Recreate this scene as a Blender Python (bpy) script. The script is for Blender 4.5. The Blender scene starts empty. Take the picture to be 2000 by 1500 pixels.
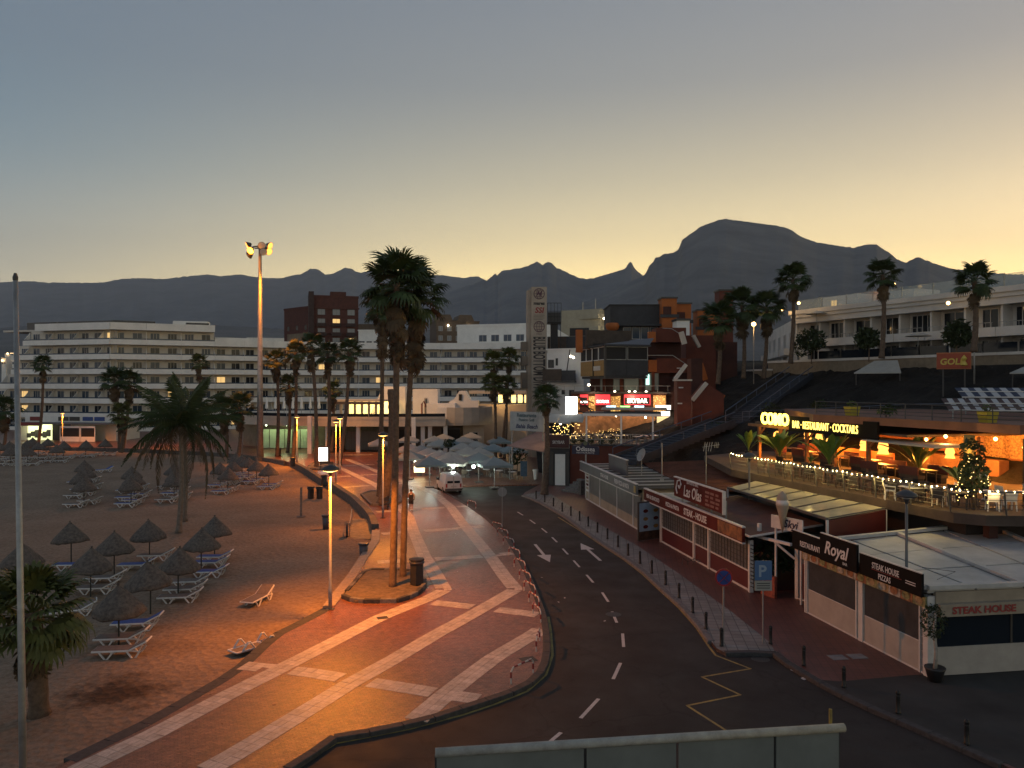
import bpy, bmesh, math, random
from mathutils import Vector, Matrix, noise
R = math.radians
rnd = random.Random(7)
sc = bpy.context.scene
C = sc.collection

# ------------------------------------------------------------------ camera, sky, sun, exposure
H, F = 10.0, 1500.0            # eye height above the promenade, focal length in photo pixels
cd = bpy.data.cameras.new('camera'); cam = bpy.data.objects.new('camera', cd); C.objects.link(cam)
cam.location = (0, 0, H); cam.rotation_euler = (R(90), 0, 0)
cd.lens = 27.0; cd.sensor_width = 36.0; cd.clip_start = 0.1; cd.clip_end = 60000
sc.camera = cam
SUN_AZ, SUN_EL = R(46), R(0.6)      # dawn glow behind the mountains on the right
w = bpy.data.worlds.new('World'); sc.world = w; w.use_nodes = True
nt = w.node_tree; bg = nt.nodes['Background']
sky = nt.nodes.new('ShaderNodeTexSky'); sky.sky_type = 'NISHITA'; sky.sun_disc = False
sky.sun_elevation = SUN_EL; sky.sun_rotation = SUN_AZ; sky.altitude = 0
sky.air_density = 1.0; sky.dust_density = 3.0; sky.ozone_density = 1.5
hs = nt.nodes.new('ShaderNodeHueSaturation'); hs.inputs['Saturation'].default_value = 0.75
nt.links.new(sky.outputs[0], hs.inputs['Color']); nt.links.new(hs.outputs[0], bg.inputs[0])
bg.inputs[1].default_value = 0.13
# twilight band: scattered light that brightens towards the horizon and towards the hidden sun
def wn(t, **k):
    n = nt.nodes.new(t)
    for a_, b_ in k.items(): setattr(n, a_, b_)
    return n
geo = wn('ShaderNodeTexCoord'); sep = wn('ShaderNodeSeparateXYZ'); nt.links.new(geo.outputs['Generated'], sep.inputs[0])
def ramp(stops):
    r = wn('ShaderNodeValToRGB'); e = r.color_ramp
    e.interpolation = 'B_SPLINE'
    while len(e.elements) < len(stops): e.elements.new(.5)
    for q, (p_, c_) in zip(e.elements, stops): q.position = p_; q.color = (*[v_ * .4 for v_ in c_], 1)
    nt.links.new(sep.outputs['Z'], r.inputs[0]); return r
SKY_AWAY = ((0, (.92, .72, .36)), (.075, (.72, .62, .41)), (.13, (.41, .41, .365)), (.24, (.075, .165, .238)), (.36, (.075, .11, .155)), (.6, (.055, .085, .135)), (1, (.04, .06, .1)))
SKY_SUN = ((0, (2.2, 1.45, .36)), (.09, (2.05, 1.42, .40)), (.16, (1.22, .93, .44)), (.25, (.50, .42, .25)), (.36, (.175, .17, .16)), (.6, (.075, .10, .145)), (1, (.04, .06, .1)))
ra = ramp(SKY_AWAY); rs = ramp(SKY_SUN)
vd = wn('ShaderNodeVectorMath', operation='DOT_PRODUCT'); nt.links.new(geo.outputs['Generated'], vd.inputs[0])
vd.inputs[1].default_value = (math.sin(SUN_AZ), math.cos(SUN_AZ), 0)
mr = wn('ShaderNodeMapRange', interpolation_type='SMOOTHSTEP'); mr.inputs['From Min'].default_value = 0.0; mr.inputs['From Max'].default_value = .92
nt.links.new(vd.outputs['Value'], mr.inputs['Value'])
mx = wn('ShaderNodeMixRGB'); nt.links.new(mr.outputs[0], mx.inputs[0]); nt.links.new(ra.outputs[0], mx.inputs[1]); nt.links.new(rs.outputs[0], mx.inputs[2])
SKY_BACK = ((0, (.56, .50, .42)), (.12, (.44, .41, .37)), (.3, (.17, .195, .225)), (.6, (.055, .085, .135)), (1, (.04, .06, .1)))
rb_ = ramp(SKY_BACK); m2r = wn('ShaderNodeMapRange', interpolation_type='SMOOTHSTEP'); m2r.inputs['From Min'].default_value = -.1; m2r.inputs['From Max'].default_value = -.9
nt.links.new(vd.outputs['Value'], m2r.inputs['Value'])
mx2 = wn('ShaderNodeMixRGB'); nt.links.new(m2r.outputs[0], mx2.inputs[0]); nt.links.new(mx.outputs[0], mx2.inputs[1]); nt.links.new(rb_.outputs[0], mx2.inputs[2])
bg2 = wn('ShaderNodeBackground'); nt.links.new(mx2.outputs[0], bg2.inputs[0]); bg2.inputs[1].default_value = 2.5
ad = wn('ShaderNodeAddShader'); nt.links.new(bg.outputs[0], ad.inputs[0]); nt.links.new(bg2.outputs[0], ad.inputs[1])
nt.links.new(ad.outputs[0], nt.nodes['World Output'].inputs[0])
sl = bpy.data.lights.new('sun', 'SUN'); sl.energy = 0.04; sl.angle = R(12); sl.color = (1, .8, .55)
so = bpy.data.objects.new('sun', sl); C.objects.link(so)
so.rotation_euler = (R(90 - 14), 0, R(180) - SUN_AZ)
sc.view_settings.view_transform = 'Standard'; sc.view_settings.look = 'None'
sc.view_settings.gamma = 1.0; sc.view_settings.use_curve_mapping = False
sc.view_settings.exposure = 0.55
sc.cycles.max_bounces = 5; sc.cycles.diffuse_bounces = 2; sc.cycles.glossy_bounces = 2
sc.cycles.transmission_bounces = 4; sc.cycles.transparent_max_bounces = 12; sc.cycles.volume_bounces = 0
sc.cycles.sample_clamp_indirect = 2.0; sc.cycles.use_denoising = True
sc.cycles.caustics_reflective = False; sc.cycles.caustics_refractive = False

ORD = 'first second third fourth fifth sixth seventh eighth ninth tenth eleventh twelfth thirteenth fourteenth fifteenth sixteenth seventeenth eighteenth nineteenth twentieth'.split()
# ------------------------------------------------------------------ pixel helpers (photo pixels, 2000 x 1500)
def P(u, v, d):                     # the point seen at pixel u, v at depth d
    return Vector(((u - 1000) / F * d, d, H - (v - 750) / F * d))
def G(u, v, z=0.0):                 # the point seen at pixel u, v on the level z
    d = (H - z) * F / (v - 750)
    return Vector(((u - 1000) / F * d, d, z))

# ------------------------------------------------------------------ materials
MATS = {}
def mat(name, col=(.5, .5, .5), rough=.7, metal=0.0, var=.0, scale=4.0, bump=0.0, bscale=None, emit=None, es=0.0,
        alpha=1.0, trans=0.0, spec=.5, col2=None, vscale=None, detail=6.0, nosample=False, coord='Object'):
    if name in MATS: return MATS[name]
    m = bpy.data.materials.new(name); m.use_nodes = True; t = m.node_tree; b = t.nodes['Principled BSDF']
    b.inputs['Base Color'].default_value = (*col, 1); b.inputs['Roughness'].default_value = rough
    b.inputs['Metallic'].default_value = metal; b.inputs['Alpha'].default_value = alpha
    b.inputs['Transmission Weight'].default_value = trans; b.inputs['Specular IOR Level'].default_value = spec
    if var > 0 or col2 is not None or bump > 0:
        tc = t.nodes.new('ShaderNodeTexCoord')
        n = t.nodes.new('ShaderNodeTexNoise'); n.inputs['Scale'].default_value = scale; n.inputs['Detail'].default_value = detail
        n.inputs['Roughness'].default_value = .65
        if coord == 'World':
            gm = t.nodes.new('ShaderNodeNewGeometry'); src = gm.outputs['Position']
        else: src = tc.outputs[coord]
        t.links.new(src, n.inputs['Vector'])
        if var > 0 or col2 is not None:
            rp = t.nodes.new('ShaderNodeValToRGB')
            c2 = col2 if col2 is not None else tuple(min(1, c * (1 + var)) for c in col)
            c1 = tuple(c * (1 - var) for c in col)
            rp.color_ramp.elements[0].color = (*c1, 1); rp.color_ramp.elements[1].color = (*c2, 1)
            rp.color_ramp.elements[0].position = .32; rp.color_ramp.elements[1].position = .68
            t.links.new(n.outputs['Fac'], rp.inputs[0]); t.links.new(rp.outputs[0], b.inputs['Base Color'])
        if bump > 0:
            n2 = n
            if bscale:
                n2 = t.nodes.new('ShaderNodeTexNoise'); n2.inputs['Scale'].default_value = bscale; n2.inputs['Detail'].default_value = 4
                t.links.new(src, n2.inputs['Vector'])
            bp = t.nodes.new('ShaderNodeBump'); bp.inputs['Strength'].default_value = bump; bp.inputs['Distance'].default_value = .05
            t.links.new(n2.outputs['Fac'], bp.inputs['Height']); t.links.new(bp.outputs[0], b.inputs['Normal'])
    if emit is not None:
        b.inputs['Emission Color'].default_value = (*emit, 1); b.inputs['Emission Strength'].default_value = es
        if nosample: m.cycles.emission_sampling = 'NONE'
    MATS[name] = m
    return m

# ------------------------------------------------------------------ mesh builder
class MB:
    def __init__(s): s.v = []; s.f = []; s.m = []; s.mi = 0; s.sm = []; s.smooth = False
    def add(s, vs, fs):
        o = len(s.v); s.v += [tuple(p) for p in vs]
        for f in fs: s.f.append(tuple(i + o for i in f)); s.m.append(s.mi); s.sm.append(s.smooth)
        return s
    def box(s, x0, x1, y0, y1, z0, z1):
        return s.add([(x0,y0,z0),(x1,y0,z0),(x1,y1,z0),(x0,y1,z0),(x0,y0,z1),(x1,y0,z1),(x1,y1,z1),(x0,y1,z1)],
            [(0,3,2,1),(4,5,6,7),(0,1,5,4),(1,2,6,5),(2,3,7,6),(3,0,4,7)])
    def cbox(s, c, sx, sy, sz):
        return s.box(c[0]-sx/2, c[0]+sx/2, c[1]-sy/2, c[1]+sy/2, c[2]-sz/2, c[2]+sz/2)
    def quad(s, *ps): return s.add(ps, [tuple(range(len(ps)))])
    def prism(s, poly, z0, z1):               # poly: list of xy, counter clockwise
        n = len(poly); vs = [(p[0], p[1], z0) for p in poly] + [(p[0], p[1], z1) for p in poly]
        return s.add(vs, [tuple(range(n - 1, -1, -1)), tuple(range(n, 2 * n))] + [(i, (i+1) % n, n + (i+1) % n, n + i) for i in range(n)])
    def prismv(s, poly, y0, y1):              # poly in xz, extruded along y
        n = len(poly); vs = [(p[0], y0, p[1]) for p in poly] + [(p[0], y1, p[1]) for p in poly]
        return s.add(vs, [tuple(range(n)), tuple(range(2*n - 1, n - 1, -1))] + [((i+1) % n, i, n + i, n + (i+1) % n) for i in range(n)])
    def lathe(s, prof, n=12, c=(0, 0, 0), cap=True):   # prof: (r, z)
        vs = []; fs = []; k = len(prof)
        for i in range(n):
            a = 2 * math.pi * i / n
            for r, z in prof: vs.append((c[0] + r * math.cos(a), c[1] + r * math.sin(a), c[2] + z))
        for i in range(n):
            j = (i + 1) % n
            for q in range(k - 1): fs.append((i*k+q, j*k+q, j*k+q+1, i*k+q+1))
        if cap: fs.append(tuple(i*k for i in range(n-1, -1, -1))); fs.append(tuple(i*k+k-1 for i in range(n)))
        return s.add(vs, fs)
    def cyl(s, r, z0, z1, n=10, c=(0, 0), r1=None): return s.lathe([(r, z0), (r if r1 is None else r1, z1)], n, (c[0], c[1], 0))
    def tube(s, pts, r, n=6, cap=True):        # r: number or list
        pts = [Vector(p) for p in pts]; k = len(pts); rr = r if isinstance(r, (list, tuple)) else [r] * k
        vs = []; fs = []; up = None
        for i, p in enumerate(pts):
            d = (pts[min(i+1, k-1)] - pts[max(i-1, 0)])
            if d.length < 1e-9: d = Vector((0, 0, 1))
            d.normalize()
            a = Vector((0, 0, 1)) if abs(d.z) < .95 else Vector((1, 0, 0))
            if up is not None and abs(up.dot(d)) < .95: a = up
            x = a.cross(d).normalized(); y = d.cross(x); up = y
            for j in range(n):
                t = 2 * math.pi * j / n
                vs.append(p + (x * math.cos(t) + y * math.sin(t)) * rr[i])
        for i in range(k - 1):
            for j in range(n): fs.append((i*n+j, i*n+(j+1) % n, (i+1)*n+(j+1) % n, (i+1)*n+j))
        if cap: fs.append(tuple(range(n-1, -1, -1))); fs.append(tuple((k-1)*n+j for j in range(n)))
        return s.add(vs, fs)
    def bar(s, a, b, w, h=None):               # rectangular bar between two points
        a = Vector(a); b = Vector(b); h = w if h is None else h
        d = (b - a).normalized(); u = Vector((0, 0, 1)) if abs(d.z) < .95 else Vector((0, 1, 0))
        x = d.cross(u).normalized() * (w / 2); y = x.cross(d).normalized() * (h / 2)
        return s.add([a-x-y, a+x-y, a+x+y, a-x+y, b-x-y, b+x-y, b+x+y, b-x+y],
            [(3,2,1,0),(4,5,6,7),(0,1,5,4),(1,2,6,5),(2,3,7,6),(3,0,4,7)])
    def mesh(s, name, *ms):
        me = bpy.data.meshes.new(name); me.from_pydata(s.v, [], s.f); me.update()
        for q in ms: me.materials.append(q)
        if len(ms) > 1: me.polygons.foreach_set('material_index', s.m)
        if any(s.sm): me.polygons.foreach_set('use_smooth', s.sm)
        return me
    def obj(s, name, ms, parent=None):
        ms = ms if isinstance(ms, (list, tuple)) else [ms]
        return ob(name, s.mesh(name, *ms), parent)
def ob(name, me, parent=None, loc=None, rz=0):
    o = bpy.data.objects.new(name, me); C.objects.link(o)
    if parent is not None: o.parent = parent
    if loc is not None: o.location = loc
    if rz: o.rotation_euler = (0, 0, rz)
    return o
def tag(o, label, cat, group=None):
    o['label'] = label; o['category'] = cat
    if group: o['group'] = group
    return o
def struct(o, label=None):
    o['kind'] = 'structure'
    if label: o['label'] = label
    return o
def stuff(o, label=None, cat=None):
    o['kind'] = 'stuff'
    if label: o['label'] = label
    if cat: o['category'] = cat
    return o
def thing(name, label, cat, loc=(0, 0, 0), rz=0.0, group=None):
    o = bpy.data.objects.new(name, None); C.objects.link(o); o.empty_display_size = .2
    o.location = loc; o.rotation_euler = (0, 0, rz)
    return tag(o, label, cat, group)
def dup(root, loc, rz=0.0, label=None, group=None, s=None):
    def cp(o, p):
        c = o.copy(); C.objects.link(c); c.parent = p
        for ch in o.children: cp(ch, c)
        return c
    r = cp(root, None); r.location = loc; r.rotation_euler = (0, 0, rz)
    if s: r.scale = (s, s, s) if not isinstance(s, tuple) else s
    if label: r['label'] = label
    if group: r['group'] = group
    return r
def frame_at(a, b):                # origin a, local x along a->b (horizontal), local -y faces the viewer
    d = Vector(b) - Vector(a); return Vector(a), math.atan2(d.y, d.x), math.hypot(d.x, d.y)
_tx = {}
def text(name, s, size, m, parent, loc=(0, 0, 0), depth=.01, rot=(R(90), 0, 0), align='LEFT', sx=1.0, shear=0.0, bold=0.0, kind='MESH'):
    cu = bpy.data.curves.new(name, 'FONT'); cu.body = s; cu.size = size; cu.extrude = depth; cu.align_x = align
    cu.shear = shear; cu.offset = bold; cu.resolution_u = 3
    o = bpy.data.objects.new(name, cu); C.objects.link(o)
    me = bpy.data.meshes.new_from_object(o); bpy.data.objects.remove(o); bpy.data.curves.remove(cu)
    me.materials.clear(); me.materials.append(m)
    o = ob(name, me, parent); o.location = loc; o.rotation_euler = rot; o.scale = (sx, 1, 1)
    return o
# ------------------------------------------------------------------ mountains and far terrain
m_mtn = mat('mountain_rock', (.125, .118, .11), .95, var=.35, scale=.004, bump=.0, coord='World', spec=.1)
def interp(pr, x):
    if x <= pr[0][0]: return pr[0][1]
    for (a, b), (c, d) in zip(pr, pr[1:]):
        if x <= c: return b + (d - b) * (x - a) / (c - a)
    return pr[-1][1]
def ridge(name, label, pr, D, base, u0, u1, step, foot, rough):
    mb = MB(); mb.smooth = True
    us = []; u = u0
    while u <= u1: us.append(u); u += step
    n = len(us); rows = 16
    vs = []
    for j in range(-3, rows + 1):
        for i, u in enumerate(us):
            v = interp(pr, u) + 1.6 * noise.fractal(Vector((u * .11, D * .01, 0)), .8, 2.2, 4)
            crest = P(u, v, D)
            if j <= 0:
                t = -j / 3; p = Vector((crest.x * (1 + .35 * t), D * (1 + .35 * t), crest.z * (1 - t)))
            else:
                t = j / rows; q = 1 - (1 - foot) * t
                hz = (base + (crest.z - base) * (1 - t) ** 1.25) * (1 - .12 * t)
                nz = noise.fractal(Vector((crest.x * .0022, D * .001 + t * 1.6, 3.1)), 1.0, 2.2, 5)
                rg = 1 - abs(noise.noise(Vector((crest.x * .0035 + t * .7, t * 1.1, D * .01)))) * 2
                hz += (nz * .55 + rg * .45 - .35) * rough * crest.z * math.sin(math.pi * min(1, t * 1.1)) ** .8
                lim = (crest.z - H) * q + H            # stay under the line of sight to the crest
                hz = min(hz, lim - t * crest.z * .04)
                p = Vector((crest.x * q, D * q, max(base - 40 * t, hz)))
            vs.append(p)
    fs = []
    R_ = rows + 4
    for j in range(R_ - 1):
        for i in range(n - 1): fs.append((j*n+i, (j+1)*n+i, (j+1)*n+i+1, j*n+i+1))
    mb.add(vs, fs)
    return struct(mb.obj(name, m_mtn), label)
prA = [(-700,590),(-300,570),(0,551),(60,549),(90,552),(200,552),(235,545),(270,543),(320,545),(360,540),(405,536),(430,539),(470,536),
 (500,541),(520,543),(550,543),(590,534),(605,526),(613,523.5),(622,527),(635,536),(648,535),(668,526),(672,522.5),(688,525),(693,530),(702,532),(730,529),(780,533),(830,537),
 (860,537),(905,543),(914,542),(918,539.5),(935,540),(946,546),(960,556),(1000,575),(1100,590),(1500,640),(2700,700)]
prB = [(500,668),(760,600),(860,575),(930,553),(944,545),(950,549),(958,541),(964,537),(967,533),(971,538),(980,529),(1020,523),(1035,517),(1048,511),(1060,517),
 (1071,511),(1080,516),(1086,522),(1110,533),(1126,541),(1145,545),(1160,543),(1180,537),(1205,530),(1222,524),(1229,512),(1233,511),(1238,521),(1248,533),(1258,539),(1290,550),(1500,600),(2000,660)]
prC = [(1000,668),(1120,600),(1200,565),(1255,539),(1262,533),(1266,521),(1276,511),(1280,503),(1288,502),(1296,496),(1310,495),(1324,489),(1328,480),(1329,472),(1337,465),(1345,459),
 (1358,451),(1366,443),(1378,439),(1400,431),(1414,427),(1430,429),(1450,432),(1480,436),(1520,441),(1540,446),(1560,459),(1576,467),(1600,474),(1640,480),(1664,484),
 (1690,478),(1711,477),(1718,482),(1738,494),(1752,506),(1768,513),(1780,508),(1788,503),(1797,503),(1808,508),(1830,516),(1860,525),(1900,529),(1950,534),(2000,537),(2150,546),(2400,530),(3000,560)]
ridge('mountain_ridge', 'long pale far ridge along the horizon on the left', prA, 9500, 120, -700, 2200, 5, .42, .05)
ridge('mountain_pass', 'jagged middle mountains left of the big table mountain', prB, 6500, 90, 500, 2000, 3, .45, .06)
ridge('mountain_table', 'big flat topped mountain against the yellow sky', prC, 4700, 60, 1000, 2900, 4, .3, .06)
# lower slopes in front of the far ridge
prD = [(-600,648),(0,640),(120,632),(260,640),(400,634),(520,640),(640,652),(760,640),(900,648),(1010,640),(1150,652),(1300,640),(1500,628),(1580,598),(1600,578),(1612,575),(1625,580),(1650,596),(1680,604),(1750,600),(1900,590),(2000,585),(2500,590)]
ridge('foothill', 'dark foothills below the mountains', prD, 2600, -30, -600, 2500, 10, .25, .08)
g = MB(); g.quad((-20000, -300, -1.2), (20000, -300, -1.2), (20000, 20000, -1.2), (-20000, 20000, -1.2))
m_ground = mat('dark_earth', (.06, .052, .042), .95, var=.4, scale=.02, coord='World')
struct(g.obj('ground', m_ground))
# ------------------------------------------------------------------ ground: sand, road, promenade, pavements
def node_mat(name, fn, rough=.6, spec=.5):
    m = bpy.data.materials.new(name); m.use_nodes = True; t = m.node_tree; b = t.nodes['Principled BSDF']
    b.inputs['Roughness'].default_value = rough; b.inputs['Specular IOR Level'].default_value = spec
    g_ = t.nodes.new('ShaderNodeNewGeometry'); fn(t, b, g_.outputs['Position']); MATS[name] = m; return m
def nnoise(t, src, scale, det=5, rough=.6):
    n = t.nodes.new('ShaderNodeTexNoise'); n.inputs['Scale'].default_value = scale; n.inputs['Detail'].default_value = det
    n.inputs['Roughness'].default_value = rough; t.links.new(src, n.inputs['Vector']); return n.outputs['Fac']
def nramp(t, src, stops):
    r = t.nodes.new('ShaderNodeValToRGB'); e = r.color_ramp
    while len(e.elements) < len(stops): e.elements.new(.5)
    for q, (p_, c_) in zip(e.elements, stops): q.position = p_; q.color = (*c_, 1)
    t.links.new(src, r.inputs[0]); return r.outputs[0]
def nmix(t, f, a, b, mode='MIX'):
    x = t.nodes.new('ShaderNodeMixRGB'); x.blend_type = mode
    for i, s in enumerate((f, a, b)):
        if isinstance(s, (int, float)): x.inputs[i].default_value = s
        elif isinstance(s, tuple): x.inputs[i].default_value = (*s, 1)
        else: t.links.new(s, x.inputs[i])
    return x.outputs[0]
def nbump(t, b, hgt, st=.5, dist=.05, prev=None):
    p = t.nodes.new('ShaderNodeBump'); p.inputs['Strength'].default_value = st; p.inputs['Distance'].default_value = dist
    t.links.new(hgt, p.inputs['Height'])
    if prev is not None: t.links.new(prev, p.inputs['Normal'])
    t.links.new(p.outputs[0], b.inputs['Normal']); return p.outputs[0]
def nbrick(t, src, bw, bh, mortar, c1, c2, cm, rotz=0.0, off=.5):
    mp = t.nodes.new('ShaderNodeMapping'); mp.inputs['Rotation'].default_value = (0, 0, rotz); t.links.new(src, mp.inputs['Vector'])
    k = t.nodes.new('ShaderNodeTexBrick'); k.offset = off; k.inputs['Scale'].default_value = 1.0
    k.inputs['Brick Width'].default_value = bw; k.inputs['Row Height'].default_value = bh; k.inputs['Mortar Size'].default_value = mortar
    k.inputs['Color1'].default_value = (*c1, 1); k.inputs['Color2'].default_value = (*c2, 1); k.inputs['Mortar'].default_value = (*cm, 1)
    t.links.new(mp.outputs[0], k.inputs['Vector']); return k
SAND = -.45
def f_sand(t, b, pos):
    a = nramp(t, nnoise(t, pos, .25), ((.3, (.245, .18, .125)), (.7, (.32, .24, .17))))
    s = nramp(t, nnoise(t, pos, 5, 8, .75), ((.36, (.66, .63, .6)), (.58, (1, 1, 1))))
    dv = t.nodes.new('ShaderNodeVectorMath'); dv.operation = 'DISTANCE'; dv.inputs[1].default_value = tuple(G(225, 1355, SAND)); t.links.new(pos, dv.inputs[0])
    ds = t.nodes.new('ShaderNodeMath'); ds.operation = 'MULTIPLY_ADD'; t.links.new(nnoise(t, pos, 1.1, 6, .7), ds.inputs[0]); ds.inputs[1].default_value = 4.5; t.links.new(dv.outputs['Value'], ds.inputs[2])
    stain = nramp(t, ds.outputs[0], ((.0, (.3, .27, .25)), (.0, (.3, .27, .25)), (1, (1, 1, 1)))); stain.node.color_ramp.elements[1].position = .25
    dm = t.nodes.new('ShaderNodeMapRange'); t.links.new(ds.outputs[0], dm.inputs['Value']); dm.inputs['From Min'].default_value = 2.3; dm.inputs['From Max'].default_value = 4.2; t.links.new(dm.outputs[0], stain.node.inputs[0])
    wet = nramp(t, nnoise(t, pos, .12, 3), ((.60, (1, 1, 1)), (.72, (.62, .58, .55))))
    c = nmix(t, 1.0, a, s, 'MULTIPLY'); c = nmix(t, .6, c, wet, 'MULTIPLY'); c = nmix(t, 1.0, c, stain, 'MULTIPLY'); t.links.new(c, b.inputs['Base Color'])
    vo = t.nodes.new('ShaderNodeTexVoronoi'); vo.inputs['Scale'].default_value = 3.4; t.links.new(pos, vo.inputs['Vector'])
    p = nbump(t, b, vo.outputs['Distance'], .7, .10); nbump(t, b, nnoise(t, pos, 8, 6, .7), .7, .06, p)
m_sand = node_mat('beach_sand', f_sand, .95, .15)
def f_road(t, b, pos):
    a = nramp(t, nnoise(t, pos, .35, 6), ((.3, (.030, .027, .024)), (.7, (.050, .045, .040))))
    s = nramp(t, nnoise(t, pos, 60, 3), ((.35, (.7, .7, .7)), (.65, (1.15, 1.15, 1.15))))
    st = nramp(t, nnoise(t, pos, .9, 7, .7), ((.60, (1, 1, 1)), (.70, (.6, .58, .56))))
    c = nmix(t, 1.0, a, s, 'MULTIPLY'); c = nmix(t, 1.0, c, st, 'MULTIPLY'); t.links.new(c, b.inputs['Base Color'])
    v_ = t.nodes.new('ShaderNodeTexVoronoi'); v_.feature = 'DISTANCE_TO_EDGE'; v_.inputs['Scale'].default_value = .22; w_ = t.nodes.new('ShaderNodeVectorMath'); w_.operation = 'ADD'; n_ = t.nodes.new('ShaderNodeTexNoise'); n_.inputs['Scale'].default_value = 1.2; n_.inputs['Detail'].default_value = 5
    t.links.new(pos, n_.inputs['Vector']); t.links.new(pos, w_.inputs[0]); t.links.new(n_.outputs['Color'], w_.inputs[1]); t.links.new(w_.outputs[0], v_.inputs['Vector'])
    ck = nramp(t, v_.outputs['Distance'], ((.004, (.45, .45, .45)), (.012, (1, 1, 1)))); c = nmix(t, .4, c, ck, 'MULTIPLY'); t.links.new(c, b.inputs['Base Color'])
    nbump(t, b, nnoise(t, pos, 80, 3), .35, .01)
    rr = nramp(t, nnoise(t, pos, .5, 5), ((.3, (.66, .66, .66)), (.7, (.9, .9, .9)))); t.links.new(rr, b.inputs['Roughness'])
m_road = node_mat('asphalt', f_road, .8, .18)
def f_pave(t, b, pos):
    k = nbrick(t, pos, .2, .1, .006, (.19, .078, .05), (.28, .125, .08), (.06, .033, .024), R(-24))
    v = nramp(t, nnoise(t, pos, .45, 6), ((.3, (.72, .70, .70)), (.7, (1.1, 1.1, 1.1))))
    d = nramp(t, nnoise(t, pos, 3.2, 9, .8), ((.38, (.48, .45, .43)), (.56, (1.05, 1.05, 1.05))))
    c = nmix(t, 1.0, k.outputs['Color'], v, 'MULTIPLY'); c = nmix(t, .85, c, d, 'MULTIPLY'); t.links.new(c, b.inputs['Base Color'])
    p = nbump(t, b, k.outputs['Fac'], -.8, .012); nbump(t, b, nnoise(t, pos, 6, 8, .8), .7, .03, p)
    rr = nramp(t, nnoise(t, pos, 4.5, 8, .8), ((.35, (.25, .25, .25)), (.65, (.44, .44, .44)))); t.links.new(rr, b.inputs['Roughness'])
m_pave = node_mat('red_pavers', f_pave, .42, .28)
def f_red(t, b, pos):
    k = nbrick(t, pos, .3, .3, .012, (.125, .048, .036), (.155, .06, .046), (.06, .03, .025), R(9), 0)
    v = nramp(t, nnoise(t, pos, .6, 6), ((.3, (.7, .7, .7)), (.7, (1.05, 1.05, 1.05))))
    t.links.new(nmix(t, 1.0, k.outputs['Color'], v, 'MULTIPLY'), b.inputs['Base Color']); nbump(t, b, k.outputs['Fac'], -.4, .01)
m_red = node_mat('red_tiles', f_red, .5, .5)
def f_grey(t, b, pos):
    k = nbrick(t, pos, .4, .4, .018, (.19, .18, .165), (.25, .24, .22), (.08, .076, .07), R(8), 0)
    v = nramp(t, nnoise(t, pos, 1.2, 7), ((.3, (.62, .62, .62)), (.7, (1.05, 1.05, 1.05))))
    t.links.new(nmix(t, 1.0, k.outputs['Color'], v, 'MULTIPLY'), b.inputs['Base Color']); nbump(t, b, k.outputs['Fac'], -.4, .012)
m_grey = node_mat('grey_tiles', f_grey, .6, .45)
def f_dk(t, b, pos):
    a = nramp(t, nnoise(t, pos, .5, 7), ((.3, (.036, .034, .031)), (.7, (.064, .06, .055)))); t.links.new(a, b.inputs['Base Color'])
    nbump(t, b, nnoise(t, pos, 40, 4), .3, .01)
m_dkpave = node_mat('dark_paving', f_dk, .85, .15)
def tohi(a, b, n): return [a + (b - a) * i / n for i in range(n + 1)]
# sand: a gently trampled sheet
mb = MB(); mb.smooth = True
xs = tohi(-150, 4, 300); ys = tohi(6, 132, 250); vs = []; fs = []
for y in ys:
    for x in xs:
        n1 = noise.fractal(Vector((x * .12, y * .12, 0)), 1, 2, 3); n2 = noise.noise(Vector((x * .9, y * .9, 5)))
        vs.append((x, y, SAND + n1 * .07 + n2 * .035))
nx = len(xs)
for j in range(len(ys) - 1):
    for i in range(nx - 1): fs.append((j*nx+i, j*nx+i+1, (j+1)*nx+i+1, (j+1)*nx+i))
mb.add(vs, fs); struct(mb.obj('beach_sand', m_sand), 'trampled brown sand of the beach')
# promenade outline, seen from the photo
KERB = [(560,1500),(600,1477),(644,1440),(690,1432),(732,1426),(792,1413),(845,1400),(897,1383),(957,1364),(995,1351),(1018,1342),(1040,1328),(1054,1314),(1063,1298),(1067,1279),
 (1068,1258),(1067,1237),(1062,1204),(1053,1178),(1041,1147),(1021,1103),(1004,1073),(991,1051),(966,1027),(950,1012),(917,989),(887,972),(870,962)]
KERB_G = [G(u, v) for u, v in KERB]
mb = MB(); mb.quad(Vector((KERB_G[0].x - 1.2, 13, -.12)), (60, 13, -.12), (60, 40, -.12), (16, 76, -.12), (8, 85, -.12), (-12, 85, -.12), *[(p.x - .5, p.y + .3, -.12) for p in KERB_G[::-1]])
road = struct(mb.obj('road', m_road), 'dark asphalt road curving along the promenade')
PLAZA = [G(845, 953), G(930, 948), G(1050, 946), Vector((12, 78, 0))]
BEACH = [(463,888),(490,892),(530,897),(570,904),(599,919),(631,940),(653,951),(690,975),(717,1001),(727,1015),(734,1036),(733,1057),(706,1095),(691,1121),(664,1155),(640,1188),
 (600,1210),(537,1241),(474,1300),(435,1327),(294,1408),(100,1503)]
BEACH_G = [G(u, v) for u, v in BEACH]
FAR = [Vector((-170, 131, 0)), Vector((-100, 127, 0)), Vector((-60, 118.5, 0)), Vector((-45, 112, 0))]
outline = [Vector((KERB_G[0].x - 1.3, 14, 0))] + KERB_G + PLAZA + [Vector((13, 92, 0)), Vector((13, 180, 0)), Vector((-170, 180, 0))] + FAR + BEACH_G + [Vector((-14.5, 14, 0))]
mb = MB(); mb.prism([(p.x, p.y) for p in outline], -.7, 0)
prom = struct(mb.obj('promenade', m_pave), 'red paved promenade with pale slab bands')
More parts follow.
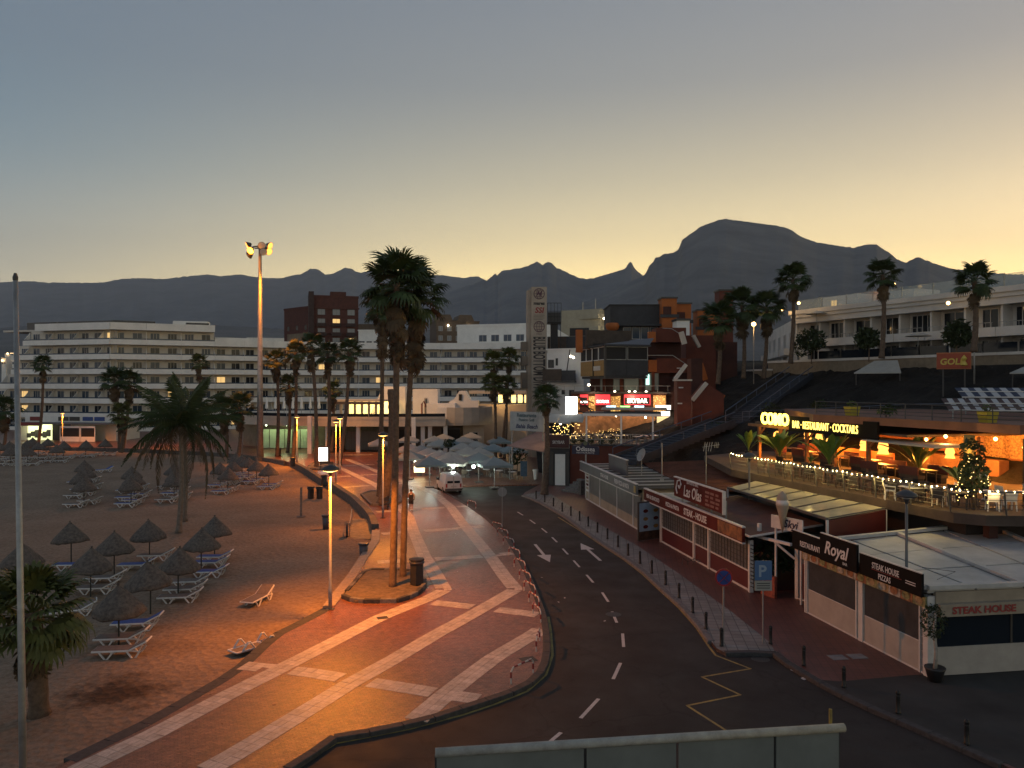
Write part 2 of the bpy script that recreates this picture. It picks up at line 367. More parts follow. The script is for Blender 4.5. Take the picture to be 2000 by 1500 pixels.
# right pavement: grey tiles by the kerb, red tiles along the restaurants, dark paving at the front
RK = [(1021,967),(1036,972),(1060,983),(1104,1008),(1142,1036),(1181,1063),(1225,1091),(1261,1118),(1294,1149),(1335,1185),(1370,1225),(1392,1256),(1400,1266),(1415,1274),(1510,1272),(1540,1295),(1590,1325),(1625,1345),(1700,1380),(1850,1445),(1975,1500)]
RK_G = [G(u, v) for u, v in RK]
MID = [(1065,958),(1100,980),(1142,1008),(1225,1055),(1245,1066),(1327,1121),(1433,1198),(1505,1256),(1512,1270)]
MID_G = [G(u, v) for u, v in MID]
right = [Vector((22, 12, 0)), Vector((70, 12, 0)), Vector((70, 60, 0)), Vector((14, 79, 0)), Vector((3.5, 79, 0)), Vector((1.2, 71, 0))]
mb = MB(); mb.prism([(p.x, p.y) for p in RK_G + right], -.5, -.004)
pv_r = struct(mb.obj('pavement', m_red), 'red tiled pavement in front of the restaurants')
mb = MB(); poly = RK_G[:15] + MID_G[::-1]; mb.prism([(p.x, p.y) for p in poly], -.3, 0.004)
struct(mb.obj('pavement_strip', m_grey), 'grey tiled strip of pavement beside the kerb')
mb = MB(); poly = [G(1590, 1327), G(1625, 1346)] + [q + Vector((.15, 0, 0)) for q in RK_G[18:]] + [Vector((24, 14, 0)), Vector((40, 14, 0)), Vector((40, 27.2, 0)), G(2000, 1305), G(1775, 1319), G(1640, 1331)]
mb.prism([(p.x, p.y) for p in poly], -.3, 0.004); struct(mb.obj('forecourt', m_dkpave), 'dark paved corner in front of the steak house')
# kerb stones
m_kerb = mat('kerb_concrete', (.13, .125, .12), .85, var=.35, scale=6, bump=.3, coord='World')
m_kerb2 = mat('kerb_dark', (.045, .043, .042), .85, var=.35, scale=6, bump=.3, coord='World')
def resample(pts, step):
    out = [pts[0].copy()]; acc = 0.0
    for a, b in zip(pts, pts[1:]):
        L = (b - a).length; t = step - acc
        while t <= L: out.append(a + (b - a) * (t / L)); t += step
        acc = (acc + L) % step if L else acc
    return out
_kb = {}
def kerbs(pts, step, w, z0, z1, ms, parent, name='kerb_stone', gap=.012):
    rs_ = resample(pts, step)
    for i, (a, b) in enumerate(zip(rs_, rs_[1:])):
        key = (round(w, 3), z0, z1, round(step, 2), id(ms[i % len(ms)]))
        if key not in _kb:
            q = MB(); L = step - gap
            q.add([(-L/2,-w/2,z0),(L/2,-w/2,z0),(L/2,w/2,z0),(-L/2,w/2,z0),(-L/2,-w/2,z1-.02),(L/2,-w/2,z1-.02),(L/2,w/2,z1-.02),(-L/2,w/2,z1-.02),
              (-L/2+.01,-w/2+.02,z1),(L/2-.01,-w/2+.02,z1),(L/2-.01,w/2-.02,z1),(-L/2+.01,w/2-.02,z1)],
              [(0,1,5,4),(1,2,6,5),(2,3,7,6),(3,0,4,7),(4,5,9,8),(5,6,10,9),(6,7,11,10),(7,4,8,11),(8,9,10,11)])
            _kb[key] = q.mesh(name, ms[i % len(ms)])
        c = (a + b) / 2; ob(name, _kb[key], parent, (c.x, c.y, 0), math.atan2(b.y - a.y, b.x - a.x))
kerbs(KERB_G, 1.0, .30, -.4, .022, [m_kerb2], prom)
kerbs(RK_G[:13], 1.0, .28, -.4, .024, [m_kerb], pv_r); kerbs(RK_G[13:], 1.0, .28, -.4, .024, [m_kerb2], pv_r)
# pale slab bands
def f_slab(col):
    def fn(t, b, pos):
        tc = t.nodes.new('ShaderNodeTexCoord'); k = nbrick(t, tc.outputs['Object'], .6, .054, .006, col, tuple(c * 1.06 for c in col), tuple(c * .45 for c in col), R(90), 0)
        d = nramp(t, nnoise(t, pos, 3, 7, .7), ((.35, (.62, .6, .58)), (.6, (1, 1, 1)))); t.links.new(nmix(t, .9, k.outputs['Color'], d, 'MULTIPLY'), b.inputs['Base Color']); nbump(t, b, k.outputs['Fac'], -.5, .006)
    return fn
m_slabs = [node_mat('pale_slab_%d' % i, f_slab(c), .5, .3) for i, c in enumerate([(.54, .46, .38), (.60, .51, .425), (.48, .41, .34)])]
_sl = []
for m_ in m_slabs:
    q = MB(); q.box(-.188, .188, -.188, .188, -.02, .007); _sl.append(q.mesh('slab', m_))
S1 = [(150,1506),(300,1434),(450,1355),(600,1280),(743,1206),(800,1183),(834,1170),(868,1153),(850,1120),(829,1087),(807,1036),(799,1009),(770,978),(735,948),(700,931),(671,917),(640,905)]
S2 = [(405,1503),(450,1478),(525,1433),(600,1387),(682,1336),(765,1290),(850,1240),(935,1193),(1007,1151),(985,1125),(961,1091),(930,1053),(903,1021),(880,990),(855,969),(823,953),(770,935),(720,914),(677,897)]
S3 = [(812,1406),(869,1358),(915,1322),(966,1284),(1045,1237),(1060,1226)]
X = [[(474,1300),(600,1313),(700,1329),(869,1356),(945,1367)], [(846,1177),(950,1188),(1059,1202)], [(850,1092),(935,1087),(1006,1080)], [(829,1037),(900,1032),(952,1027)],
 [(735,1000),(830,994),(918,988)], [(669,952),(740,947),(845,940)], [(637,933),(710,928),(791,924)], [(607,913),(733,907)], [(640,889),(733,888)], [(737,1098),(797,1095)], [(746,1043),(805,1038)]]
slabs = []
for line in [S1, S2, S3] + X:
    pts = resample([G(u, v) for u, v in line], .39)
    for a, b in zip(pts, pts[1:]):
        d = (b - a).normalized(); nrm = Vector((-d.y, d.x, 0))
        for s_ in (-.195, .195):
            c = (a + b) / 2 + nrm * s_; slabs.append((c.length, c, math.atan2(d.y, d.x)))
seen = set(); keep = []
for L, c, a in slabs:
    k = (round(c.x / .3), round(c.y / .3))
    if any((k[0] + i, k[1] + j) in seen for i in (-1, 0, 1) for j in (-1, 0, 1)) and any((c - q[1]).length < .30 for q in keep[-2000:]): continue
    seen.add(k); keep.append((L, c, a))
keep.sort(key=lambda q: q[0])
rest = MB()
for i, (L, c, a) in enumerate(keep):
    if L < 24.2 and c.y < 18.5: continue
    if i < 300: ob('slab', _sl[rnd.choice((0, 0, 1, 1, 2))], prom, (c.x, c.y, rnd.uniform(0, .003)), a)
    else:
        M = Matrix.Translation(c) @ Matrix.Rotation(a, 4, 'Z'); z = .007
        rest.mi = rnd.choice((0, 0, 1, 1, 2)); rest.quad(*[M @ Vector(p) for p in ((-.188,-.188,z),(.188,-.188,z),(.188,.188,z),(-.188,.188,z))])
stuff(rest.obj('slab_band', m_slabs, prom))
# road paint
m_paint = mat('road_paint', (.50, .49, .46), .7, col2=(.36, .35, .33), scale=8, coord='World')
m_yel = mat('yellow_paint', (.36, .25, .055), .75, col2=(.16, .12, .05), scale=5, coord='World')
ZR = -.116
CL = [(985,985),(1016,1003),(1040,1019),(1063,1036),(1083,1054),(1104,1077),(1126,1101),(1152,1130),(1182,1166),(1200,1205),(1217,1250),(1205,1310),(1152,1383),(1070,1452)]
CG = [G(u, v, ZR) for u, v in CL]
for i in range(1, len(CG)):
    d = (CG[min(i+1, len(CG)-1)] - CG[i-1]).normalized(); n_ = Vector((-d.y, d.x, 0)) * .06; L = .8
    q = MB(); q.quad(CG[i]-d*L-n_, CG[i]+d*L-n_, CG[i]+d*L+n_, CG[i]-d*L+n_); q.obj('lane_dash', m_paint, road)
def arrow(tip, tail, parent):
    a = G(*tip, ZR); b = G(*tail, ZR); d = (a - b).normalized(); n_ = Vector((-d.y, d.x, 0)); L = (a - b).length; h = a - d * L * .38
    q = MB(); q.quad(b - n_*.09, b + n_*.09, h + n_*.09, h + n_*.42, a, h - n_*.42, h - n_*.09); o = q.obj('lane_arrow', m_paint, parent)
arrow((1134,1061), (1173,1095), road); arrow((1074,1098), (1045,1063), road)
def paintline(px, w, m, name):
    p = [G(u, v, ZR) for u, v in px]; q = MB()
    for a, b in zip(p, p[1:]):
        d = (b - a).normalized(); n_ = Vector((-d.y, d.x, 0)) * w / 2; q.quad(a - n_, b - n_ + d * w * .3, b + n_ + d * w * .3, a + n_)
    return q.obj(name, m, road)
paintline([(1398,1280),(1466,1306),(1371,1322),(1446,1357),(1342,1378),(1425,1431)], .09, m_yel, 'zigzag_line')
paintline([(1090,1010),(1135,1038),(1176,1066),(1219,1094),(1254,1121),(1286,1151),(1325,1187),(1360,1226),(1384,1262),(1398,1280)], .09, m_yel, 'kerb_line')
paintline([(560,1512),(655,1452),(800,1424),(905,1396),(965,1376),(1030,1350),(1066,1318),(1079,1280),(1076,1235),(1071,1205)], .10, m_yel, 'kerb_line')
# manholes and drain covers
m_iron = mat('cast_iron', (.05, .048, .045), .6, metal=.5, var=.3, scale=20)
for u, v, w_, l_ in ((1198, 1200, .35, .35), (1485, 1287, .34, .34)):
    p = G(u, v, ZR); q = MB(); q.cyl(w_, 0, .003, 20); o = q.obj('manhole_cover', m_iron, road); o.location = p
for u, v, w_, l_, z in ((747, 1207, .45, .35, .012), (1032, 1288, .55, .5, .006)):
    p = G(u, v, 0); q = MB(); q.box(-w_/2, w_/2, -l_/2, l_/2, 0, z + .004); o = q.obj('drain_cover', m_iron, prom); o.location = p; o.rotation_euler.z = .4
m_lid = mat('pale_lid', (.2, .195, .19), .7, var=.2)
for u, v in ((1636, 1284), (1674, 1282)):
    p = G(u, v, 0); q = MB(); q.box(-.3, .3, -.25, .25, 0, .006); o = q.obj('inspection_cover', m_lid, pv_r); o.location = p; o.rotation_euler.z = .12
# low sea wall between sand and promenade
m_wall = mat('sea_wall_stone', (.10, .09, .08), .9, var=.4, scale=5, bump=.4, coord='World')
wt = thing('sea_wall', 'low dark stone wall between beach and promenade', 'wall')
kerbs([p.copy() for p in BEACH_G[3:11]], 1.6, .5, -.8, .30, [m_wall], wt, 'wall_block')
kerbs([p.copy() for p in BEACH_G[10:16]], 1.2, .55, -.8, .05, [mat('edge_slab', (.26, .21, .165), .7, var=.25, scale=7, coord='World')], prom, 'edge_stone_and_shade')
kerbs([p.copy() for p in FAR[1:] + BEACH_G[:4]], 2.0, .4, -.8, .1, [m_wall], prom, 'edge_stone_and_shade')
kerbs([p.copy() for p in BEACH_G[15:]], 1.2, .5, -.8, .008, [m_kerb2], prom, 'edge_stone_and_shade')  # wide dark flush strip stands in for the shadow along the sand edge
# ------------------------------------------------------------------ palms
m_frond = mat('palm_green', (.04, .062, .02), .6, var=.45, scale=1.5, spec=.3, coord='World')
m_frond2 = mat('palm_green_yellow', (.075, .085, .022), .6, var=.4, scale=1.5, spec=.3, coord='World')
m_dead = mat('palm_dead_leaf', (.085, .058, .03), .85, var=.45, scale=1.5, coord='World')
m_trunk = mat('palm_bark', (.12, .082, .055), .95, var=.35, scale=5, bump=.7, bscale=9, coord='World')
m_trunk2 = mat('coconut_bark', (.17, .14, .11), .9, var=.3, scale=5, bump=.5, bscale=9, coord='World')
def fan_leaf(Lp, Lb, droop, r_, nb=15, spread=125):
    q = MB(); q.tube([(0, 0, 0), (Lp * .6, 0, Lp * .04), (Lp, 0, 0)], [.028, .018, .014], 4)
    for i in range(nb):
        a = R(-spread + 2 * spread * i / (nb - 1)) + r_.uniform(-.04, .04)
        L = Lb * (1 - .25 * abs(a) / R(spread)) * r_.uniform(.86, 1.06); w_ = Lb * .088
        d = Vector((math.cos(a), math.sin(a), 0)); n_ = Vector((-d.y, d.x, 0)) * w_
        o_ = Vector((Lp, 0, 0)); fold = Vector((0, 0, .03 if i % 2 else -.02))
        p1 = o_ + d * L * .5 + Vector((0, 0, -droop * L * .12)) + fold; p2 = o_ + d * L * .82 + Vector((0, 0, -droop * L * .42)); p3 = o_ + d * L * .95 + Vector((0, 0, -droop * L * .75 - r_.uniform(0, .1)))
        q.add([o_, p1 - n_, p1 + n_, p2 - n_ * .5, p2 + n_ * .5, p3], [(0, 1, 2), (1, 3, 4, 2), (3, 5, 4)])
    return q
def feather_leaf(L, arch, r_, n=26, leaflet=.75):
    q = MB(); rach = []
    for i in range(n + 1):
        t = i / n; rach.append(Vector((L * (t - .12 * arch * t * t), 0, L * (.16 * t - arch * .62 * t * t))))
    q.tube(rach[::2], [.035 * (1 - .8 * k / (len(rach[::2]) - 1)) for k in range(len(rach[::2]))], 4)
    for i in range(3, n + 1):
        t = i / n; l_ = leaflet * math.sin(math.pi * min(1, .18 + t * .86)) ** .7 * r_.uniform(.8, 1.1) + .12
        for s_ in (-1, 1):
            d = Vector((.55, s_ * .75, -.55 - .45 * t * arch + r_.uniform(-.2, .2))).normalized(); o_ = rach[i] + Vector((r_.uniform(-.05, .05), 0, 0)); w_ = Vector((.038, 0, .012))
            m_ = o_ + d * l_ * .55; e_ = o_ + d * l_ + Vector((0, 0, -.25 * l_))
            q.add([o_ - w_ * .5, o_ + w_ * .5, m_ + w_, m_ - w_, e_], [(0, 1, 2, 3), (3, 2, 4)])
    return q
rp_ = random.Random(3)
FAN = [fan_leaf(.95, .95, d, rp_, 17, 100) for d in (.22, .4, .6, .85)]
FAND = [fan_leaf(.85, 1.0, d, rp_, 11, 62) for d in (.4, .8)]
FANM = [q.mesh('frond', m_frond) for q in FAN]; FANM2 = [q.mesh('frond', m_frond2) for q in FAN]; FANDM = [q.mesh('dead_frond', m_dead) for q in FAND]
def trunk(p, top, r0, r1, m, r_, parent, ring=True, bend=.25):
    top = Vector(top); n = max(14, int(top.length / .3)); pts = []; rs_ = []
    for i in range(n + 1):
        t = i / n; pts.append(top * t + Vector((math.sin(t * math.pi) * bend, math.sin(t * math.pi) * bend * .4, 0)))
        rs_.append((r0 + (r1 - r0) * min(1, t * 1.6)) * (1.28 if i == 0 else 1) * (1.05 if i % 2 else .97) * r_.uniform(.96, 1.05))
    q = MB(); q.smooth = True; q.tube(pts, rs_, 9); return q.obj('trunk', m, parent)
def crown_fan(r_, n_green, n_dead, s, skirt, seg, parent, top, m2=False, one=True):
    """leaves round the trunk head: separate frond objects, or one crown mesh"""
    G_ = FANM2 if m2 else FANM
    items = []
    for i in range(n_green):
        t = (i + .5) / n_green; el = R(84 - 118 * t ** .9) + r_.uniform(-.12, .12); az = i * 2.39996 + r_.uniform(-.3, .3)
        items.append((r_.randrange(4), 0, az, el, s * r_.uniform(.85, 1.12), Vector((0, 0, -.25 * t))))
    for i in range(n_dead):
        t = (i + .5) / n_dead; el = R(-56 - 29 * t) + r_.uniform(-.12, .12); az = i * 2.39996 + r_.uniform(-.4, .4)
        items.append((r_.randrange(2), 1, az, el, s * r_.uniform(.6, .95), Vector((0, 0, -.3 - skirt * t))))
    if not one:
        for k, dead, az, el, sc_, off in items:
            o = ob('dead_frond' if dead else 'frond', (FANDM if dead else G_)[k], parent, Vector(top) + off)
            o.rotation_euler = (r_.uniform(-.3, .3), -el, az); o.scale = (sc_,) * 3
        return
    for dead in (0, 1):
        q = MB()
        for k, dd, az, el, sc_, off in items:
            if dd != dead: continue
            src = (FAND if dd else FAN)[k]; M = Matrix.Translation(Vector(top) + off) @ Matrix.Rotation(az, 4, 'Z') @ Matrix.Rotation(-el, 4, 'Y') @ Matrix.Rotation(r_.uniform(-.3, .3), 4, 'X') @ Matrix.Scale(sc_, 4)
            q.add([M @ Vector(v_) for v_ in src.v], src.f)
        if q.f: q.obj('dead_leaf_skirt' if dead else 'crown', m_dead if dead else (m_frond2 if m2 else m_frond), parent)
def fan_palm(base, top, label, s=1.0, r0=.22, r1=.16, ng=34, nd=24, skirt=1.6, m2=False, one=True, seed=0, group=None, bend=.2):
    r_ = random.Random(seed); t = thing('fan_palm', label, 'palm tree', base, 0, group); tp = Vector(top) - Vector(base)
    trunk(base, tp, r0, r1, m_trunk, r_, t, bend=bend); crown_fan(r_, ng, nd, s, skirt, 0, t, tp, m2, one); return t
def px_palm(bu, bv, tu, tv, d, label, z=0, **k):
    b = P(bu, bv, d); b.z = z; return fan_palm(b, P(tu, tv, d), label, **k)
# the tall clump on the promenade
fan_palm(G(767, 1150), P(775, 553, 37.6), 'tallest fan palm rising from the raised bed beside the bin', s=1.08, r0=.185, r1=.15, ng=36, nd=30, skirt=2.6, one=False, seed=11, bend=.05)
fan_palm(G(787, 1130), P(812, 574, 39.6), 'tall fan palm leaning right behind the tallest one in the bed', s=1.05, r0=.175, r1=.14, ng=32, nd=28, skirt=2.6, one=False, seed=12, bend=-.1)
fan_palm(G(740, 972), P(747, 596, 67.5), 'tall slim fan palm further back, left of the tallest pair', s=1.2, r0=.22, r1=.18, ng=32, nd=28, skirt=3.0, one=False, seed=13, bend=.1)
st = thing('palm_stump', 'tall bare brown palm trunk with no crown, leaning right', 'palm trunk', G(747, 986))
trunk(None, P(764, 760, 63.6) - G(747, 986), .46, .30, m_trunk, random.Random(5), st, bend=.35)
# promenade palms
B_ = 'fan palms along the back of the promenade'
for i, (bu, tu, tv, d, lab, s, m2) in enumerate((
    (75, 84, 712, 128, 'fan palm alone before the left end of the white hotel', 1.25, False), (233, 224, 742, 118, 'left one of the two close fan palms behind the beach shops', 1.6, False),
    (240, 252, 746, 119, 'right one of the two close fan palms behind the beach shops', 1.6, False), (389, 389, 708, 128, 'orange lit fan palm before the hotel, above the coconut palm', 1.2, True),
    (236, 238, 808, 112, 'short fan palm at the end of the beach shop row', 1.3, True), (442, 438, 800, 105, 'bushy fan palm left of the two beside the floodlight mast', 1.5, False),
    (465, 468, 795, 103, 'bushy fan palm right of the two beside the floodlight mast', 1.5, False), (541, 540, 704, 106, 'orange lit fan palm just right of the floodlight mast', 1.25, True),
    (573, 577, 688, 104, 'second fan palm right of the floodlight mast', 1.25, True), (618, 608, 676, 92, 'tallest of the fan palms near the lit poster box', 1.25, False),
    (640, 640, 690, 96, 'fan palm between the tallest promenade palm and the leaning one', 1.25, False), (663, 683, 686, 94, 'fan palm leaning right before the brick hotel', 1.25, False),
    (562, 564, 752, 112, 'short fan palm below the orange lit pair', 1.2, False), (648, 650, 762, 112, 'short dark fan palm before the white hotel balconies', 1.1, False),
    (8, 8, 800, 124, 'bushy dark palm at the far left edge of the beach', 1.9, False))):
    px_palm(bu, 880, tu, tv, d, lab, s=s * .86, m2=m2, seed=30 + i, ng=26, nd=20, skirt=1.5, group=B_, r0=.26, r1=.2)
for i, (bu, tu, tv, d, lab) in enumerate(((966, 964, 706, 104, 'left tall fan palm of the group left of the lettered tower'), (978, 994, 700, 106, 'right tall fan palm of the group left of the lettered tower'),
    (968, 962, 748, 102, 'lower left fan palm of the group left of the lettered tower'), (985, 988, 752, 103, 'lower right fan palm of the group left of the lettered tower'))):
    px_palm(bu, 880, tu, tv, d, lab, s=1.0, m2=True, seed=60 + i, ng=30, nd=14, skirt=1.0, group='fan palms beside the tower', r0=.2, r1=.16)
px_palm(1063, 965, 1066, 776, 69.5, 'dense green fan palm on the pavement in front of the lettered tower', s=.85, ng=36, nd=8, skirt=.5, seed=71, r0=.34, r1=.2)
for i, (bu, tu, tv, d, zb, s, lab) in enumerate(((1402, 1404, 622, 82, 10, 1.45, 'wide dark palm beside the terracotta stairs on the hill'), (1452, 1449, 596, 84, 10.6, 1.5, 'second palm from the terracotta stairs on the hill'),
    (1491, 1497, 600, 84, 10.6, 1.4, 'third palm from the terracotta stairs, beside a lit globe lamp'), (1544, 1549, 545, 82, 12.2, 1.35, 'tall palm at the left corner of the hilltop hotel'),
    (1722, 1724, 536, 72, 12.4, 1.2, 'palm before the middle of the hilltop hotel'), (1902, 1903, 548, 62, 12.6, 1.15, 'palm before the right end of the hilltop hotel'))):
    b = P(bu, 740, d); b.z = zb; fan_palm(b, P(tu, tv, d), lab, s=s * .88, ng=32, nd=18 if i < 3 else 12, skirt=1.6 if i < 3 else .8, seed=80 + i, group='palms on the hill', r0=.24, r1=.19)
# near fan palm at the lower left
fan_palm(G(76, 1398, SAND), P(62, 1195, 23.8), 'short thick fan palm on the sand at the lower left edge', s=.98, r0=.30, r1=.26, ng=40, nd=16, skirt=.6, one=False, m2=True, seed=99, bend=.03)
# coconut palms on the beach
FE = [feather_leaf(4.6, a, rp_, 46, .85) for a in (.6, .95, 1.3, 1.6)]
FEM = [q.mesh('frond', m_frond) for q in FE]; FEM2 = [q.mesh('frond', mat('coconut_brown', (.10, .07, .035), .8, var=.4, scale=1, coord='World')) for q in FE]
for bu, bv, tu, tv, lab, sd, n in ((349, 1041, 352, 832, 'front coconut palm with long drooping fronds on the beach', 1, 30), (360, 1018, 358, 822, 'rear coconut palm close behind the front one on the beach', 2, 24)):
    b = G(bu, bv, SAND); r_ = random.Random(sd); t = thing('coconut_palm', lab, 'palm tree', b, 0, 'coconut palms on the beach'); tp = P(tu, tv, b.y) - b
    trunk(None, tp, .2, .13, m_trunk2, r_, t, bend=.12)
    for i in range(n):
        q_ = (i + .5) / n; el = R(78 - 105 * q_) + r_.uniform(-.1, .1); o = ob('frond', (FEM if q_ < .72 else FEM2)[min(3, int(q_ * 3.4))], t, tp)
        o.rotation_euler = (r_.uniform(-.4, .4), -el, i * 2.39996 + r_.uniform(-.2, .2)); o.scale = (r_.uniform(.8, 1.02),) * 3
# ------------------------------------------------------------------ beach and promenade furniture
m_white = mat('white_plastic', (.62, .60, .57), .45, var=.12, scale=3)
m_blue = mat('blue_mesh', (.05, .085, .26), .75, var=.2, scale=6)
m_brown = mat('brown_mesh', (.15, .12, .10), .85, var=.2, scale=6)
m_thatch = mat('reed_thatch', (.12, .098, .08), .95, var=.45, scale=7, bump=.8, bscale=30)
m_pole = mat('dark_green_pole', (.02, .024, .02), .5)
m_black = mat('black_plastic', (.018, .018, .02), .5, var=.3, scale=5)
m_steel = mat('galvanised_steel', (.30, .30, .29), .5, metal=.6, var=.2, scale=3)
m_dsteel = mat('painted_dark_steel', (.06, .06, .062), .5, metal=.3)
# reed parasol
def make_parasol(seed):
    r_ = random.Random(seed); q = MB(); q.smooth = True; prof = [(.03, 2.42), (.08, 2.36), (.3, 2.15), (.62, 1.83), (.88, 1.55), (1.0, 1.36)]; n = 28
    vs = []
    for i in range(n):
        a = 2 * math.pi * i / n; jr = r_.uniform(.95, 1.05); jz = r_.uniform(-.05, .03)
        for k, (r, z) in enumerate(prof): w_ = k / 5; vs.append((r * math.cos(a) * (1 + (jr - 1) * w_), r * math.sin(a) * (1 + (jr - 1) * w_), z + jz * w_ + r_.uniform(-.012, .012)))
        vs.append((.97 * math.cos(a) * jr, .97 * math.sin(a) * jr, 1.29 + jz)); vs.append((.55 * math.cos(a), .55 * math.sin(a), 1.74))
    k = len(prof) + 2; fs = [(i*k+j, ((i+1) % n)*k+j, ((i+1) % n)*k+j+1, i*k+j+1) for i in range(n) for j in range(k - 1)]
    q.add(vs, fs); q.smooth = False; q.lathe([(.04, 2.40), (.05, 2.47), (.01, 2.5)], 8)
    c = q.mesh('canopy', m_thatch); p = MB(); p.cyl(.035, -.3, 2.38, 8); return c, p.mesh('pole', m_pole)
PAR = [make_parasol(i) for i in range(4)]
def parasol(loc, label, group, tilt=0, i=0):
    t = thing('beach_parasol', label, 'parasol', loc, rnd.uniform(0, 6.28), group)
    c, p = PAR[i % 4]; o = ob('canopy', c, t); o.rotation_euler = (tilt, tilt * .5, 0); ob('pole', p, t); return t
# sun lounger, lying along x with the raised back at +x
def make_lounger():
    f = MB()
    for y in (-.32, .32):
        f.tube([(-.98, y, .30), (.35, y, .30)], .038, 6); f.tube([(.35, y, .30), (.98, y, .62)], .036, 6); f.tube([(.35, y, .30), (.72, y, .28)], .02, 5)
    for x in (-.97, .3): f.tube([(x, -.32, .30), (x, .32, .30)], .032, 6)
    f.tube([(.98, -.32, .62), (.98, .32, .62)], .036, 6); fr = f.mesh('frame', m_white)
    legs = []
    for x in (0, 1):
        for y in (-.33, .33): l = MB(); l.tube([(-.72 + x, y, .29), (-.5 + x, y, 0), (-.42 + x, y, 0), (-.2 + x * .98, y, .29)], .036, 5, False); legs.append(l.mesh('leg', m_white))
    b = MB(); b.tube([(.88, -.3, .56), (.74, -.3, .28)], .016, 5); b.tube([(.88, .3, .56), (.74, .3, .28)], .016, 5)
    def mt(m, back=True):
        q = MB(); q.box(-.96, .34, -.30, .30, .305, .345)
        q.add([(.35,-.3,.315),(.97,-.3,.63),(.97,.3,.63),(.35,.3,.315),(.35,-.3,.35),(.955,-.3,.665),(.955,.3,.665),(.35,.3,.35)], [(0,1,2,3),(7,6,5,4),(0,4,5,1),(1,5,6,2),(2,6,7,3),(3,7,4,0)])
        return q.mesh('bed', m)
    return fr, legs, b.mesh('back_strut', m_white), {'b': mt(m_blue), 'n': mt(m_brown)}
LNG = make_lounger()
def lounger(loc, rz, label, group, kind='n', flip=None):
    t = thing('sun_lounger', label, 'sun lounger', loc, rz, group)
    ob('frame', LNG[0], t); ob('bed', LNG[3][kind], t); ob('back_strut', LNG[2], t)
    for me in LNG[1]: ob('leg', me, t)
    if flip: t.rotation_euler = flip
    return t
NEAR = 'reed parasols on the near sand'
for i, (u, v, lab) in enumerate(((139, 1101, 'reed parasol with the flattest cap, alone behind the near group'), (292, 1094, 'reed parasol in the back row of the near group, above two loungers'), (419, 1086, 'reed parasol at the right end of the back row of the near group'),
    (393, 1117, 'reed parasol just in front of the right end one, over blue loungers'), (223, 1125, 'reed parasol between the flat one and the long blue lounger'), (177, 1165, 'reed parasol nearest the short fan palm on the right'),
    (348, 1165, 'reed parasol in the middle of the near group, above brown loungers'), (294, 1200, 'reed parasol just behind the frontmost one'), (232, 1260, 'frontmost reed parasol on the near sand'), (44, 1152, 'reed parasol partly hidden by the flagpole and the short palm'))):
    parasol(G(u, v, SAND), lab, NEAR, rnd.uniform(-.05, .05), i)
for i, (u, v, rz, k, lab) in enumerate(((420, 1096, .05, 'b', 'rearmost blue sun lounger at the right of the near parasols'), (412, 1107, .04, 'b', 'second blue sun lounger from the back at the right'), (408, 1126, .03, 'b', 'blue sun lounger under the front right parasol of the back row'),
    (268, 1112, .12, 'b', 'long blue sun lounger left of centre in the near group'), (305, 1093, .10, 'n', 'brown sun lounger just behind the long blue one'), (142, 1112, .06, 'b', 'blue sun lounger under the flat parasol'),
    (205, 1138, .12, 'n', 'brown sun lounger below the parasol between the flat one and the blue lounger'), (190, 1158, .1, 'n', 'brown sun lounger beside the pole nearest the short palm'), (372, 1145, .14, 'n', 'rearmost brown lounger of the three under the middle parasol'),
    (362, 1160, .14, 'n', 'middle brown lounger of the three under the middle parasol'), (352, 1176, .14, 'n', 'front brown lounger of the three under the middle parasol'), (268, 1228, .16, 'b', 'blue sun lounger behind the frontmost parasol'),
    (238, 1258, .12, 'n', 'rear brown lounger under the frontmost parasol'), (238, 1282, .12, 'n', 'front brown lounger under the frontmost parasol'), (140, 1203, .5, 'n', 'brown lounger half hidden by the short fan palm'))):
    lounger(G(u, v, SAND), rz, lab, 'sun loungers on the near sand', k)
p = G(503, 1178, SAND); lounger(p, R(78), 'lounger standing apart with its foot end towards the viewer', 'sun loungers on the near sand')
p = G(498, 1270, SAND); t = lounger(p + Vector((0, 0, .5)), 0, 'upturned white lounger lying on its bed beside the promenade', 'sun loungers on the near sand', 'n', (R(178), 0, R(50)))
MIDG = 'reed parasols in the middle of the beach'
mid = [(165, 944), (168, 958), (158, 970), (164, 987), (258, 960), (262, 974), (256, 986), (339, 952), (344, 966), (340, 978), (445, 962), (430, 950), (455, 944),
       (525, 953), (501, 943), (485, 935), (473, 930), (461, 925)]
cols = ['left column', 'column left of the coconut trunks', 'column at the coconut trunks', 'column right of the coconut trunks', 'group beside the sea wall']
cidx = [0]*4 + [1]*3 + [2]*3 + [3]*3 + [4]*5
for i, (u, v) in enumerate(mid):
    c = cidx[i]; same = [j for j in range(len(mid)) if cidx[j] == c]; order = sorted(same, key=lambda j: -mid[j][1]).index(i)
    o_ = ['nearest', 'second nearest', 'third nearest', 'fourth nearest', 'farthest'][order]
    g = G(u, v, SAND); parasol(g, f'{o_} reed parasol of the {cols[c]} on the mid beach', MIDG, rnd.uniform(-.05, .05), i)
    for s_ in (-1, 1):
        lounger(g + Vector((rnd.uniform(-.2, .3), s_ * .95 - .1, 0)), rnd.uniform(-.05, .15), f'sun lounger {"behind" if s_ > 0 else "in front of"} the {o_} parasol, {cols[c]}', 'sun loungers in the middle of the beach', 'b' if c in (1, 4) or rnd.random() < .4 else 'n')
lounger(G(203, 922, SAND), .9, 'blue lounger with raised back right of the left parasol column', 'sun loungers in the middle of the beach', 'b')
FARG = 'reed parasols at the far left of the beach'
far = [(0, 899), (19, 895), (53, 893), (63, 886), (75, 897), (94, 888), (111, 903), (124, 895), (167, 893), (205, 890), (20, 909), (54, 909), (38, 902)]
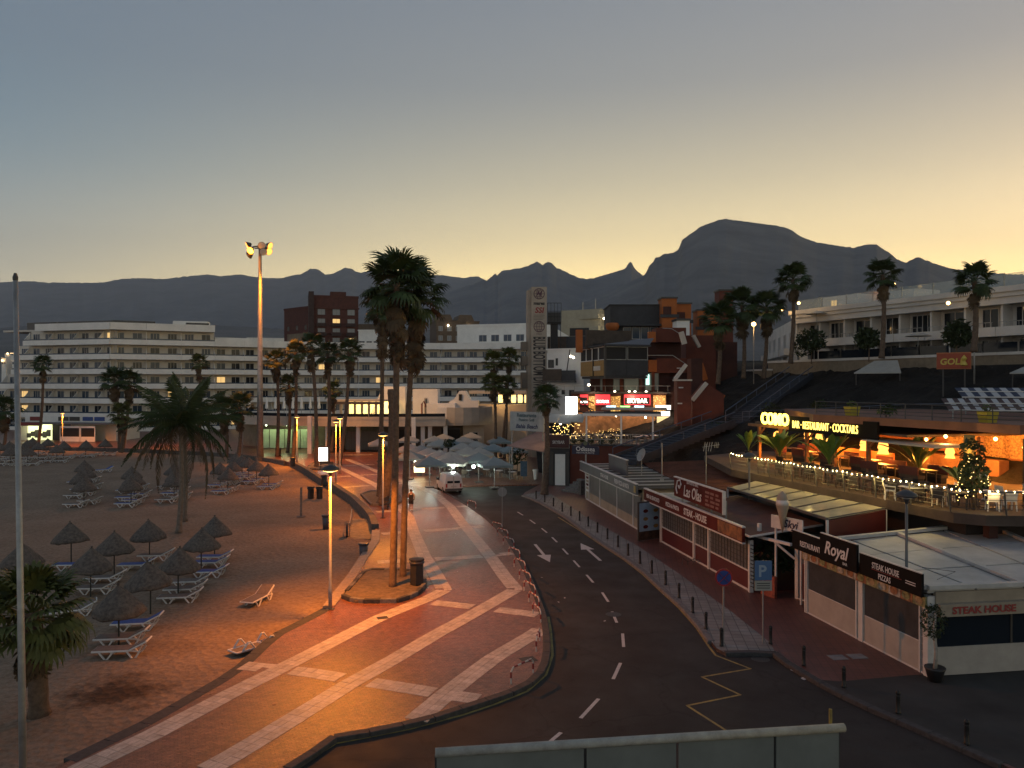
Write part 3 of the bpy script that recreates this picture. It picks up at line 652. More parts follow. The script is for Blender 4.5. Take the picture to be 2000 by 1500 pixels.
fo = sorted(range(len(far)), key=lambda j: far[j][0])
for i, (u, v) in enumerate(far):
    g = G(u, v, SAND); k = fo.index(i)
    lab = 'far reed parasol, %s from the left edge, before the beach shops' % ('first second third fourth fifth sixth seventh eighth ninth tenth eleventh twelfth thirteenth'.split()[k])
    parasol(g, lab, FARG, rnd.uniform(-.05, .05), i)
    for s_ in (-1, 1): lounger(g + Vector((s_ * .9, -.4, 0)), rnd.uniform(0, .4), f'white lounger {"right" if s_ > 0 else "left"} of the {ORD[k]} far parasol from the left edge', 'sun loungers before the beach shops')
# flagpole
fp = thing('flagpole', 'tall grey flagpole at the left edge', 'flagpole', (-11.45, 18, SAND))
q = MB(); q.smooth = True; q.tube([(0, 0, -.2), (-.03, 0, 3), (-.19, 0, 12.9)], [.082, .08, .05], 12); q.obj('pole', m_steel, fp)
q = MB(); q.lathe([(.055, 12.88), (.06, 12.95), (.03, 13.05)], 10, (-.19, 0, 0)); q.obj('cap', m_dsteel, fp)
# street lamps
m_lampglass = mat('sodium_glass', (.9, .6, .3), .4, emit=(1, .50, .12), es=5, nosample=True)
m_lampoff = mat('lamp_glass_off', (.5, .5, .48), .3)
m_lpole = mat('lamp_pole_paint', (.34, .33, .31), .45, metal=.2, var=.2, scale=2)
SOD = (1.0, .27, .012); m_sgp = mat('dull_lamp_pole', (.13, .13, .125), .6)
def street_lamp(base, label, h=6.2, watts=900, lit=True, tilt=(0, 0)):
    t = thing('street_lamp', label, 'street lamp', base, 0, 'street lamps')
    q = MB(); q.smooth = True; q.tube([(0, 0, 0), (0, 0, .9), (0, 0, 1.0), (0, 0, h - .25)], [.085, .085, .062, .05], 10); q.obj('pole', m_lpole if lit else m_sgp, t)
    q = MB(); q.box(-.17, .17, -.17, .17, 0, .03); q.obj('base_plate', m_dsteel, t)
    q = MB(); q.smooth = True; q.lathe([(.05, h - .3), (.1, h - .1), (.38, h - .02), (.40, h + .02), (.34, h + .10), (.18, h + .19), (.05, h + .23)], 20); hd = q.obj('lamp_head', m_dsteel, t)
    q = MB(); q.lathe([(.10, h - .115), (.33, h - .045)], 20, cap=False); q.obj('lamp_glass', m_lampglass if lit else m_lampoff, hd)
    if lit:
        l = bpy.data.lights.new('lamp_light', 'SPOT'); l.energy = watts; l.color = SOD; l.spot_size = R(154); l.spot_blend = .35; l.shadow_soft_size = .12
        o = bpy.data.objects.new('lamp_light', l); C.objects.link(o); o.parent = t; o.location = (.3, -.05, h - .12); o.rotation_euler = (-tilt[0], -tilt[1], 0)
    return t
street_lamp(G(645, 1190), 'nearest street lamp, between the sand and the raised palm bed', watts=3300, tilt=(R(6), R(20)))
street_lamp(G(748, 1012), 'street lamp beside the bench, in front of the slim palm', watts=2000)
street_lamp(G(656, 943), 'front street lamp of the close pair near the lit poster box', watts=1800)
street_lamp(G(664, 925), 'rear street lamp of the close pair near the lit poster box', watts=1600)
street_lamp(G(580, 903), 'street lamp right of the floodlight mast beside the sea wall', h=5.8, watts=2400)
street_lamp(G(122, 871), 'street lamp in front of the beach shops on the far left', h=5.3, watts=1900)
street_lamp(G(318, 872), 'street lamp behind the coconut palm crown', h=5.3, watts=1700)
street_lamp(Vector((13.6, 44, 0)), 'unlit street lamp rising through the red restaurant roofs', h=5.85, lit=False)
street_lamp(Vector((15.0, 29.2, 0)), 'unlit street lamp behind the royal steak house roof', h=5.75, lit=False)
# floodlight mast
mb_ = G(508, 901, SAND); MH = 28.9
t = thing('floodlight_mast', 'very tall grey mast with a ring of orange floodlights', 'floodlight mast', mb_)
q = MB(); q.smooth = True; q.tube([(0, 0, 0), (0, 0, 10), (0, 0, 29)], [.46, .36, .2], 14); q.obj('mast', m_steel, t)
q = MB(); q.cyl(.75, 0, .5, 14); q.obj('footing', m_wall, t)
q = MB()
for i in range(16):
    a, b = (2 * math.pi * k / 16 for k in (i, i + 1)); q.tube([(1.0*math.cos(a), 1.0*math.sin(a), MH), (1.0*math.cos(b), 1.0*math.sin(b), MH)], .07, 5, False)
for i in range(4): a = math.pi / 4 + i * math.pi / 2; q.tube([(0, 0, MH), (math.cos(a), math.sin(a), MH)], .06, 5)
q.obj('ring', m_dsteel, t)
m_flood = mat('flood_glass', (1, .7, .4), .3, emit=(1, .36, .045), es=1.9, nosample=True)
for i, (x, y, z, lit, ang) in enumerate(((-1.45, -.5, .25, 1, 205), (-.9, -1.0, -.55, 1, 250), (1.35, -.4, .2, 1, -20), (1.3, -.6, -.6, 1, -40), (.6, -1.1, .1, 0, 285), (.75, -1.0, -.7, 0, 290), (-1.5, .4, -.9, 0, 160), (0, 1.2, 0, 0, 90))):
    a = R(ang); d = Vector((math.cos(a), math.sin(a), -.45)).normalized(); M = Matrix.Translation((x, y, MH + z)) @ d.to_track_quat('Z', 'Y').to_matrix().to_4x4()
    q = MB(); q.lathe([(.16, -.45), (.28, -.25), (.5, .1), (.52, .18)], 12); q.v = [tuple(M @ Vector(v_)) for v_ in q.v]; o = q.obj('floodlight', m_dsteel, t)
    q = MB(); q.lathe([(.001, .205), (.47, .195)], 12, cap=False); q.v = [tuple(M @ Vector(v_)) for v_ in q.v]; q.obj('lens', m_flood if lit else m_lampoff, o)
    q = MB(); q.tube([(x, y, MH + z), (x * .7, y * .7, MH)], .04, 4); q.obj('bracket', m_dsteel, o)
for off, aim, en in (((-1.4, -.8, -.1), G(560, 1300), 14000), ((1.5, -.6, -.2), G(900, 1050), 9000), ((1.3, .2, -.4), P(800, 790, 116), 17000), ((1.0, -1.2, -.6), G(600, 893), 26000)):
    l = bpy.data.lights.new('flood_light', 'SPOT'); l.energy = en; l.color = SOD if en != 17000 else (1, .46, .12); l.spot_size = R(64); l.spot_blend = .8; l.shadow_soft_size = .45
    o = bpy.data.objects.new('flood_light', l); C.objects.link(o); o.parent = t; loc = Vector((off[0], off[1], MH + off[2])); o.location = loc
    d = aim - (mb_ + loc); o.rotation_euler = d.to_track_quat('-Z', 'Y').to_euler()
plight0 = bpy.data.lights.new('added_flood_spill', 'POINT'); plight0.energy = 350; plight0.color = SOD; plight0.shadow_soft_size = .3  # extra point light, added to brighten the mast top and floodlight heads
o = bpy.data.objects.new('added_flood_spill', plight0); C.objects.link(o); o.parent = t; o.location = (-.9, -1.6, MH - .9)
# raised palm bed
m_soil = mat('bed_soil', (.13, .10, .065), .95, var=.4, scale=4, bump=.5, coord='World')
bed = thing('palm_bed', 'low raised bed with kerb around the two tall palms', 'planter')
bp_ = [G(u, v) for u, v in ((670,1168),(694,1178),(775,1177),(810,1166),(828,1148),(830,1136),(800,1118),(715,1117))]
q = MB(); q.prism([(p.x, p.y) for p in bp_], 0, .13); q.obj('soil', m_soil, bed)
kerbs(bp_ + [bp_[0]], .75, .2, -.02, .2, [m_kerb2, m_kerb], bed)
bed2 = thing('palm_bed', 'low raised bed around the slim palm and the bare trunk', 'planter')
bp2 = [G(u, v) for u, v in ((706,968),(726,988),(780,986),(783,975),(770,962),(720,962))]
q = MB(); q.prism([(p.x, p.y) for p in bp2], 0, .13); q.obj('soil', m_soil, bed2); kerbs(bp2 + [bp2[0]], 1.0, .2, -.02, .2, [m_kerb], bed2)
bed3 = thing('palm_bed', 'low bed with kerb under the lit poster box', 'planter')
bp3 = [G(u, v) for u, v in ((602,913),(605,918),(660,917),(662,910),(640,905),(610,906))]
q = MB(); q.prism([(p.x, p.y) for p in bp3], 0, .13); q.obj('soil', m_soil, bed3); kerbs(bp3 + [bp3[0]], 1.2, .2, -.02, .2, [m_kerb], bed3)
# litter bins
def bin_(loc, label, kind='sq', rz=0, s=1.0):
    t = thing('litter_bin', label, 'litter bin', loc, rz, 'litter bins')
    q = MB()
    if kind == 'sq':
        q.lathe([(.26, 0), (.28, .05), (.28, .95), (.25, 1.0)], 4); q.obj('body', m_black, t)
        q = MB(); q.lathe([(.29, 1.02), (.33, 1.06), (.33, 1.12), (.05, 1.16)], 8); q.obj('lid', m_black, t)
        q = MB(); q.smooth = True; q.lathe([(.30, .9), (.35, .98), (.31, 1.02)], 12); q.obj('bag', mat('bin_bag', (.03, .035, .05), .35), t)
    else:
        q.smooth = True; q.lathe([(.22, 0), (.27, .9)], 12); q.obj('body', mat('bin_blue_grey', (.05, .06, .08), .5), t)
        q = MB(); q.smooth = True; q.lathe([(.28, .82), (.32, .92), (.28, .97), (.05, .90)], 12); q.obj('bag', MATS.get('bin_bag') or m_black, t)
    t.scale = (s, s, s); return t
bin_(G(814, 1142, .13), 'tall black litter bin on the raised palm bed', s=1.15); bin_(G(637, 1034, SAND), 'blue grey litter bin with a bag alone on the sand', 'r', s=1.1)
bin_(G(710, 1092, SAND), 'black litter bin against the edge of the promenade', 'r', s=1.0); bin_(G(607, 974, SAND), 'left one of the two litter bins standing together on the sand'); bin_(G(624, 974, SAND), 'right one of the two litter bins standing together on the sand')
bin_(G(545, 891), 'litter bin on the far promenade near the mast'); bin_(G(572, 911, 0), 'litter bin on the sea wall beyond the mast'); bin_(G(633, 950, 0), 'litter bin on top of the dark sea wall')
# beach shower post, wooden deck, mat roll
m_wood = mat('deck_wood', (.24, .19, .11), .75, var=.3, scale=3, bump=.2)
t = thing('shower_post', 'pale post standing alone on the sand', 'post', G(588, 1009, SAND)); q = MB(); q.bar((0, 0, 0), (.02, 0, 2.3), .16, .12); q.obj('post', m_kerb, t); q = MB(); q.cyl(.35, 0, .05, 12); q.obj('foot', m_kerb, t)
dk = thing('wooden_ramp', 'yellowish wooden ramp from the sand up to the promenade', 'ramp')
a, b, c_, d_ = G(682, 1052, SAND + .06), G(729, 1052, SAND + .1), G(729, 1013, -.1), G(688, 1013, SAND + .1)
for i in range(14):
    t0, t1 = i / 14, (i + .94) / 14; q = MB()
    vs = [a.lerp(d_, t0), b.lerp(c_, t0), b.lerp(c_, t1), a.lerp(d_, t1)]; q.add([v_ - Vector((0, 0, .05)) for v_ in vs] + vs, [(3,2,1,0),(4,5,6,7),(0,1,5,4),(1,2,6,5),(2,3,7,6),(3,0,4,7)]); q.obj('plank', m_wood, dk)
q = MB()
for s_ in (0, 1):
    e0, e1 = (a, d_) if s_ == 0 else (b, c_)
    for t_ in (.1, .9): pt = e0.lerp(e1, t_); q.tube([pt, pt + Vector((0, 0, .9))], .025, 6)
    q.tube([e0.lerp(e1, .1) + Vector((0, 0, .9)), e0.lerp(e1, .9) + Vector((0, 0, .9))], .025, 6)
    if s_ == 0: break
q.obj('handrail', m_steel, dk)
t = thing('rubber_mat', 'dark round rubber mat leaning beside the wooden ramp', 'mat', G(676, 1050, SAND)); q = MB(); q.tube([(0, 0, .5), (.12, .02, .5)], .5, 18); q.obj('disc', m_black, t)
# bench near the second lamp
def bench(loc, rz, label):
    t = thing('bench', label, 'bench', loc, rz, 'benches'); m = mat('bench_metal', (.035, .035, .035), .5, metal=.4)
    for k in range(3): q = MB(); q.box(-.8, .8, -.2 + k * .14, -.09 + k * .14, .43, .46); q.obj('seat_slat', m, t)
    for k in range(3): q = MB(); q.box(-.8, .8, .22, .25, .55 + k * .12, .64 + k * .12); q.obj('back_slat', m, t)
    for s_ in (-.65, .65): q = MB(); q.bar((s_, -.18, 0), (s_, -.18, .43), .05); q.bar((s_, .2, 0), (s_, .24, .92), .05); q.bar((s_, -.18, .41), (s_, .22, .41), .05); q.obj('leg', m, t)
bench(G(758, 993), R(80), 'dark bench beside the street lamp and the slim palm bed'); bench(G(637, 917, .1), 0, 'dark bench below the lit poster box')
# lit poster boxes
def poster(u, v, w_, h_, label, c1, c2, es):
    g = G(u, v); t = thing('poster_box', label, 'advertising box', g, R(8))
    q = MB(); q.box(-w_/2 - .08, w_/2 + .08, -.12, .12, .35, .4 + h_ + .12); q.obj('case', m_dsteel, t); q = MB(); q.box(-.3, .3, -.1, .1, 0, .36); q.obj('stand', m_dsteel, t)
    m = node_mat('poster_' + str(u), lambda t_, b_, pos: (t_.links.new(nramp(t_, nnoise(t_, pos, 1.6, 3), c1), b_.inputs['Emission Color'])), .3); m.node_tree.nodes['Principled BSDF'].inputs['Emission Strength'].default_value = es
    q = MB(); q.box(-w_/2, w_/2, -.126, -.1, .42, .4 + h_); q.obj('poster', m, t)
poster(631, 907, 1.15, 1.7, 'glowing white advertising box on the promenade bed', ((.3, (.9, .95, .95)), (.6, (1, .9, .7)), (.75, (.55, .75, .5))), None, 2.2)
poster(819, 930, 1.15, 1.75, 'glowing yellow advertising box beside the cafe umbrellas', ((.3, (1, .85, .55)), (.55, (1, .7, .25)), (.7, (.6, .25, .1))), None, 2.0)
# red and white kerb hoops
m_red_p = mat('red_paint', (.2, .02, .02), .5); m_wht_p = mat('white_paint', (.45, .43, .40), .5)
def hoop(c, ang, label):
    t = thing('kerb_hoop', label, 'kerb barrier', c, ang, 'red and white hoops along the kerb'); w_, h_ = .62, .52; path = [(-w_, 0, 0), (-w_, 0, h_ - .12), (-w_ + .12, 0, h_), (w_ - .12, 0, h_), (w_, 0, h_ - .12), (w_, 0, 0)]
    pts = resample([Vector(p_) for p_ in path], .2) + [Vector(path[-1])]; r_ = MB(); k = 0
    q2 = MB(); q2.tube(path, .03, 7); q2.obj('tube', m_wht_p, t)
    for i, (a, b) in enumerate(zip(pts, pts[1:])):
        if i % 2: q1 = MB(); q1.tube([a, b], .034, 7); q1.obj('red_band', m_red_p, t)
hp = [(928, 991, -55), (979, 1036, -56), (990, 1049, -56), (1002, 1067, -58), (1014, 1089, -60), (1025, 1112, -62), (1036, 1136, -64), (1046, 1160, -66), (1055, 1183, -70), (1061, 1207, -76), (1065, 1262, 82), (1036, 1325, 52)]
hl = ['hoop alone beside the road behind the round sign', *['%s hoop of the long kerb row counted from the round sign' % s_ for s_ in ('first', 'second', 'third', 'fourth', 'fifth', 'sixth', 'seventh', 'eighth', 'ninth')], 'hoop in the kerb bend right of the drain cover', 'frontmost hoop in the kerb bend, in front of the drain cover']
for (u, v, a), lab in zip(hp, hl): hoop(G(u, v) - Vector((.28, 0, 0)), R(a), 'red and white ' + lab)
# bollards
BO = [(1047,974),(1064,981),(1081,989),(1098,999),(1115,1007),(1132,1017),(1149,1028),(1167,1040),(1186.5,1053),(1207,1068),(1227,1085),(1250,1101),(1273,1120),(1300,1142),(1326.5,1168),(1353,1197),(1379,1229),(1409,1262),(1505,1258),(1570,1300),(1648,1343),(1754,1394),(1888,1455)]
q = MB(); q.smooth = True; q.lathe([(.075, 0), (.075, .06), (.06, .08), (.06, .60), (.068, .61), (.068, .65), (.05, .70), (.0, .72)], 12); bm_ = q.mesh('post', mat('bollard_iron', (.022, .022, .022), .5, metal=.4, var=.3, scale=10))
q = MB(); q.lathe([(.071, .545), (.071, .575)], 12, cap=False); br_ = q.mesh('ring', m_dsteel)
W_ = ['first', 'second', 'third', 'fourth', 'fifth', 'sixth', 'seventh', 'eighth', 'ninth', 'tenth', 'eleventh', 'twelfth', 'thirteenth', 'fourteenth', 'fifteenth', 'sixteenth', 'seventeenth']
for i, (u, v) in enumerate(BO):
    lab = f'{W_[i]} black bollard along the kerb counted from the pavement tip' if i < 17 else ['black bollard at the foot of the no stopping sign', 'black bollard at the corner of the grey pavement strip', 'black bollard on the red tiles beside the orange glow', 'black bollard where red tiles end at the front corner', 'black bollard on the dark forecourt, second from the right edge', 'black bollard on the dark forecourt nearest the right edge'][i - 17]
    t = thing('bollard', lab, 'bollard', G(u, v), 0, 'bollards along the pavement'); ob('post', bm_, t); ob('ring', br_, t)
# ------------------------------------------------------------------ far and middle buildings
m_cream = mat('cream_render', (.60, .55, .47), .85, var=.10, scale=.4, coord='World')
m_cream2 = mat('white_render', (.78, .755, .70), .85, var=.10, scale=.4, coord='World')
m_glass = mat('window_glass', (.012, .017, .024), .08, spec=.35)
m_glassb = mat('blue_glass', (.02, .045, .08), .12, spec=.4)
m_glassc = mat('window_curtain', (.20, .21, .22), .3, spec=.6)
m_litw = mat('lit_window', (.8, .6, .3), .5, emit=(1, .62, .22), es=.55, nosample=True)
m_frm = mat('window_frame_white', (.55, .53, .50), .5)
m_frd = mat('window_frame_dark', (.05, .045, .04), .5)
m_solar = mat('solar_panel', (.012, .014, .022), .25)
_wc = {}
def win_mesh(w, h, nm, fm):
    k = (round(w, 2), round(h, 2), nm, fm.name)
    if k not in _wc:
        q = MB(); t = .07
        q.box(-w/2, w/2, -.06, 0, 0, t); q.box(-w/2, w/2, -.06, 0, h - t, h); q.box(-w/2, -w/2 + t, -.06, 0, t, h - t); q.box(w/2 - t, w/2, -.06, 0, t, h - t)
        for i in range(1, nm): x = -w/2 + w * i / nm; q.box(x - .03, x + .03, -.055, 0, t, h - t)
        _wc[k] = q.mesh('window', fm)
    return _wc[k]
def pane_mesh(w, h, m):
    k = ('p', round(w, 2), round(h, 2), m.name)
    if k not in _wc: q = MB(); q.quad((-w/2, -.012, .0), (w/2, -.012, 0), (w/2, -.012, h), (-w/2, -.012, h)); _wc[k] = q.mesh('pane', m)
    return _wc[k]
def window(parent, loc, rz, w, h, nm=2, fm=None, gm=None):
    o = ob('window', win_mesh(w, h, nm, fm or m_frm), parent, loc, rz); ob('pane', pane_mesh(w, h, gm or m_glass), o); return o
class Face:                         # a vertical face: local x along it, y into it, z up
    def __init__(s, a, b): s.a = Vector((a[0], a[1], 0)); d = Vector((b[0], b[1], 0)) - s.a; s.L = d.length; s.rz = math.atan2(d.y, d.x); s.M = Matrix.Translation(s.a) @ Matrix.Rotation(s.rz, 4, 'Z')
    def pt(s, x, y, z): return s.M @ Vector((x, y, z))
    def box(s, name, m, parent, x0, x1, y0, y1, z0, z1):
        q = MB(); q.box(0, x1 - x0, y0, y1, z0, z1); o = q.obj(name, m, parent); o.location = s.pt(x0, 0, 0); o.rotation_euler.z = s.rz; return o
    def mb(s, name, q, m, parent, x=0, z=0, y=0):
        o = q.obj(name, m, parent); o.location = s.pt(x, y, z); o.rotation_euler.z = s.rz; return o
    def win(s, parent, x, z, w, h, nm=2, fm=None, gm=None, y=0): return window(parent, s.pt(x, y, z), s.rz, w, h, nm, fm, gm)
def U(u, d): return ((u - 1000) / F * d, d)
# white hotel along the back of the beach
hotel = thing('beach_hotel', 'long white curved hotel with rows of balconies behind the beach', 'hotel')
path = [(-90, 172), (215, 160), (420, 169), (560, 177), (700, 182), (860, 184), (1036, 182)]
hr = random.Random(21)
_par = {}
part_q = MB(); part_q.add([(-.06, 0, 0), (.06, 0, 0), (.06, 1.7, 0), (-.06, 1.7, 0), (-.06, .1, .9), (.06, .1, .9), (.06, 1.7, 2.6), (-.06, 1.7, 2.6), (-.06, .7, 1.4), (.06, .7, 1.4)],
    [(0,3,2,1), (0,1,5,4), (4,5,9,8), (8,9,6,7), (0,4,8,7,3), (1,2,6,9,5), (2,3,7,6)]); part_me = part_q.mesh('partition', m_cream2)
for si, ((u0, d0), (u1, d1)) in enumerate(zip(path, path[1:])):
    f = Face(U(u0, d0), U(u1, d1)); nfl = 8 if si < 2 else 7; nb = max(1, round(f.L / 3.2)); bw = f.L / nb
    for k in range(nfl):
        zb = 3.15 + 3.1 * (k - 1); x_in = 0.0
        if si == 0: x_in = max(0, (k - 2)) * 2.4 + 12
        roof = k == nfl - 1
        if si == 1 and roof: pass
        i0 = int(x_in / bw)
        f.box('floor_slab', m_cream, hotel, i0 * bw, f.L, 0, 1.9, zb - .3, zb)
        if not roof: f.box('wall', m_cream, hotel, i0 * bw, f.L, 1.9, 2.2, zb, zb + 2.8)
        for i in range(i0, nb, 2):
            n2 = min(2, nb - i); f.box('parapet', m_cream2, hotel, i * bw + .02, (i + n2) * bw - .02, -.14, .0, zb - .35, zb + (1.15 if roof else .72))
            if not roof: f.box('glass_rail', m_glassb, hotel, i * bw + .05, (i + n2) * bw - .05, -.08, -.05, zb + .72, zb + .98)
        if roof: continue
        for i in range(i0, nb):
            lit = hr.random() < .035; gm = m_litw if lit else hr.choice((m_glass, m_glass, m_glassb, m_glassb, m_glassb))
            f.win(hotel, (i + .5) * bw, zb + .02, 1.85, 2.25, 3 if hr.random() < .3 else 2, m_frm, gm, 1.9)
            if i % 2 == 0: ob('partition', part_me, hotel, f.pt(i * bw, 0, zb), f.rz)
    f.box('roof', m_cream, hotel, 12 if si == 0 else 0, f.L, 1.9, 14, 3.15 + 3.1 * (nfl - 2) - .3, 3.15 + 3.1 * (nfl - 2) + .1)
    if si < 2:
        for (a_, b_) in (((.42, .6), (.62, .97)) if si == 0 else ((.02, .42), (.72, .95))): f.box('solar_panel', m_solar, hotel, a_ * f.L, b_ * f.L, 2.5, 4.5, 21.9, 23.5)
f = Face(U(332, 170), U(402, 172)); f.box('roof_house', m_cream2, hotel, 0, f.L, 4, 9, 19, 24.3)
f = Face(U(424, 172), U(492, 176)); f.box('roof_house', m_cream2, hotel, 0, f.L, 2.5, 9, 18, 20.6)
# generic block
def block(name, label, cat, u0, d0, u1, d1, depth, z0, z1, m, rows=0, cols=0, ww=1.4, wh=1.5, gm=m_glass, fm=m_frm, lit=0.0, cap=.25, sill=True, zr=None, seed=1, roofm=None, group=None, nm=2):
    r_ = random.Random(seed); t = thing(name, label, cat, (*U((u0 + u1) / 2, (d0 + d1) / 2), z0), 0, group); t.location = (0, 0, 0)
    f = Face(U(u0, d0), U(u1, d1)); f.box('wall', m, t, 0, f.L, 0, depth, z0, z1)
    if cap: f.box('roof', roofm or m, t, -.15, f.L + .15, -.15, depth + .15, z1 + .003, z1 + cap)
    for j in range(rows):
        a, b = zr or (z0 + .8, z1 - .3); zz = a + (b - a) * j / rows
        for i in range(cols):
            x = f.L * (i + .5) / cols; w = f.win(t, x, zz, ww, wh, nm, fm, m_litw if r_.random() < lit else gm, -.004)
            if sill: q = MB(); q.box(-ww/2 - .1, ww/2 + .1, -.22, -.005, -.12, -.01); q.obj('sill', m, w)
    return t, f
m_brick = mat('dark_red_brick', (.085, .03, .022), .9, var=.25, scale=1.2, coord='World')
m_brick2 = mat('darker_brick', (.05, .03, .026), .9, var=.25, scale=1.2, coord='World')
t, f = block('brick_hotel', 'dark red brick tower block behind the white hotel', 'hotel', 613, 258, 700, 262, 16, 10, 39.2, m_brick, 7, 3, 2.5, 2.0, m_glassc, m_frd, .16, .7, seed=5, zr=(14, 36.5))
f.box('side_slab', m_brick2, t, -1.7, 0, -1.2, 15, 10, 41); f.box('roof_turret', m_brick, t, 5.4, 10.6, -.3, 5, 39.9, 41.2)
for z_ in (35.4, 27, 19): f.box('cornice', m_brick, t, -.1, f.L + .3, -.35, -.02, z_, z_ + .5)
for j in range(7):
    for i in range(3):
        if j < 6: x = f.L * (i + .5) / 3; f.box('balcony', m_brick2, t, x - 1.6, x + 1.6, -.9, -.01, 14 + 22.5 * j / 7 - .6, 14 + 22.5 * j / 7 + .5)
t, f = block('brick_wing', 'lower dark brick wing left of the brick tower block', 'hotel', 555, 275, 606, 264, 14, 10, 36.3, m_brick, 5, 3, 1.2, 1.6, m_glass, m_frd, 0, .6, seed=6, zr=(12, 33))
f.box('stair_wall', mat('tan_brick', (.2, .15, .10), .9, var=.2, scale=1, coord='World'), t, 4.5, f.L, -1.5, -.05, 10, 27.5)
m_tan = mat('tan_render', (.15, .105, .07), .9, var=.2, scale=1, coord='World')
t, f = block('brown_block', 'brown apartment block with gabled roof right of the tall palms', 'building', 852, 282, 936, 286, 16, 10, 33, m_tan, 6, 5, 1.5, 1.8, m_glassc, m_frm, .0, .4, seed=8, zr=(12, 33))
for x in (3, 11): q = MB(); q.prismv([(-3.2, 0), (3.2, 0), (2.2, 2.2), (-2.2, 2.2)], 0, 12); f.mb('gable', q, m_tan, t, x, 33.41)
m_bulbw = mat('white_bulb', (1, .9, .7), .5, emit=(1, .85, .6), es=10, nosample=True)
def bulb(parent, p, r=.12, m=None, name='lamp'):
    q = MB(); q.smooth = True; q.lathe([(.02, -r), (r * .8, -r * .6), (r, 0), (r * .8, r * .6), (.02, r)], 8); o = q.obj(name, m or m_bulbw, parent); o.location = p; return o
for x in (4.4, 12.3): bulb(t, f.pt(x, -.3, 31.6), .3)
block('apartment_block', 'distant white apartment block left of the brick hotel', 'building', 482, 420, 556, 425, 20, 10, 35, m_cream2, 6, 9, 1.7, 1.7, m_glass, m_frm, .1, .4, seed=9)
block('apartment_block', 'pale low block between the brick hotel and the tall palms', 'building', 700, 232, 770, 232, 12, 8, 26, m_cream2, 4, 5, 1.7, 1.5, m_glass, m_frm, 0, .4, seed=10)
block('apartment_block', 'tan block peeking out right of the brick hotel', 'building', 700, 300, 745, 300, 12, 8, 33, m_tan, 5, 3, 1.7, 1.5, m_glass, m_frm, 0, .4, seed=17)
t, f = block('white_block', 'white stepped block with blue windows left of the lettered tower', 'building', 893, 204, 1040, 198, 16, 10, 25.2, m_cream2, 0, 0, cap=.5, seed=11)
for j, z_ in enumerate((13, 17, 21)):
    for i in range(4): f.win(t, 7.2 + i * 3.4, z_, 2.2, 1.9, 2, m_frm, m_glassb, -.01)
    f.box('balcony', m_cream2, t, 5, f.L, -1.2, -.012, z_ - .9, z_ + .1)
t, f = block('white_block', 'white block with sloping roof behind the black lookout stairs', 'building', 1066, 205, 1116, 205, 12, 8, 22.4, m_cream2, 0, 0, cap=0, seed=12)
q = MB(); q.prismv([(0, 0), (6.8, 0), (0, 4)], 0, 12); f.mb('gable', q, m_cream2, t, 0, 22.41)
m_beige = mat('beige_render', (.36, .32, .23), .85, var=.12, scale=.5, coord='World')
t, f = block('beige_hotel', 'beige stepped hotel far behind the lookout stairs', 'hotel', 1113, 232, 1172, 226, 14, 10, 32.2, m_beige, 0, 0, cap=0, seed=13)
f2 = Face(U(1172, 226), U(1212, 250))
for j in range(4):
    z_ = 19.2 + j * 3.5; f.box('balcony', m_beige, t, -.6, f.L + .3, -1.6, -.012, z_ - .5, z_ + .9); f2.box('balcony', m_beige, t, -.2, f2.L, -1.6, -.012, z_ - .5, z_ + .9)
    if j < 3:
        for i in range(4): f.win(t, 1.5 + i * 2.2, z_ + .95, 1.7, 2.0, 2, m_frd, m_glass, -.01)
        for i in range(3): f2.win(t, 1.5 + i * 2.4, z_ + .95, 1.7, 2.0, 2, m_frd, m_glass, -.01)
f2.box('wing', m_beige, t, 0, f2.L, 0, 12, 10, 32)
for u, v in ((1180, 622), (1187, 625), (1185, 650)): bulb(t, P(u, v, 223), .35)
f.box('mast', m_steel, t, 2.6, 2.8, 3, 3.2, 32, 35); f.box('mast', m_steel, t, 7, 7.2, 3, 3.2, 32, 35.5)
# far houses with street lights on the left
hr = random.Random(4)
m_city = mat('city_light', (1, .7, .4), .5, emit=(1, .62, .25), es=9, nosample=True)
for i in range(9):
    u = 4 + i * 7 + hr.uniform(-2, 2); z = 17 + hr.uniform(0, 4) + i % 3 * 4
    t, f = block('house', f'{ORD[i]} tiny pale house from the left edge on the far slope', 'house', u, 520 + i % 3 * 60, u + 9, 520 + i % 3 * 60, 9, -1, z + 10, m_cream2, 1, 2, 1.2, 1.4, cap=.3, zr=(z + 6, z + 8), sill=False, group='houses on the far slope')
    bulb(t, f.pt(hr.uniform(0, 3), -1, z + hr.uniform(8, 11)), .55, m_city)
# ------------------------------------------------------------------ lettered tower and lookout stairs
m_tow = mat('tower_render', (.36, .31, .25), .85, var=.15, scale=.6, coord='World')
m_ink = mat('dark_lettering', (.035, .03, .028), .7); m_inkr = mat('red_lettering', (.26, .035, .03), .7); m_inkv = mat('plum_lettering', (.10, .05, .07), .7)
tw = thing('lettered_tower', 'tall beige tower with vertical dark lettering and round emblems', 'tower'); f = Face(U(1038, 105), U(1068, 105.2)); W = f.L
f.box('shaft', m_tow, tw, 0, W, 0, 2.4, -1, 23.3); f.box('lift_shaft', m_tow, tw, -.5, -.002, .5, 2.2, -1, 22.9)
for z0, z1 in ((12.6, 13.8), (9.4, 11.6), (14.6, 15.8)): f.box('side_panel', mat('tower_panel', (.16, .13, .10), .8), tw, -1.3, -.51, .2, 2.0, z0, z1)
text('lettering', 'BLUE BOTTOM DIVI', 2.3, m_ink, tw, f.pt(.3, -.015, 16.5), .006, (R(90), R(90), f.rz), sx=.345, bold=.05)
text('lettering', 'SSI', 1.05, m_inkr, tw, f.pt(W / 2, -.015, 19.75), .006, (R(90), 0, f.rz), 'CENTER', shear=.2, bold=.03)
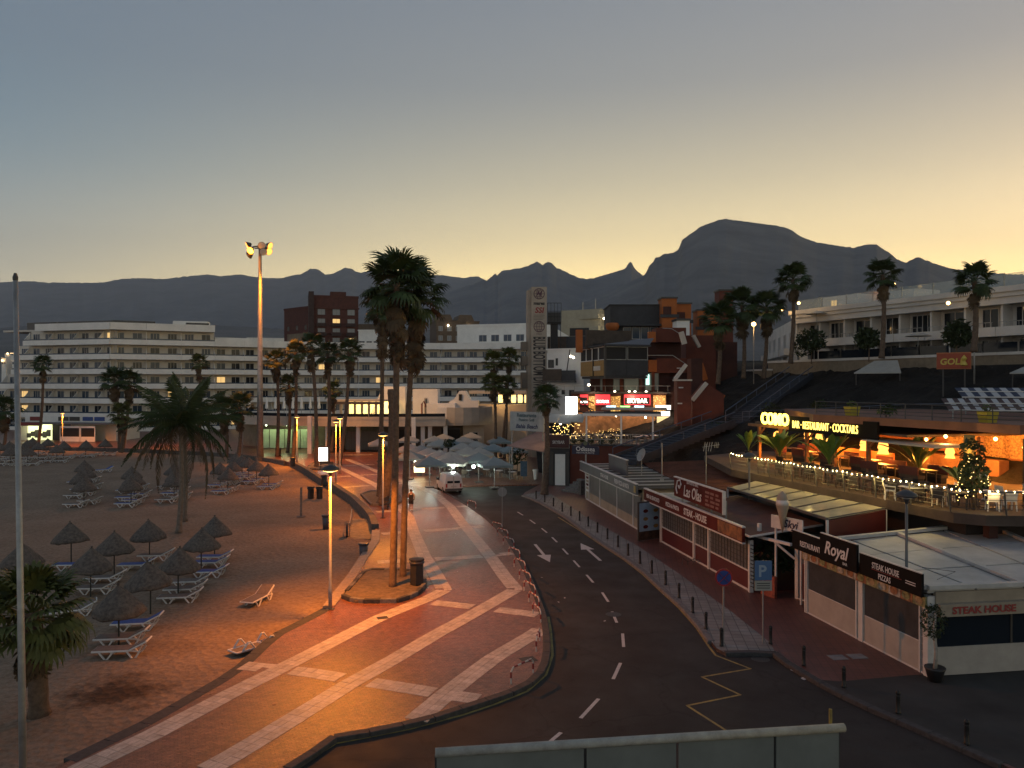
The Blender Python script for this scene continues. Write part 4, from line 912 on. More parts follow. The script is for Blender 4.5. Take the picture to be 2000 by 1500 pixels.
text('lettering', 'mares', .62, m_ink, tw, f.pt(W / 2, -.015, 20.85), .006, (R(90), 0, f.rz), 'CENTER', bold=.03)
[f.box('faded_print', mat('faded_grey_print', (.2, .17, .14), .8), tw, .3, W - .3 - .2 * (k % 2), -.012, -.003, 19.38 - k * .2, 19.46 - k * .2) for k in range(4)]
text('lettering', 'PADI', .34, m_inkv, tw, f.pt(W / 2, -.015, 16.72), .004, (R(90), 0, f.rz), 'CENTER')
for z_, m_ in ((22.35, m_inkv), (17.85, m_inkv)):      # round emblems: ring, meridians and parallels
    q = MB()
    def arc(rx, rz_, n=22): return [(rx * math.cos(2*math.pi*i/n), -.012, rz_ * math.sin(2*math.pi*i/n)) for i in range(n + 1)]
    q.tube(arc(.72, .72), .05, 4, False); q.tube(arc(.34, .72), .035, 4, False)
    for h_ in (-.4, 0, .4): c_ = math.sqrt(.52 - h_ * h_); q.bar((-c_, -.012, h_), (c_, -.012, h_), .05)
    q.bar((0, -.012, -.72), (0, -.012, .72), .05)
    if z_ > 20: q.prismv([(-.45, -.4), (-.1, .45), (.05, .1), (.5, .5), (.15, -.45), (0, 0)], -.02, -.005)
    f.mb('emblem', q, m_, tw, W / 2, z_)
m_blk = mat('black_steel', (.014, .014, .015), .5, metal=.3)
lk = thing('lookout_stair', 'black steel lookout platform on a shaft beside the lettered tower', 'tower'); f = Face(U(1069, 108), U(1096, 108))
f.box('shaft', m_blk, lk, .5, 1.5, .3, 1.3, 8, 18.5); f.box('platform', m_blk, lk, 0, 1.95, 0, 1.9, 18.5, 18.75)
for x in (0, .48, .96, 1.44, 1.93): f.box('baluster', m_blk, lk, x, x + .05, 0, .05, 18.75, 21.4)
for z_ in (19.4, 20.2, 21.35): f.box('rail', m_blk, lk, 0, 1.98, -.06, -.01, z_, z_ + .07)
f.box('post', m_blk, lk, 1.85, 1.93, .2, .28, 8, 18.5); f.box('screen', mat('dark_mesh', (.06, .06, .06), .7), lk, .06, 1.9, .06, .08, 18.76, 20.1)
# ------------------------------------------------------------------ round terrace cafe behind the plaza
def plight(parent, loc, watts, col=(1, .62, .25), r=.15, name='lamp_light'):
    l = bpy.data.lights.new(name, 'POINT'); l.energy = watts; l.color = col; l.shadow_soft_size = r
    o = bpy.data.objects.new(name, l); C.objects.link(o); o.parent = parent; o.location = loc; return o
WARM = (1, .58, .2)
m_terr = mat('terrace_render', (.50, .44, .36), .8, var=.12, scale=.8, coord='World')
m_dark = mat('dark_interior', (.02, .018, .016), .8)
m_shut = mat('grey_shutter', (.16, .145, .125), .6, metal=.2, var=.15, scale=2)
m_lit = mat('glowing_interior', (.8, .6, .35), .6, emit=(1, .66, .22), es=1.6)  # back wall and bays glow themselves, in place of lamp light on them
m_green = mat('pale_green_wall', (.42, .5, .36), .6, var=.1, scale=1)
cf = thing('terrace_cafe', 'cream two storey round cafe building with curved terrace slab behind the plaza', 'building')
def circ(cx, cy, r, a0, a1, n): return [(cx + r * math.cos(R(a0 + (a1 - a0) * i / n)), cy + r * math.sin(R(a0 + (a1 - a0) * i / n))) for i in range(n + 1)]
front = [U(470, 118), U(560, 113), U(640, 111.5), U(720, 111), U(800, 111), U(870, 112)]; cx, cy = U(895, 119)
end = circ(cx, cy, 5.2, -105, 60, 12)
poly = front + end + [U(880, 132), U(470, 132)]
q = MB(); q.prism(poly, 3.85, 4.85); q.obj('terrace_slab', m_terr, cf)
for i, (a, b) in enumerate(zip(front[:-1], front[1:])):
    f = Face(a, b); f.box('parapet', m_terr, cf, 0, f.L, -.05, .12, 4.853, 5.25); f.box('glass_rail', m_glass, cf, .05, f.L - .05, 0, .03, 5.25, 5.7)
for a, b in zip(end, end[1:]): f = Face(a, b); f.box('round_parapet', m_terr, cf, 0, f.L, -.08, .14, 4.2, 6.5)
q = MB(); q.prism([U(475, 125), U(600, 119), U(900, 117.5), U(935, 121), U(900, 131), U(475, 131)], -.05, 3.845); q.obj('ground_floor', mat('cafe_back_wall', (.20, .16, .12), .85, var=.2, scale=1, coord='World'), cf)
f = Face(U(675, 115.5), U(762, 115.4))
nsh = 26
for i in range(nsh): f.box('shutter_slat', m_shut, cf, f.L * i / nsh + .02, f.L * (i + 1) / nsh - .04, 0, .12, .1, 2.9)
for u0, u1 in ((640, 672), (766, 808), (862, 898)): f = Face(U(u0, 116.3), U(u1, 116.3)); f.box('dark_opening', m_dark, cf, 0, f.L, .1, .5, .05, 3.1); f.box('shop_frame', m_frd, cf, 0, f.L, 0, .09, 3.1, 3.4)
for u, d, h in ((605, 110.2, 5.4), (808, 109.6, 5.2), (826, 112.5, 3.85), (700, 112.6, 3.85), (870, 113, 3.85), (640, 112.8, 3.85), (840, 112.8, 3.85)):
    p = Vector((*U(u, d), 0)); q = MB(); q.prism([(p.x - .28, p.y - .28), (p.x + .28, p.y - .28), (p.x + .28, p.y + .28), (p.x - .28, p.y + .28)], 0, h - .003); q.obj('column', m_cream2, cf)
f = Face(U(905, 116.2), U(945, 117)); f.box('shop_front', m_terr, cf, 0, f.L, 0, .3, 0, 3.84); f.win(cf, f.L * .45, .7, 1.7, 2.0, 2, m_frm, m_glass, -.01)
# lit underpass on the left
for i in range(6): f = Face(U(512 + i * 15, 118.8), U(526 + i * 15, 118.8)); f.box('wall_panel', m_green, cf, 0, f.L - .06, 0, .1, .1, 3.0)
for i, u in enumerate((520, 560, 590)): p = Vector((*U(u, 117.5), 3.7)); bulb(cf, p, .12, mat('cool_bulb', (.8, 1, .8), .5, emit=(.85, 1, .62), es=10, nosample=True)); plight(cf, p - Vector((0, .6, .2)), 60, (.80, 1, .5))
# upper glass cafe
f = Face(U(652, 118), U(748, 116.5)); n = 7
f.box('cafe_roof', m_terr, cf, -.5, f.L + .6, -1.3, 6, 7.35, 7.6); f.box('awning', mat('dark_awning', (.06, .055, .06), .8), cf, 1, f.L, -2.2, -1.31, 6.95, 7.3)
f.box('cafe_back', m_lit, cf, 0, f.L, 4.5, 4.7, 4.86, 7.34)
for i in range(n + 1): f.box('mullion', m_terr, cf, f.L * i / n - .12, f.L * i / n + .12, 0, .2, 4.86, 7.34)
for i in range(n): o = f.win(cf, f.L * (i + .5) / n, 4.9, f.L / n - .26, 2.4, 1, m_frm, mat('thin_glass', (.7, .75, .75), .05, alpha=.25, spec=.6), .1)
for x in (1.5, 4, 6): plight(cf, f.pt(x, 2.2, 6.9), 140, (1, .72, .28))
# sculpted white volumes on the terrace
def vol(pz, u0, d0, m=m_cream2, depth=3.5, name='roof_volume'):
    q = MB(); q.prismv(pz, 0, depth); o = q.obj(name, m, cf); o.location = (*U(u0, d0), 0); return o
vol([(0, 4.86), (5.6, 4.86), (5.6, 9.6), (2.2, 9.6), (1.7, 8.7)], 722, 121.5); vol([(0, 4.86), (3.9, 4.86), (3.9, 9.2), (0, 9.2)], 806, 120); vol([(0, 4.86), (4.6, 4.86), (4.3, 7), (0, 7)], 833, 117.5); vol([(0, 4.86), (3.2, 4.86), (3.2, 6.4), (.3, 6.4)], 850, 115.4)
vol([(0, 4.86), (4.6, 4.86), (4.6, 7.4), (3.4, 7.4), (2.6, 8.9), (1.6, 8.9), (.8, 7.6), (0, 7.2)], 877, 121); f = Face(U(893, 120.9), U(905, 120.9)); f.win(cf, .5, 7.4, .5, 1.0, 1, m_frd, m_dark, 0)
q = MB(); q.tube([(0, 0, 0), (0, 0, 2.0), (.25, 0, 2.4), (.5, 0, 2.0), (.5, 0, 1.5)], .13, 8); o = q.obj('vent_pipe', mat('dull_red_pipe', (.25, .09, .06), .7), cf); o.location = (*U(824, 115.3), 5.0)
for x in (.15, .45): q = MB(); q.box(0, .12, -.1, 0, 0, 2.8); o = q.obj('pipe', m_frd, cf); o.location = (*U(828 + x * 10, 119.9), 5.0)
f = Face(U(955, 128), U(1032, 126)); f.box('rear_terrace', m_terr, cf, -3, f.L, 0, 6, -.2, 6.6); f.box('canopy', m_terr, cf, -3, f.L + 1, -1.5, 4, 8.4, 8.9)
for i in range(6): f.box('lit_bay', m_lit, cf, f.L * i / 6 + .2, f.L * (i + 1) / 6 - .2, 1.0, 1.1, 6.9, 8.2)
plight(cf, f.pt(2, -1.5, 7.6), 120, WARM)
# hedge plants along the terrace rail
m_leaf = mat('leaf_dark', (.035, .055, .02), .7, var=.5, scale=3, coord='World'); m_leaf2 = mat('leaf_mid', (.06, .10, .028), .65, var=.45, scale=3, coord='World')
def leafball(q, c, rx, ry, rz_, n, s, r_):
    for _ in range(n):
        d = Vector((r_.gauss(0, 1), r_.gauss(0, 1), r_.gauss(0, 1))).normalized() * r_.uniform(.45, 1.0) ** .5
        p = Vector((c[0] + d.x * rx, c[1] + d.y * ry, c[2] + d.z * rz_)); a = Vector((r_.uniform(-1, 1), r_.uniform(-1, 1), r_.uniform(-1, 1))).normalized(); b = a.cross(Vector((.3, .5, .8))).normalized(); k = s * r_.uniform(.6, 1.3)
        q.add([p - a * k, p + b * k * .45, p + a * k, p - b * k * .45], [(0, 1, 2, 3)])
def shrub(label, loc, rx, ry, rz_, n=160, s=.12, seed=1, m=None, stem=None, name='shrub', cat='shrub', group=None):
    r_ = random.Random(seed); t = thing(name, label, cat, loc, 0, group); q = MB()
    for k in range(5): o_ = Vector((r_.uniform(-.45, .45) * rx, r_.uniform(-.45, .45) * ry, r_.uniform(-.35, .35) * rz_)); leafball(q, (o_.x, o_.y, (stem or 0) + rz_ + o_.z), rx * .68, ry * .68, rz_ * .68, n // 5, s, r_)
    q.obj('crown', m or m_leaf, t); q = MB(); q.tube([(0, 0, 0), (.03, 0, (stem or 0) + rz_ * .8)], [.06, .03], 6); q.obj('trunk', m_trunk, t); return t
# ------------------------------------------------------------------ beach shops on the far left
sh = thing('beach_shops', 'low row of beach shops with awnings and lit fronts on the far left', 'shops')
f = Face(U(22, 136), U(220, 134)); f.box('wall', m_cream, sh, 0, f.L, 1.0, 8, 0, 3.0); f.box('roof', mat('awning_grey', (.16, .155, .15), .85, var=.15, scale=1), sh, -.5, f.L + .5, -2.2, 8, 3.0, 3.25)
f.box('fascia', m_cream2, sh, 2, f.L, .8, .99, 3.26, 4.4)
for i, (x, m_) in enumerate(((3, m_red_p), (8.4, m_frd), (10.5, m_frd), (13, m_blue), (15.2, m_blue))): f.box('sign', m_, sh, x, x + 1.9, .7, .79, 3.5, 4.2)
f.box('red_sign', m_red_p, sh, 2.6, 7.2, -2.3, -2.21, 2.75, 3.35); f.box('lit_shop', mat('cool_lit_shop', (.6, .6, .4), .6, emit=(.85, .9, .45), es=.9), sh, 2.6, 7.2, .7, .9, .1, 2.9)
for i in range(6): f.box('shelf', m_frd, sh, 2.7 + .75 * i, 3.3 + .75 * i, .3, .6, .5 + .25 * (i % 2), 1.3 + .3 * (i % 3))
f.box('dark_front', m_dark, sh, 7.3, 10.6, .7, .9, .05, 2.9)
for x0, x1 in ((10.7, 14.4), (14.5, 17.2)):
    f.box('screen_frame', m_cream2, sh, x0, x1, -2.0, -1.9, .05, .9); f.box('screen_glass', m_dark, sh, x0 + .12, x1 - .12, -1.97, -1.93, .9, 2.4); f.box('screen_head', m_cream2, sh, x0, x1, -2.0, -1.9, 2.4, 2.75)
    for x in (x0, x1 - .12): f.box('screen_post', m_cream2, sh, x, x + .12, -2.02, -1.88, .05, 2.75)
for x in (3.5, 5.8): plight(sh, f.pt(x, -.8, 2.7), 90, (.9, .95, .55))
# parasols (closed) on hotel pool deck: pale spindles
for i in range(9):
    p = Vector((*U(487 + i * 17, 128), 4.9)); t = thing('closed_umbrella', f'{ORD[i]} folded pale umbrella from the left on the pool terrace', 'umbrella', p, 0, 'folded umbrellas on the pool terrace')
    q = MB(); q.lathe([(.05, .9), (.28, 1.1), (.16, 2.2), (.03, 3.0)], 8); q.obj('canopy', m_cream2, t); q = MB(); q.cyl(.04, -.1, .95, 6); q.obj('pole', m_steel, t)
# ------------------------------------------------------------------ plaza umbrellas, tables and chairs
m_canv = mat('pale_canvas', (.36, .345, .30), .85, var=.08, scale=2); m_canvb = mat('blue_grey_canvas', (.20, .245, .245), .85, var=.08, scale=2)
def umb_meshes(m, s=1.5):
    q = MB(); n = 4; top = (0, 0, 3.02); ring = []
    for i in range(8):
        a = math.pi / 4 * i + math.pi / 4; r = s * 1.38 if i % 2 == 0 else s; ring.append((r * math.cos(a), r * math.sin(a), 2.28 if i % 2 == 0 else 2.34))
    vs = [top] + ring + [(x * 1.003, y * 1.003, z - .22) for x, y, z in ring] + [(0, 0, 2.97)]
    q.add(vs, [(0, 1 + i, 1 + (i + 1) % 8) for i in range(8)] + [(1 + i, 9 + i, 9 + (i + 1) % 8, 1 + (i + 1) % 8) for i in range(8)] + [(17, 1 + (i + 1) % 8, 1 + i) for i in range(8)])
    c = q.mesh('canopy', m); p = MB(); p.cyl(.045, 0, 3.1, 8); b = MB(); b.box(-.4, .4, -.4, .4, 0, .1); r_ = MB()
    for x, y, z in ring: r_.tube([(0, 0, 2.6), (x * .97, y * .97, z - .02)], .018, 4)
    return c, p.mesh('pole', m_steel), b.mesh('base', m_kerb), r_.mesh('rib', m_steel)
UM = [umb_meshes(m_canv), umb_meshes(m_canvb)]
ul = [(742,856,0,'large cream umbrella at the left end of the cafe terrace, behind the palm trunks'),(797,850,0,''),(848,851,0,''),(866,847,0,''),(920,844,0,''),(905,852,0,''),(857,858,0,''),(886,859,1,''),(930,861,0,''),(975,852,1,''),(903,864,0,''),(822,869,1,''),(837,874,0,''),(859,878,0,''),(880,881,0,''),(912,873,0,''),(936,873,0,''),(964,866,1,''),(1001,868,1,''),(839,891,1,''),(882,889,0,''),(935,884,1,''),(966,892,1,''),(800,866,0,''),(800,880,1,'')]
q1 = ['rear', 'middle', 'front']
srt = sorted(range(len(ul)), key=lambda i: ul[i][0])
for i, (u, v, k, lab) in enumerate(ul):
    d = (H - 3.02) * F / (v - 750); p = Vector((*U(u, d), 0)); row = 0 if v < 860 else (1 if v < 880 else 2); same = [j for j in srt if (0 if ul[j][1] < 860 else (1 if ul[j][1] < 880 else 2)) == row]
    nm_ = 'first second third fourth fifth sixth seventh eighth ninth tenth eleventh'.split()[same.index(i)]
    t = thing('cafe_umbrella', lab or f'{"blue grey" if k else "cream"} cafe umbrella, {nm_} from the left in the {q1[row]} rows', 'umbrella', p, R(rnd.uniform(-8, 18)), 'square cafe umbrellas on the plaza')
    c, po, b, rb = UM[k]; ob('canopy', c, t); ob('pole', po, t); ob('base', b, t); ob('ribs', rb, t)
tq = MB(); tq.cyl(.42, .72, .75, 14); tl = MB(); tl.cyl(.035, .02, .72, 6); tb = MB(); tb.cyl(.25, 0, .03, 10); TAB = [(n_, q_.mesh(n_, m_)) for n_, q_, m_ in (('table_top', tq, m_cream2), ('leg', tl, m_steel), ('foot', tb, m_steel))]
def chair_meshes():
    s_ = MB(); s_.box(-.21, .21, -.21, .21, .42, .46); b_ = MB(); b_.box(-.21, .21, .18, .22, .46, .86); L = []
    for x in (-.18, .18):
        for y in (-.18, .18): l_ = MB(); l_.bar((x, y, 0), (x, y, .42), .035); L.append(l_.mesh('leg', m_steel))
    m = mat('wicker', (.16, .13, .10), .8, var=.3, scale=8); return [('seat', s_.mesh('seat', m)), ('backrest', b_.mesh('backrest', m))] + [('leg', l_) for l_ in L]
CH = chair_meshes()
tr = random.Random(8)
spots = [(862, 925), (882, 930), (868, 915), (890, 915), (905, 922), (915, 932), (845, 917), (930, 917), (900, 906), (875, 904), (950, 930), (975, 932), (990, 922), (960, 912), (800, 905), (790, 897), (815, 893), (1000, 935)]
spots.sort()
for i, (u, v) in enumerate(spots):
    g = G(u, v); t = thing('cafe_table', f'{ORD[i]} small round table from the left among the cafe umbrellas', 'table', g, 0, 'cafe tables under the umbrellas')
    for n_, me in TAB: ob(n_, me, t)
    for k in range(2 + i % 2):
        a = tr.uniform(0, 6.28); c = thing('cafe_chair', f'{ORD[k]} dark wicker chair beside the {ORD[i]} cafe table from the left', 'chair', g + Vector((.75 * math.cos(a), .75 * math.sin(a), 0)), a - math.pi / 2, 'cafe chairs under the umbrellas')
        for n_, me in CH: ob(n_, me, c)
# lights under the umbrellas
m_cool = mat('cool_lamp', (.9, 1, .95), .4, emit=(.85, 1, .9), es=12, nosample=True)
for i, (u, v, w_) in enumerate(((885, 905, 90), (925, 905, 90), (805, 888, 60), (880, 890, 60), (840, 900, 70))):
    d = 7.6 * F / (v - 750); p = Vector((*U(u, d), 2.1)); t = thing('hanging_lamp', ('bright cool lamp hanging under the middle cafe umbrellas', 'bright cool lamp beside the potted tree in the cafe', 'cool lamp at the left end of the cafe', 'cool lamp under the rear cafe umbrellas', 'cool lamp behind the yellow advertising box')[i], 'lamp', p)
    bulb(t, Vector((0, 0, 0)), .16, m_cool); q = MB(); q.tube([(0, 0, .1), (0, 0, .55)], .015, 4); q.obj('cord', m_frd, t); plight(t, Vector((0, 0, -.25)), w_, (.85, 1, .85))
shrub('small round tree between the rear cafe umbrellas', G(867, 925) + Vector((0, 9, 0)), .9, .9, .8, 300, .16, 3, m_leaf, 2.0)
shrub('dark leafy tree at the right end of the cafe umbrellas', G(1010, 928), 1.2, 1.2, 1.3, 300, .2, 4, m_leaf, .8); shrub('dark leafy plant in front of the bright lamp in the cafe', G(940, 925) + Vector((0, 4, 0)), .9, .9, 1.1, 240, .18, 5, m_leaf, .5)
# standing board and planters in front of the cafe
t = thing('menu_stand', 'blue menu stand in front of the right end of the cafe', 'menu stand', G(1023, 936), .1); q = MB(); q.box(-.35, .35, -.04, .04, .3, 1.9); q.obj('board', mat('menu_blue', (.07, .12, .18), .5, var=.3, scale=6), t); q = MB(); q.box(-.05, .05, -.05, .05, 0, .3); q.obj('post', m_steel, t)
t = thing('planter_pot', 'tall white tapered pot right of the blue menu stand', 'planter', G(1046, 936)); q = MB(); q.smooth = True; q.lathe([(.16, 0), (.18, .05), (.3, 1.0), (.27, 1.05), (.05, .98)], 12); q.obj('pot', m_cream2, t)
# restaurant board above the plaza
t = thing('restaurant_board', 'large pale board with blue lettering on posts above the cafe umbrellas', 'sign'); f = Face(U(996, 83), U(1062, 80))
f.box('board', mat('board_pale', (.30, .33, .34), .7, var=.2, scale=1), t, 0, f.L, 0, .12, 5.0, 7.05)
for x in (.1, f.L - .3): f.box('post', m_steel, t, x, x + .12, .13, .25, 0, 7)
mb1 = mat('board_blue', (.05, .06, .12), .7); mb2 = mat('board_teal', (.08, .12, .14), .7); text('lettering', 'Restaurante', .55, mb2, t, f.pt(f.L / 2, -.02, 6.5), .006, (R(90), 0, f.rz), 'CENTER', bold=.02); text('lettering', 'Passion Grill', .42, mb2, t, f.pt(f.L / 2, -.02, 6.05), .006, (R(90), 0, f.rz), 'CENTER', bold=.01); text('lettering', 'Bahia Beach', .62, mb1, t, f.pt(f.L / 2, -.02, 5.3), .006, (R(90), 0, f.rz), 'CENTER', shear=.3, bold=.015)
t = thing('cafe_roof', 'dull red and white awning roof under the large pale board', 'awning'); f = Face(U(992, 80), U(1066, 77)); q = MB(); q.add([(0, 0, 3.6), (f.L, 0, 3.2), (f.L, 5, 4.5), (0, 5, 4.8), (0, 0, 3.5), (f.L, 0, 3.1), (f.L, 5, 4.4), (0, 5, 4.7)], [(0,1,2,3),(7,6,5,4),(0,4,5,1),(1,5,6,2),(2,6,7,3),(3,7,4,0)]); f.mb('awning', q, mat('awning_rose', (.3, .2, .17), .85, var=.2, scale=.6), t)
for x in (.1, f.L - .2): f.box('post', m_steel, t, x, x + .1, .1, .2, 0, 3.1)
# ------------------------------------------------------------------ white van
def loft(q, secs, cap=True):
    n = len(secs[0]); vs = [p for s_ in secs for p in s_]; fs = []
    for i in range(len(secs) - 1):
        for j in range(n): fs.append((i*n+j, i*n+(j+1) % n, (i+1)*n+(j+1) % n, (i+1)*n+j))
    if cap: fs.append(tuple(range(n - 1, -1, -1))); fs.append(tuple((len(secs)-1)*n+j for j in range(n)))
    q.add(vs, fs)
m_van = mat('van_white', (.62, .60, .57), .28, spec=.6, var=.05, scale=1); m_tyre = mat('tyre', (.015, .015, .015), .85); m_rim = mat('rim', (.25, .25, .25), .4, metal=.7); m_bump = mat('bumper_grey', (.06, .06, .062), .6)
g = G(886, 965, -.12); vr = R(17)
van = thing('parked_van', 'small white delivery van parked at the end of the road', 'van', g + Vector((-math.sin(vr) * 2.0, math.cos(vr) * 2.0, 0)), vr)
def sec(y, zb, zt, wb, wt, zm=None):      # one cross section, local y is forward
    zm = zm or (zb + zt) * .5; return [(-wb*.92, y, zb), (wb*.92, y, zb), (wb, y, zb + .12), (wb, y, zm), (wt, y, zt - .09), (wt * .86, y, zt), (-wt * .86, y, zt), (-wt, y, zt - .09), (-wb, y, zm), (-wb, y, zb + .12)]
q = MB(); loft(q, [sec(-2.0, .3, 1.62, .82, .66, .95), sec(-1.93, .26, 1.76, .85, .71, .98), sec(-1.2, .24, 1.82, .86, .73, .98), sec(.1, .24, 1.82, .86, .73, .98), sec(.55, .24, 1.74, .86, .70, .98), sec(1.15, .24, 1.14, .86, .78, .93), sec(1.7, .25, .98, .84, .74, .85), sec(2.02, .28, .78, .76, .66, .66), sec(2.08, .32, .6, .7, .6, .5)]); body = q.obj('body', m_van, van)
for s_ in (-1, 1):
    q = MB(); x0, x1 = (.06, .60) if s_ > 0 else (-.60, -.06); q.add([(x0, -2.02, 1.0), (x1, -2.02, 1.0), (x1 * .97, -1.965, 1.58), (x0 * .97 if s_ > 0 else x0 * .93, -1.965, 1.58)], [(0, 1, 2, 3)]); q.obj('rear_window', m_glass, van)
    q = MB(); q.box(.66 * s_ - .07, .66 * s_ + .07, -2.04, -1.96, .62, .95); q.obj('tail_light', mat('tail_red', (.3, .02, .015), .3), van)
    q = MB(); a_ = [(.862 * s_, .35, 1.02), (.862 * s_, 1.0, 1.02), (.80 * s_, .72, 1.42), (.765 * s_, .42, 1.62), (.765 * s_, .3, 1.62)]; q.quad(*(a_ if s_ < 0 else a_[::-1])); q.obj('side_window', m_glass, van)
    q = MB(); q.cbox((.93 * s_, .85, 1.08), .16, .1, .14); q.obj('mirror', m_bump, van)
    q = MB(); q.cbox((.5 * s_, 2.06, .62), .3, .06, .16); q.obj('headlight', m_lampoff, van)
    for y in (-1.25, 1.25):
        q = MB(); q.smooth = True; q.lathe([(.2, -.1), (.29, -.09), (.31, -.06), (.31, .06), (.29, .09), (.2, .1)], 18, cap=True); q.v = [(.78 * s_ + z, y + x, .31 + y_) for x, y_, z in q.v]; w_ = q.obj('wheel', m_tyre, van)
        q = MB(); q.lathe([(.19, -.105), (.19, .105)], 12); q.v = [(.78 * s_ + z, y + x, .31 + y_) for x, y_, z in q.v]; q.obj('rim', m_rim, w_)
q = MB(); q.box(-.8, .8, -2.1, -1.95, .32, .52); q.obj('rear_bumper', m_bump, van); q = MB(); q.box(-.26, .26, -2.06, -2.015, .66, .77); pl = q.obj('number_plate', m_wht_p, van)
q = MB(); q.box(-.01, .01, -2.035, -1.99, .55, 1.66); q.obj('door_seam', m_bump, van); q = MB(); q.add([(-.62, .62, 1.70), (.62, .62, 1.70), (.70, 1.12, 1.18), (-.70, 1.12, 1.18)], [(3, 2, 1, 0)]); q.v = [(x, y + .03, z + .03) for x, y, z in q.v]; q.obj('windscreen', m_glass, van)
# ------------------------------------------------------------------ people
def skin_mesh(verts, edges, radii, sub=2):
    me = bpy.data.meshes.new('body'); me.from_pydata(verts, edges, []); o = bpy.data.objects.new('tmp', me); C.objects.link(o)
    md = o.modifiers.new('skin', 'SKIN'); md.use_smooth_shade = True; o.modifiers.new('sub', 'SUBSURF').levels = sub
    for v_, r in zip(me.skin_vertices[0].data, radii): v_.radius = (r, r) if not isinstance(r, tuple) else r
    me.skin_vertices[0].data[0].use_root = True
    dg = bpy.context.evaluated_depsgraph_get(); out = bpy.data.meshes.new_from_object(o.evaluated_get(dg)); bpy.data.objects.remove(o); return out
m_skin = mat('skin', (.30, .17, .11), .6); m_cloth = mat('black_cloth', (.02, .02, .022), .9); m_hair = mat('hair_dark', (.05, .032, .02), .8); m_shoe = mat('white_shoe', (.5, .5, .48), .6)
def person(loc, rz, label, J, shirt, legs_m, hair=m_hair, long_legs=False, scale=1.0):
    t = thing('person', label, 'person', loc, rz); n = list(J.keys()); V = [J[k][0] for k in n]; Rr = [J[k][1] for k in n]
    E = [(n.index(a), n.index(b)) for a, b in (('pelvis','waist'),('waist','chest'),('chest','neck'),('neck','head'),('head','crown'),('chest','ls'),('ls','le'),('le','lw'),('lw','lh'),('chest','rs'),('rs','re'),('re','rw'),('rw','rh'),('pelvis','lp'),('lp','lk'),('lk','la'),('la','lt'),('pelvis','rp'),('rp','rk'),('rk','ra'),('ra','rt'))]
    me = skin_mesh(V, E, Rr); me.materials.append(m_skin); ob('body', me, t)
    def cloth(name, keys, links, grow, m, cut=1.0):
        V2 = [Vector(J[k][0]) for k in keys]; E2 = [(keys.index(a), keys.index(b)) for a, b in links]; R2 = [(J[k][1] if not isinstance(J[k][1], tuple) else J[k][1][0]) + grow for k in keys]
        me = skin_mesh(V2, E2, R2); me.materials.append(m); ob(name, me, t)
    cloth('shirt', ['waist', 'pelvis', 'chest', 'ls', 'rs'], [('pelvis', 'waist'), ('waist', 'chest'), ('chest', 'ls'), ('chest', 'rs')], .05, shirt)
    kk = ['pelvis', 'lp', 'rp', 'lk', 'rk'] + (['la', 'ra'] if long_legs else []); JJ = dict(J)
    if not long_legs:
        for a, b in (('lk', 'lp'), ('rk', 'rp')): JJ[a] = (tuple(Vector(J[b][0]).lerp(Vector(J[a][0]), .8)), .072)
    sv = dict(J); J.update(JJ); cloth('shorts' if not long_legs else 'trousers', kk, [('pelvis', 'lp'), ('pelvis', 'rp'), ('lp', 'lk'), ('rp', 'rk')] + ([('lk', 'la'), ('rk', 'ra')] if long_legs else []), .035, legs_m); J.clear(); J.update(sv)
    q = MB(); q.smooth = True; h_ = Vector(J['head'][0]); c_ = Vector(J['crown'][0]); q.lathe([(.10, -.02), (.108, .05), (.09, .11), (.04, .145), (.005, .15)], 10, (h_.x, h_.y, h_.z + .01)); q.obj('hair', hair, t)
    for k in ('l', 'r'):
        a = Vector(J[k + 'a'][0]); b = Vector(J[k + 't'][0]); q = MB(); q.smooth = True; q.tube([a.lerp(b, -.35), a.lerp(b, .2), b], [.045, .052, .035], 7); q.obj('shoe', m_shoe, t)
    t.scale = (scale,) * 3; return t
JR = {'pelvis': ((0, 0, .95), .12), 'waist': ((0, -.01, 1.1), .115), 'chest': ((0, 0, 1.34), .135), 'neck': ((0, .02, 1.5), .05), 'head': ((0, .04, 1.6), .085), 'crown': ((0, .04, 1.7), .075),
 'ls': ((-.18, 0, 1.42), .055), 'le': ((-.24, -.08, 1.16), .042), 'lw': ((-.21, .12, 1.06), .032), 'lh': ((-.2, .2, 1.08), .035), 'rs': ((.18, 0, 1.42), .055), 're': ((.26, -.14, 1.2), .042), 'rw': ((.25, -.06, .97), .032), 'rh': ((.24, -.02, .9), .035),
 'lp': ((-.09, 0, .88), .09), 'lk': ((-.09, .16, .5), .06), 'la': ((-.09, .06, .1), .038), 'lt': ((-.09, .22, .05), .03), 'rp': ((.09, 0, .88), .09), 'rk': ((.09, -.02, .48), .06), 'ra': ((.09, -.3, .16), .038), 'rt': ((.09, -.22, .03), .03)}
pr_ = person(G(803, 999), R(4), 'person in black vest and shorts jogging away along the promenade', JR, m_cloth, m_cloth)
q = MB(); q.box(-.09, .09, -.19, -.175, 1.34, 1.40); q.obj('vest_print', m_wht_p, pr_)
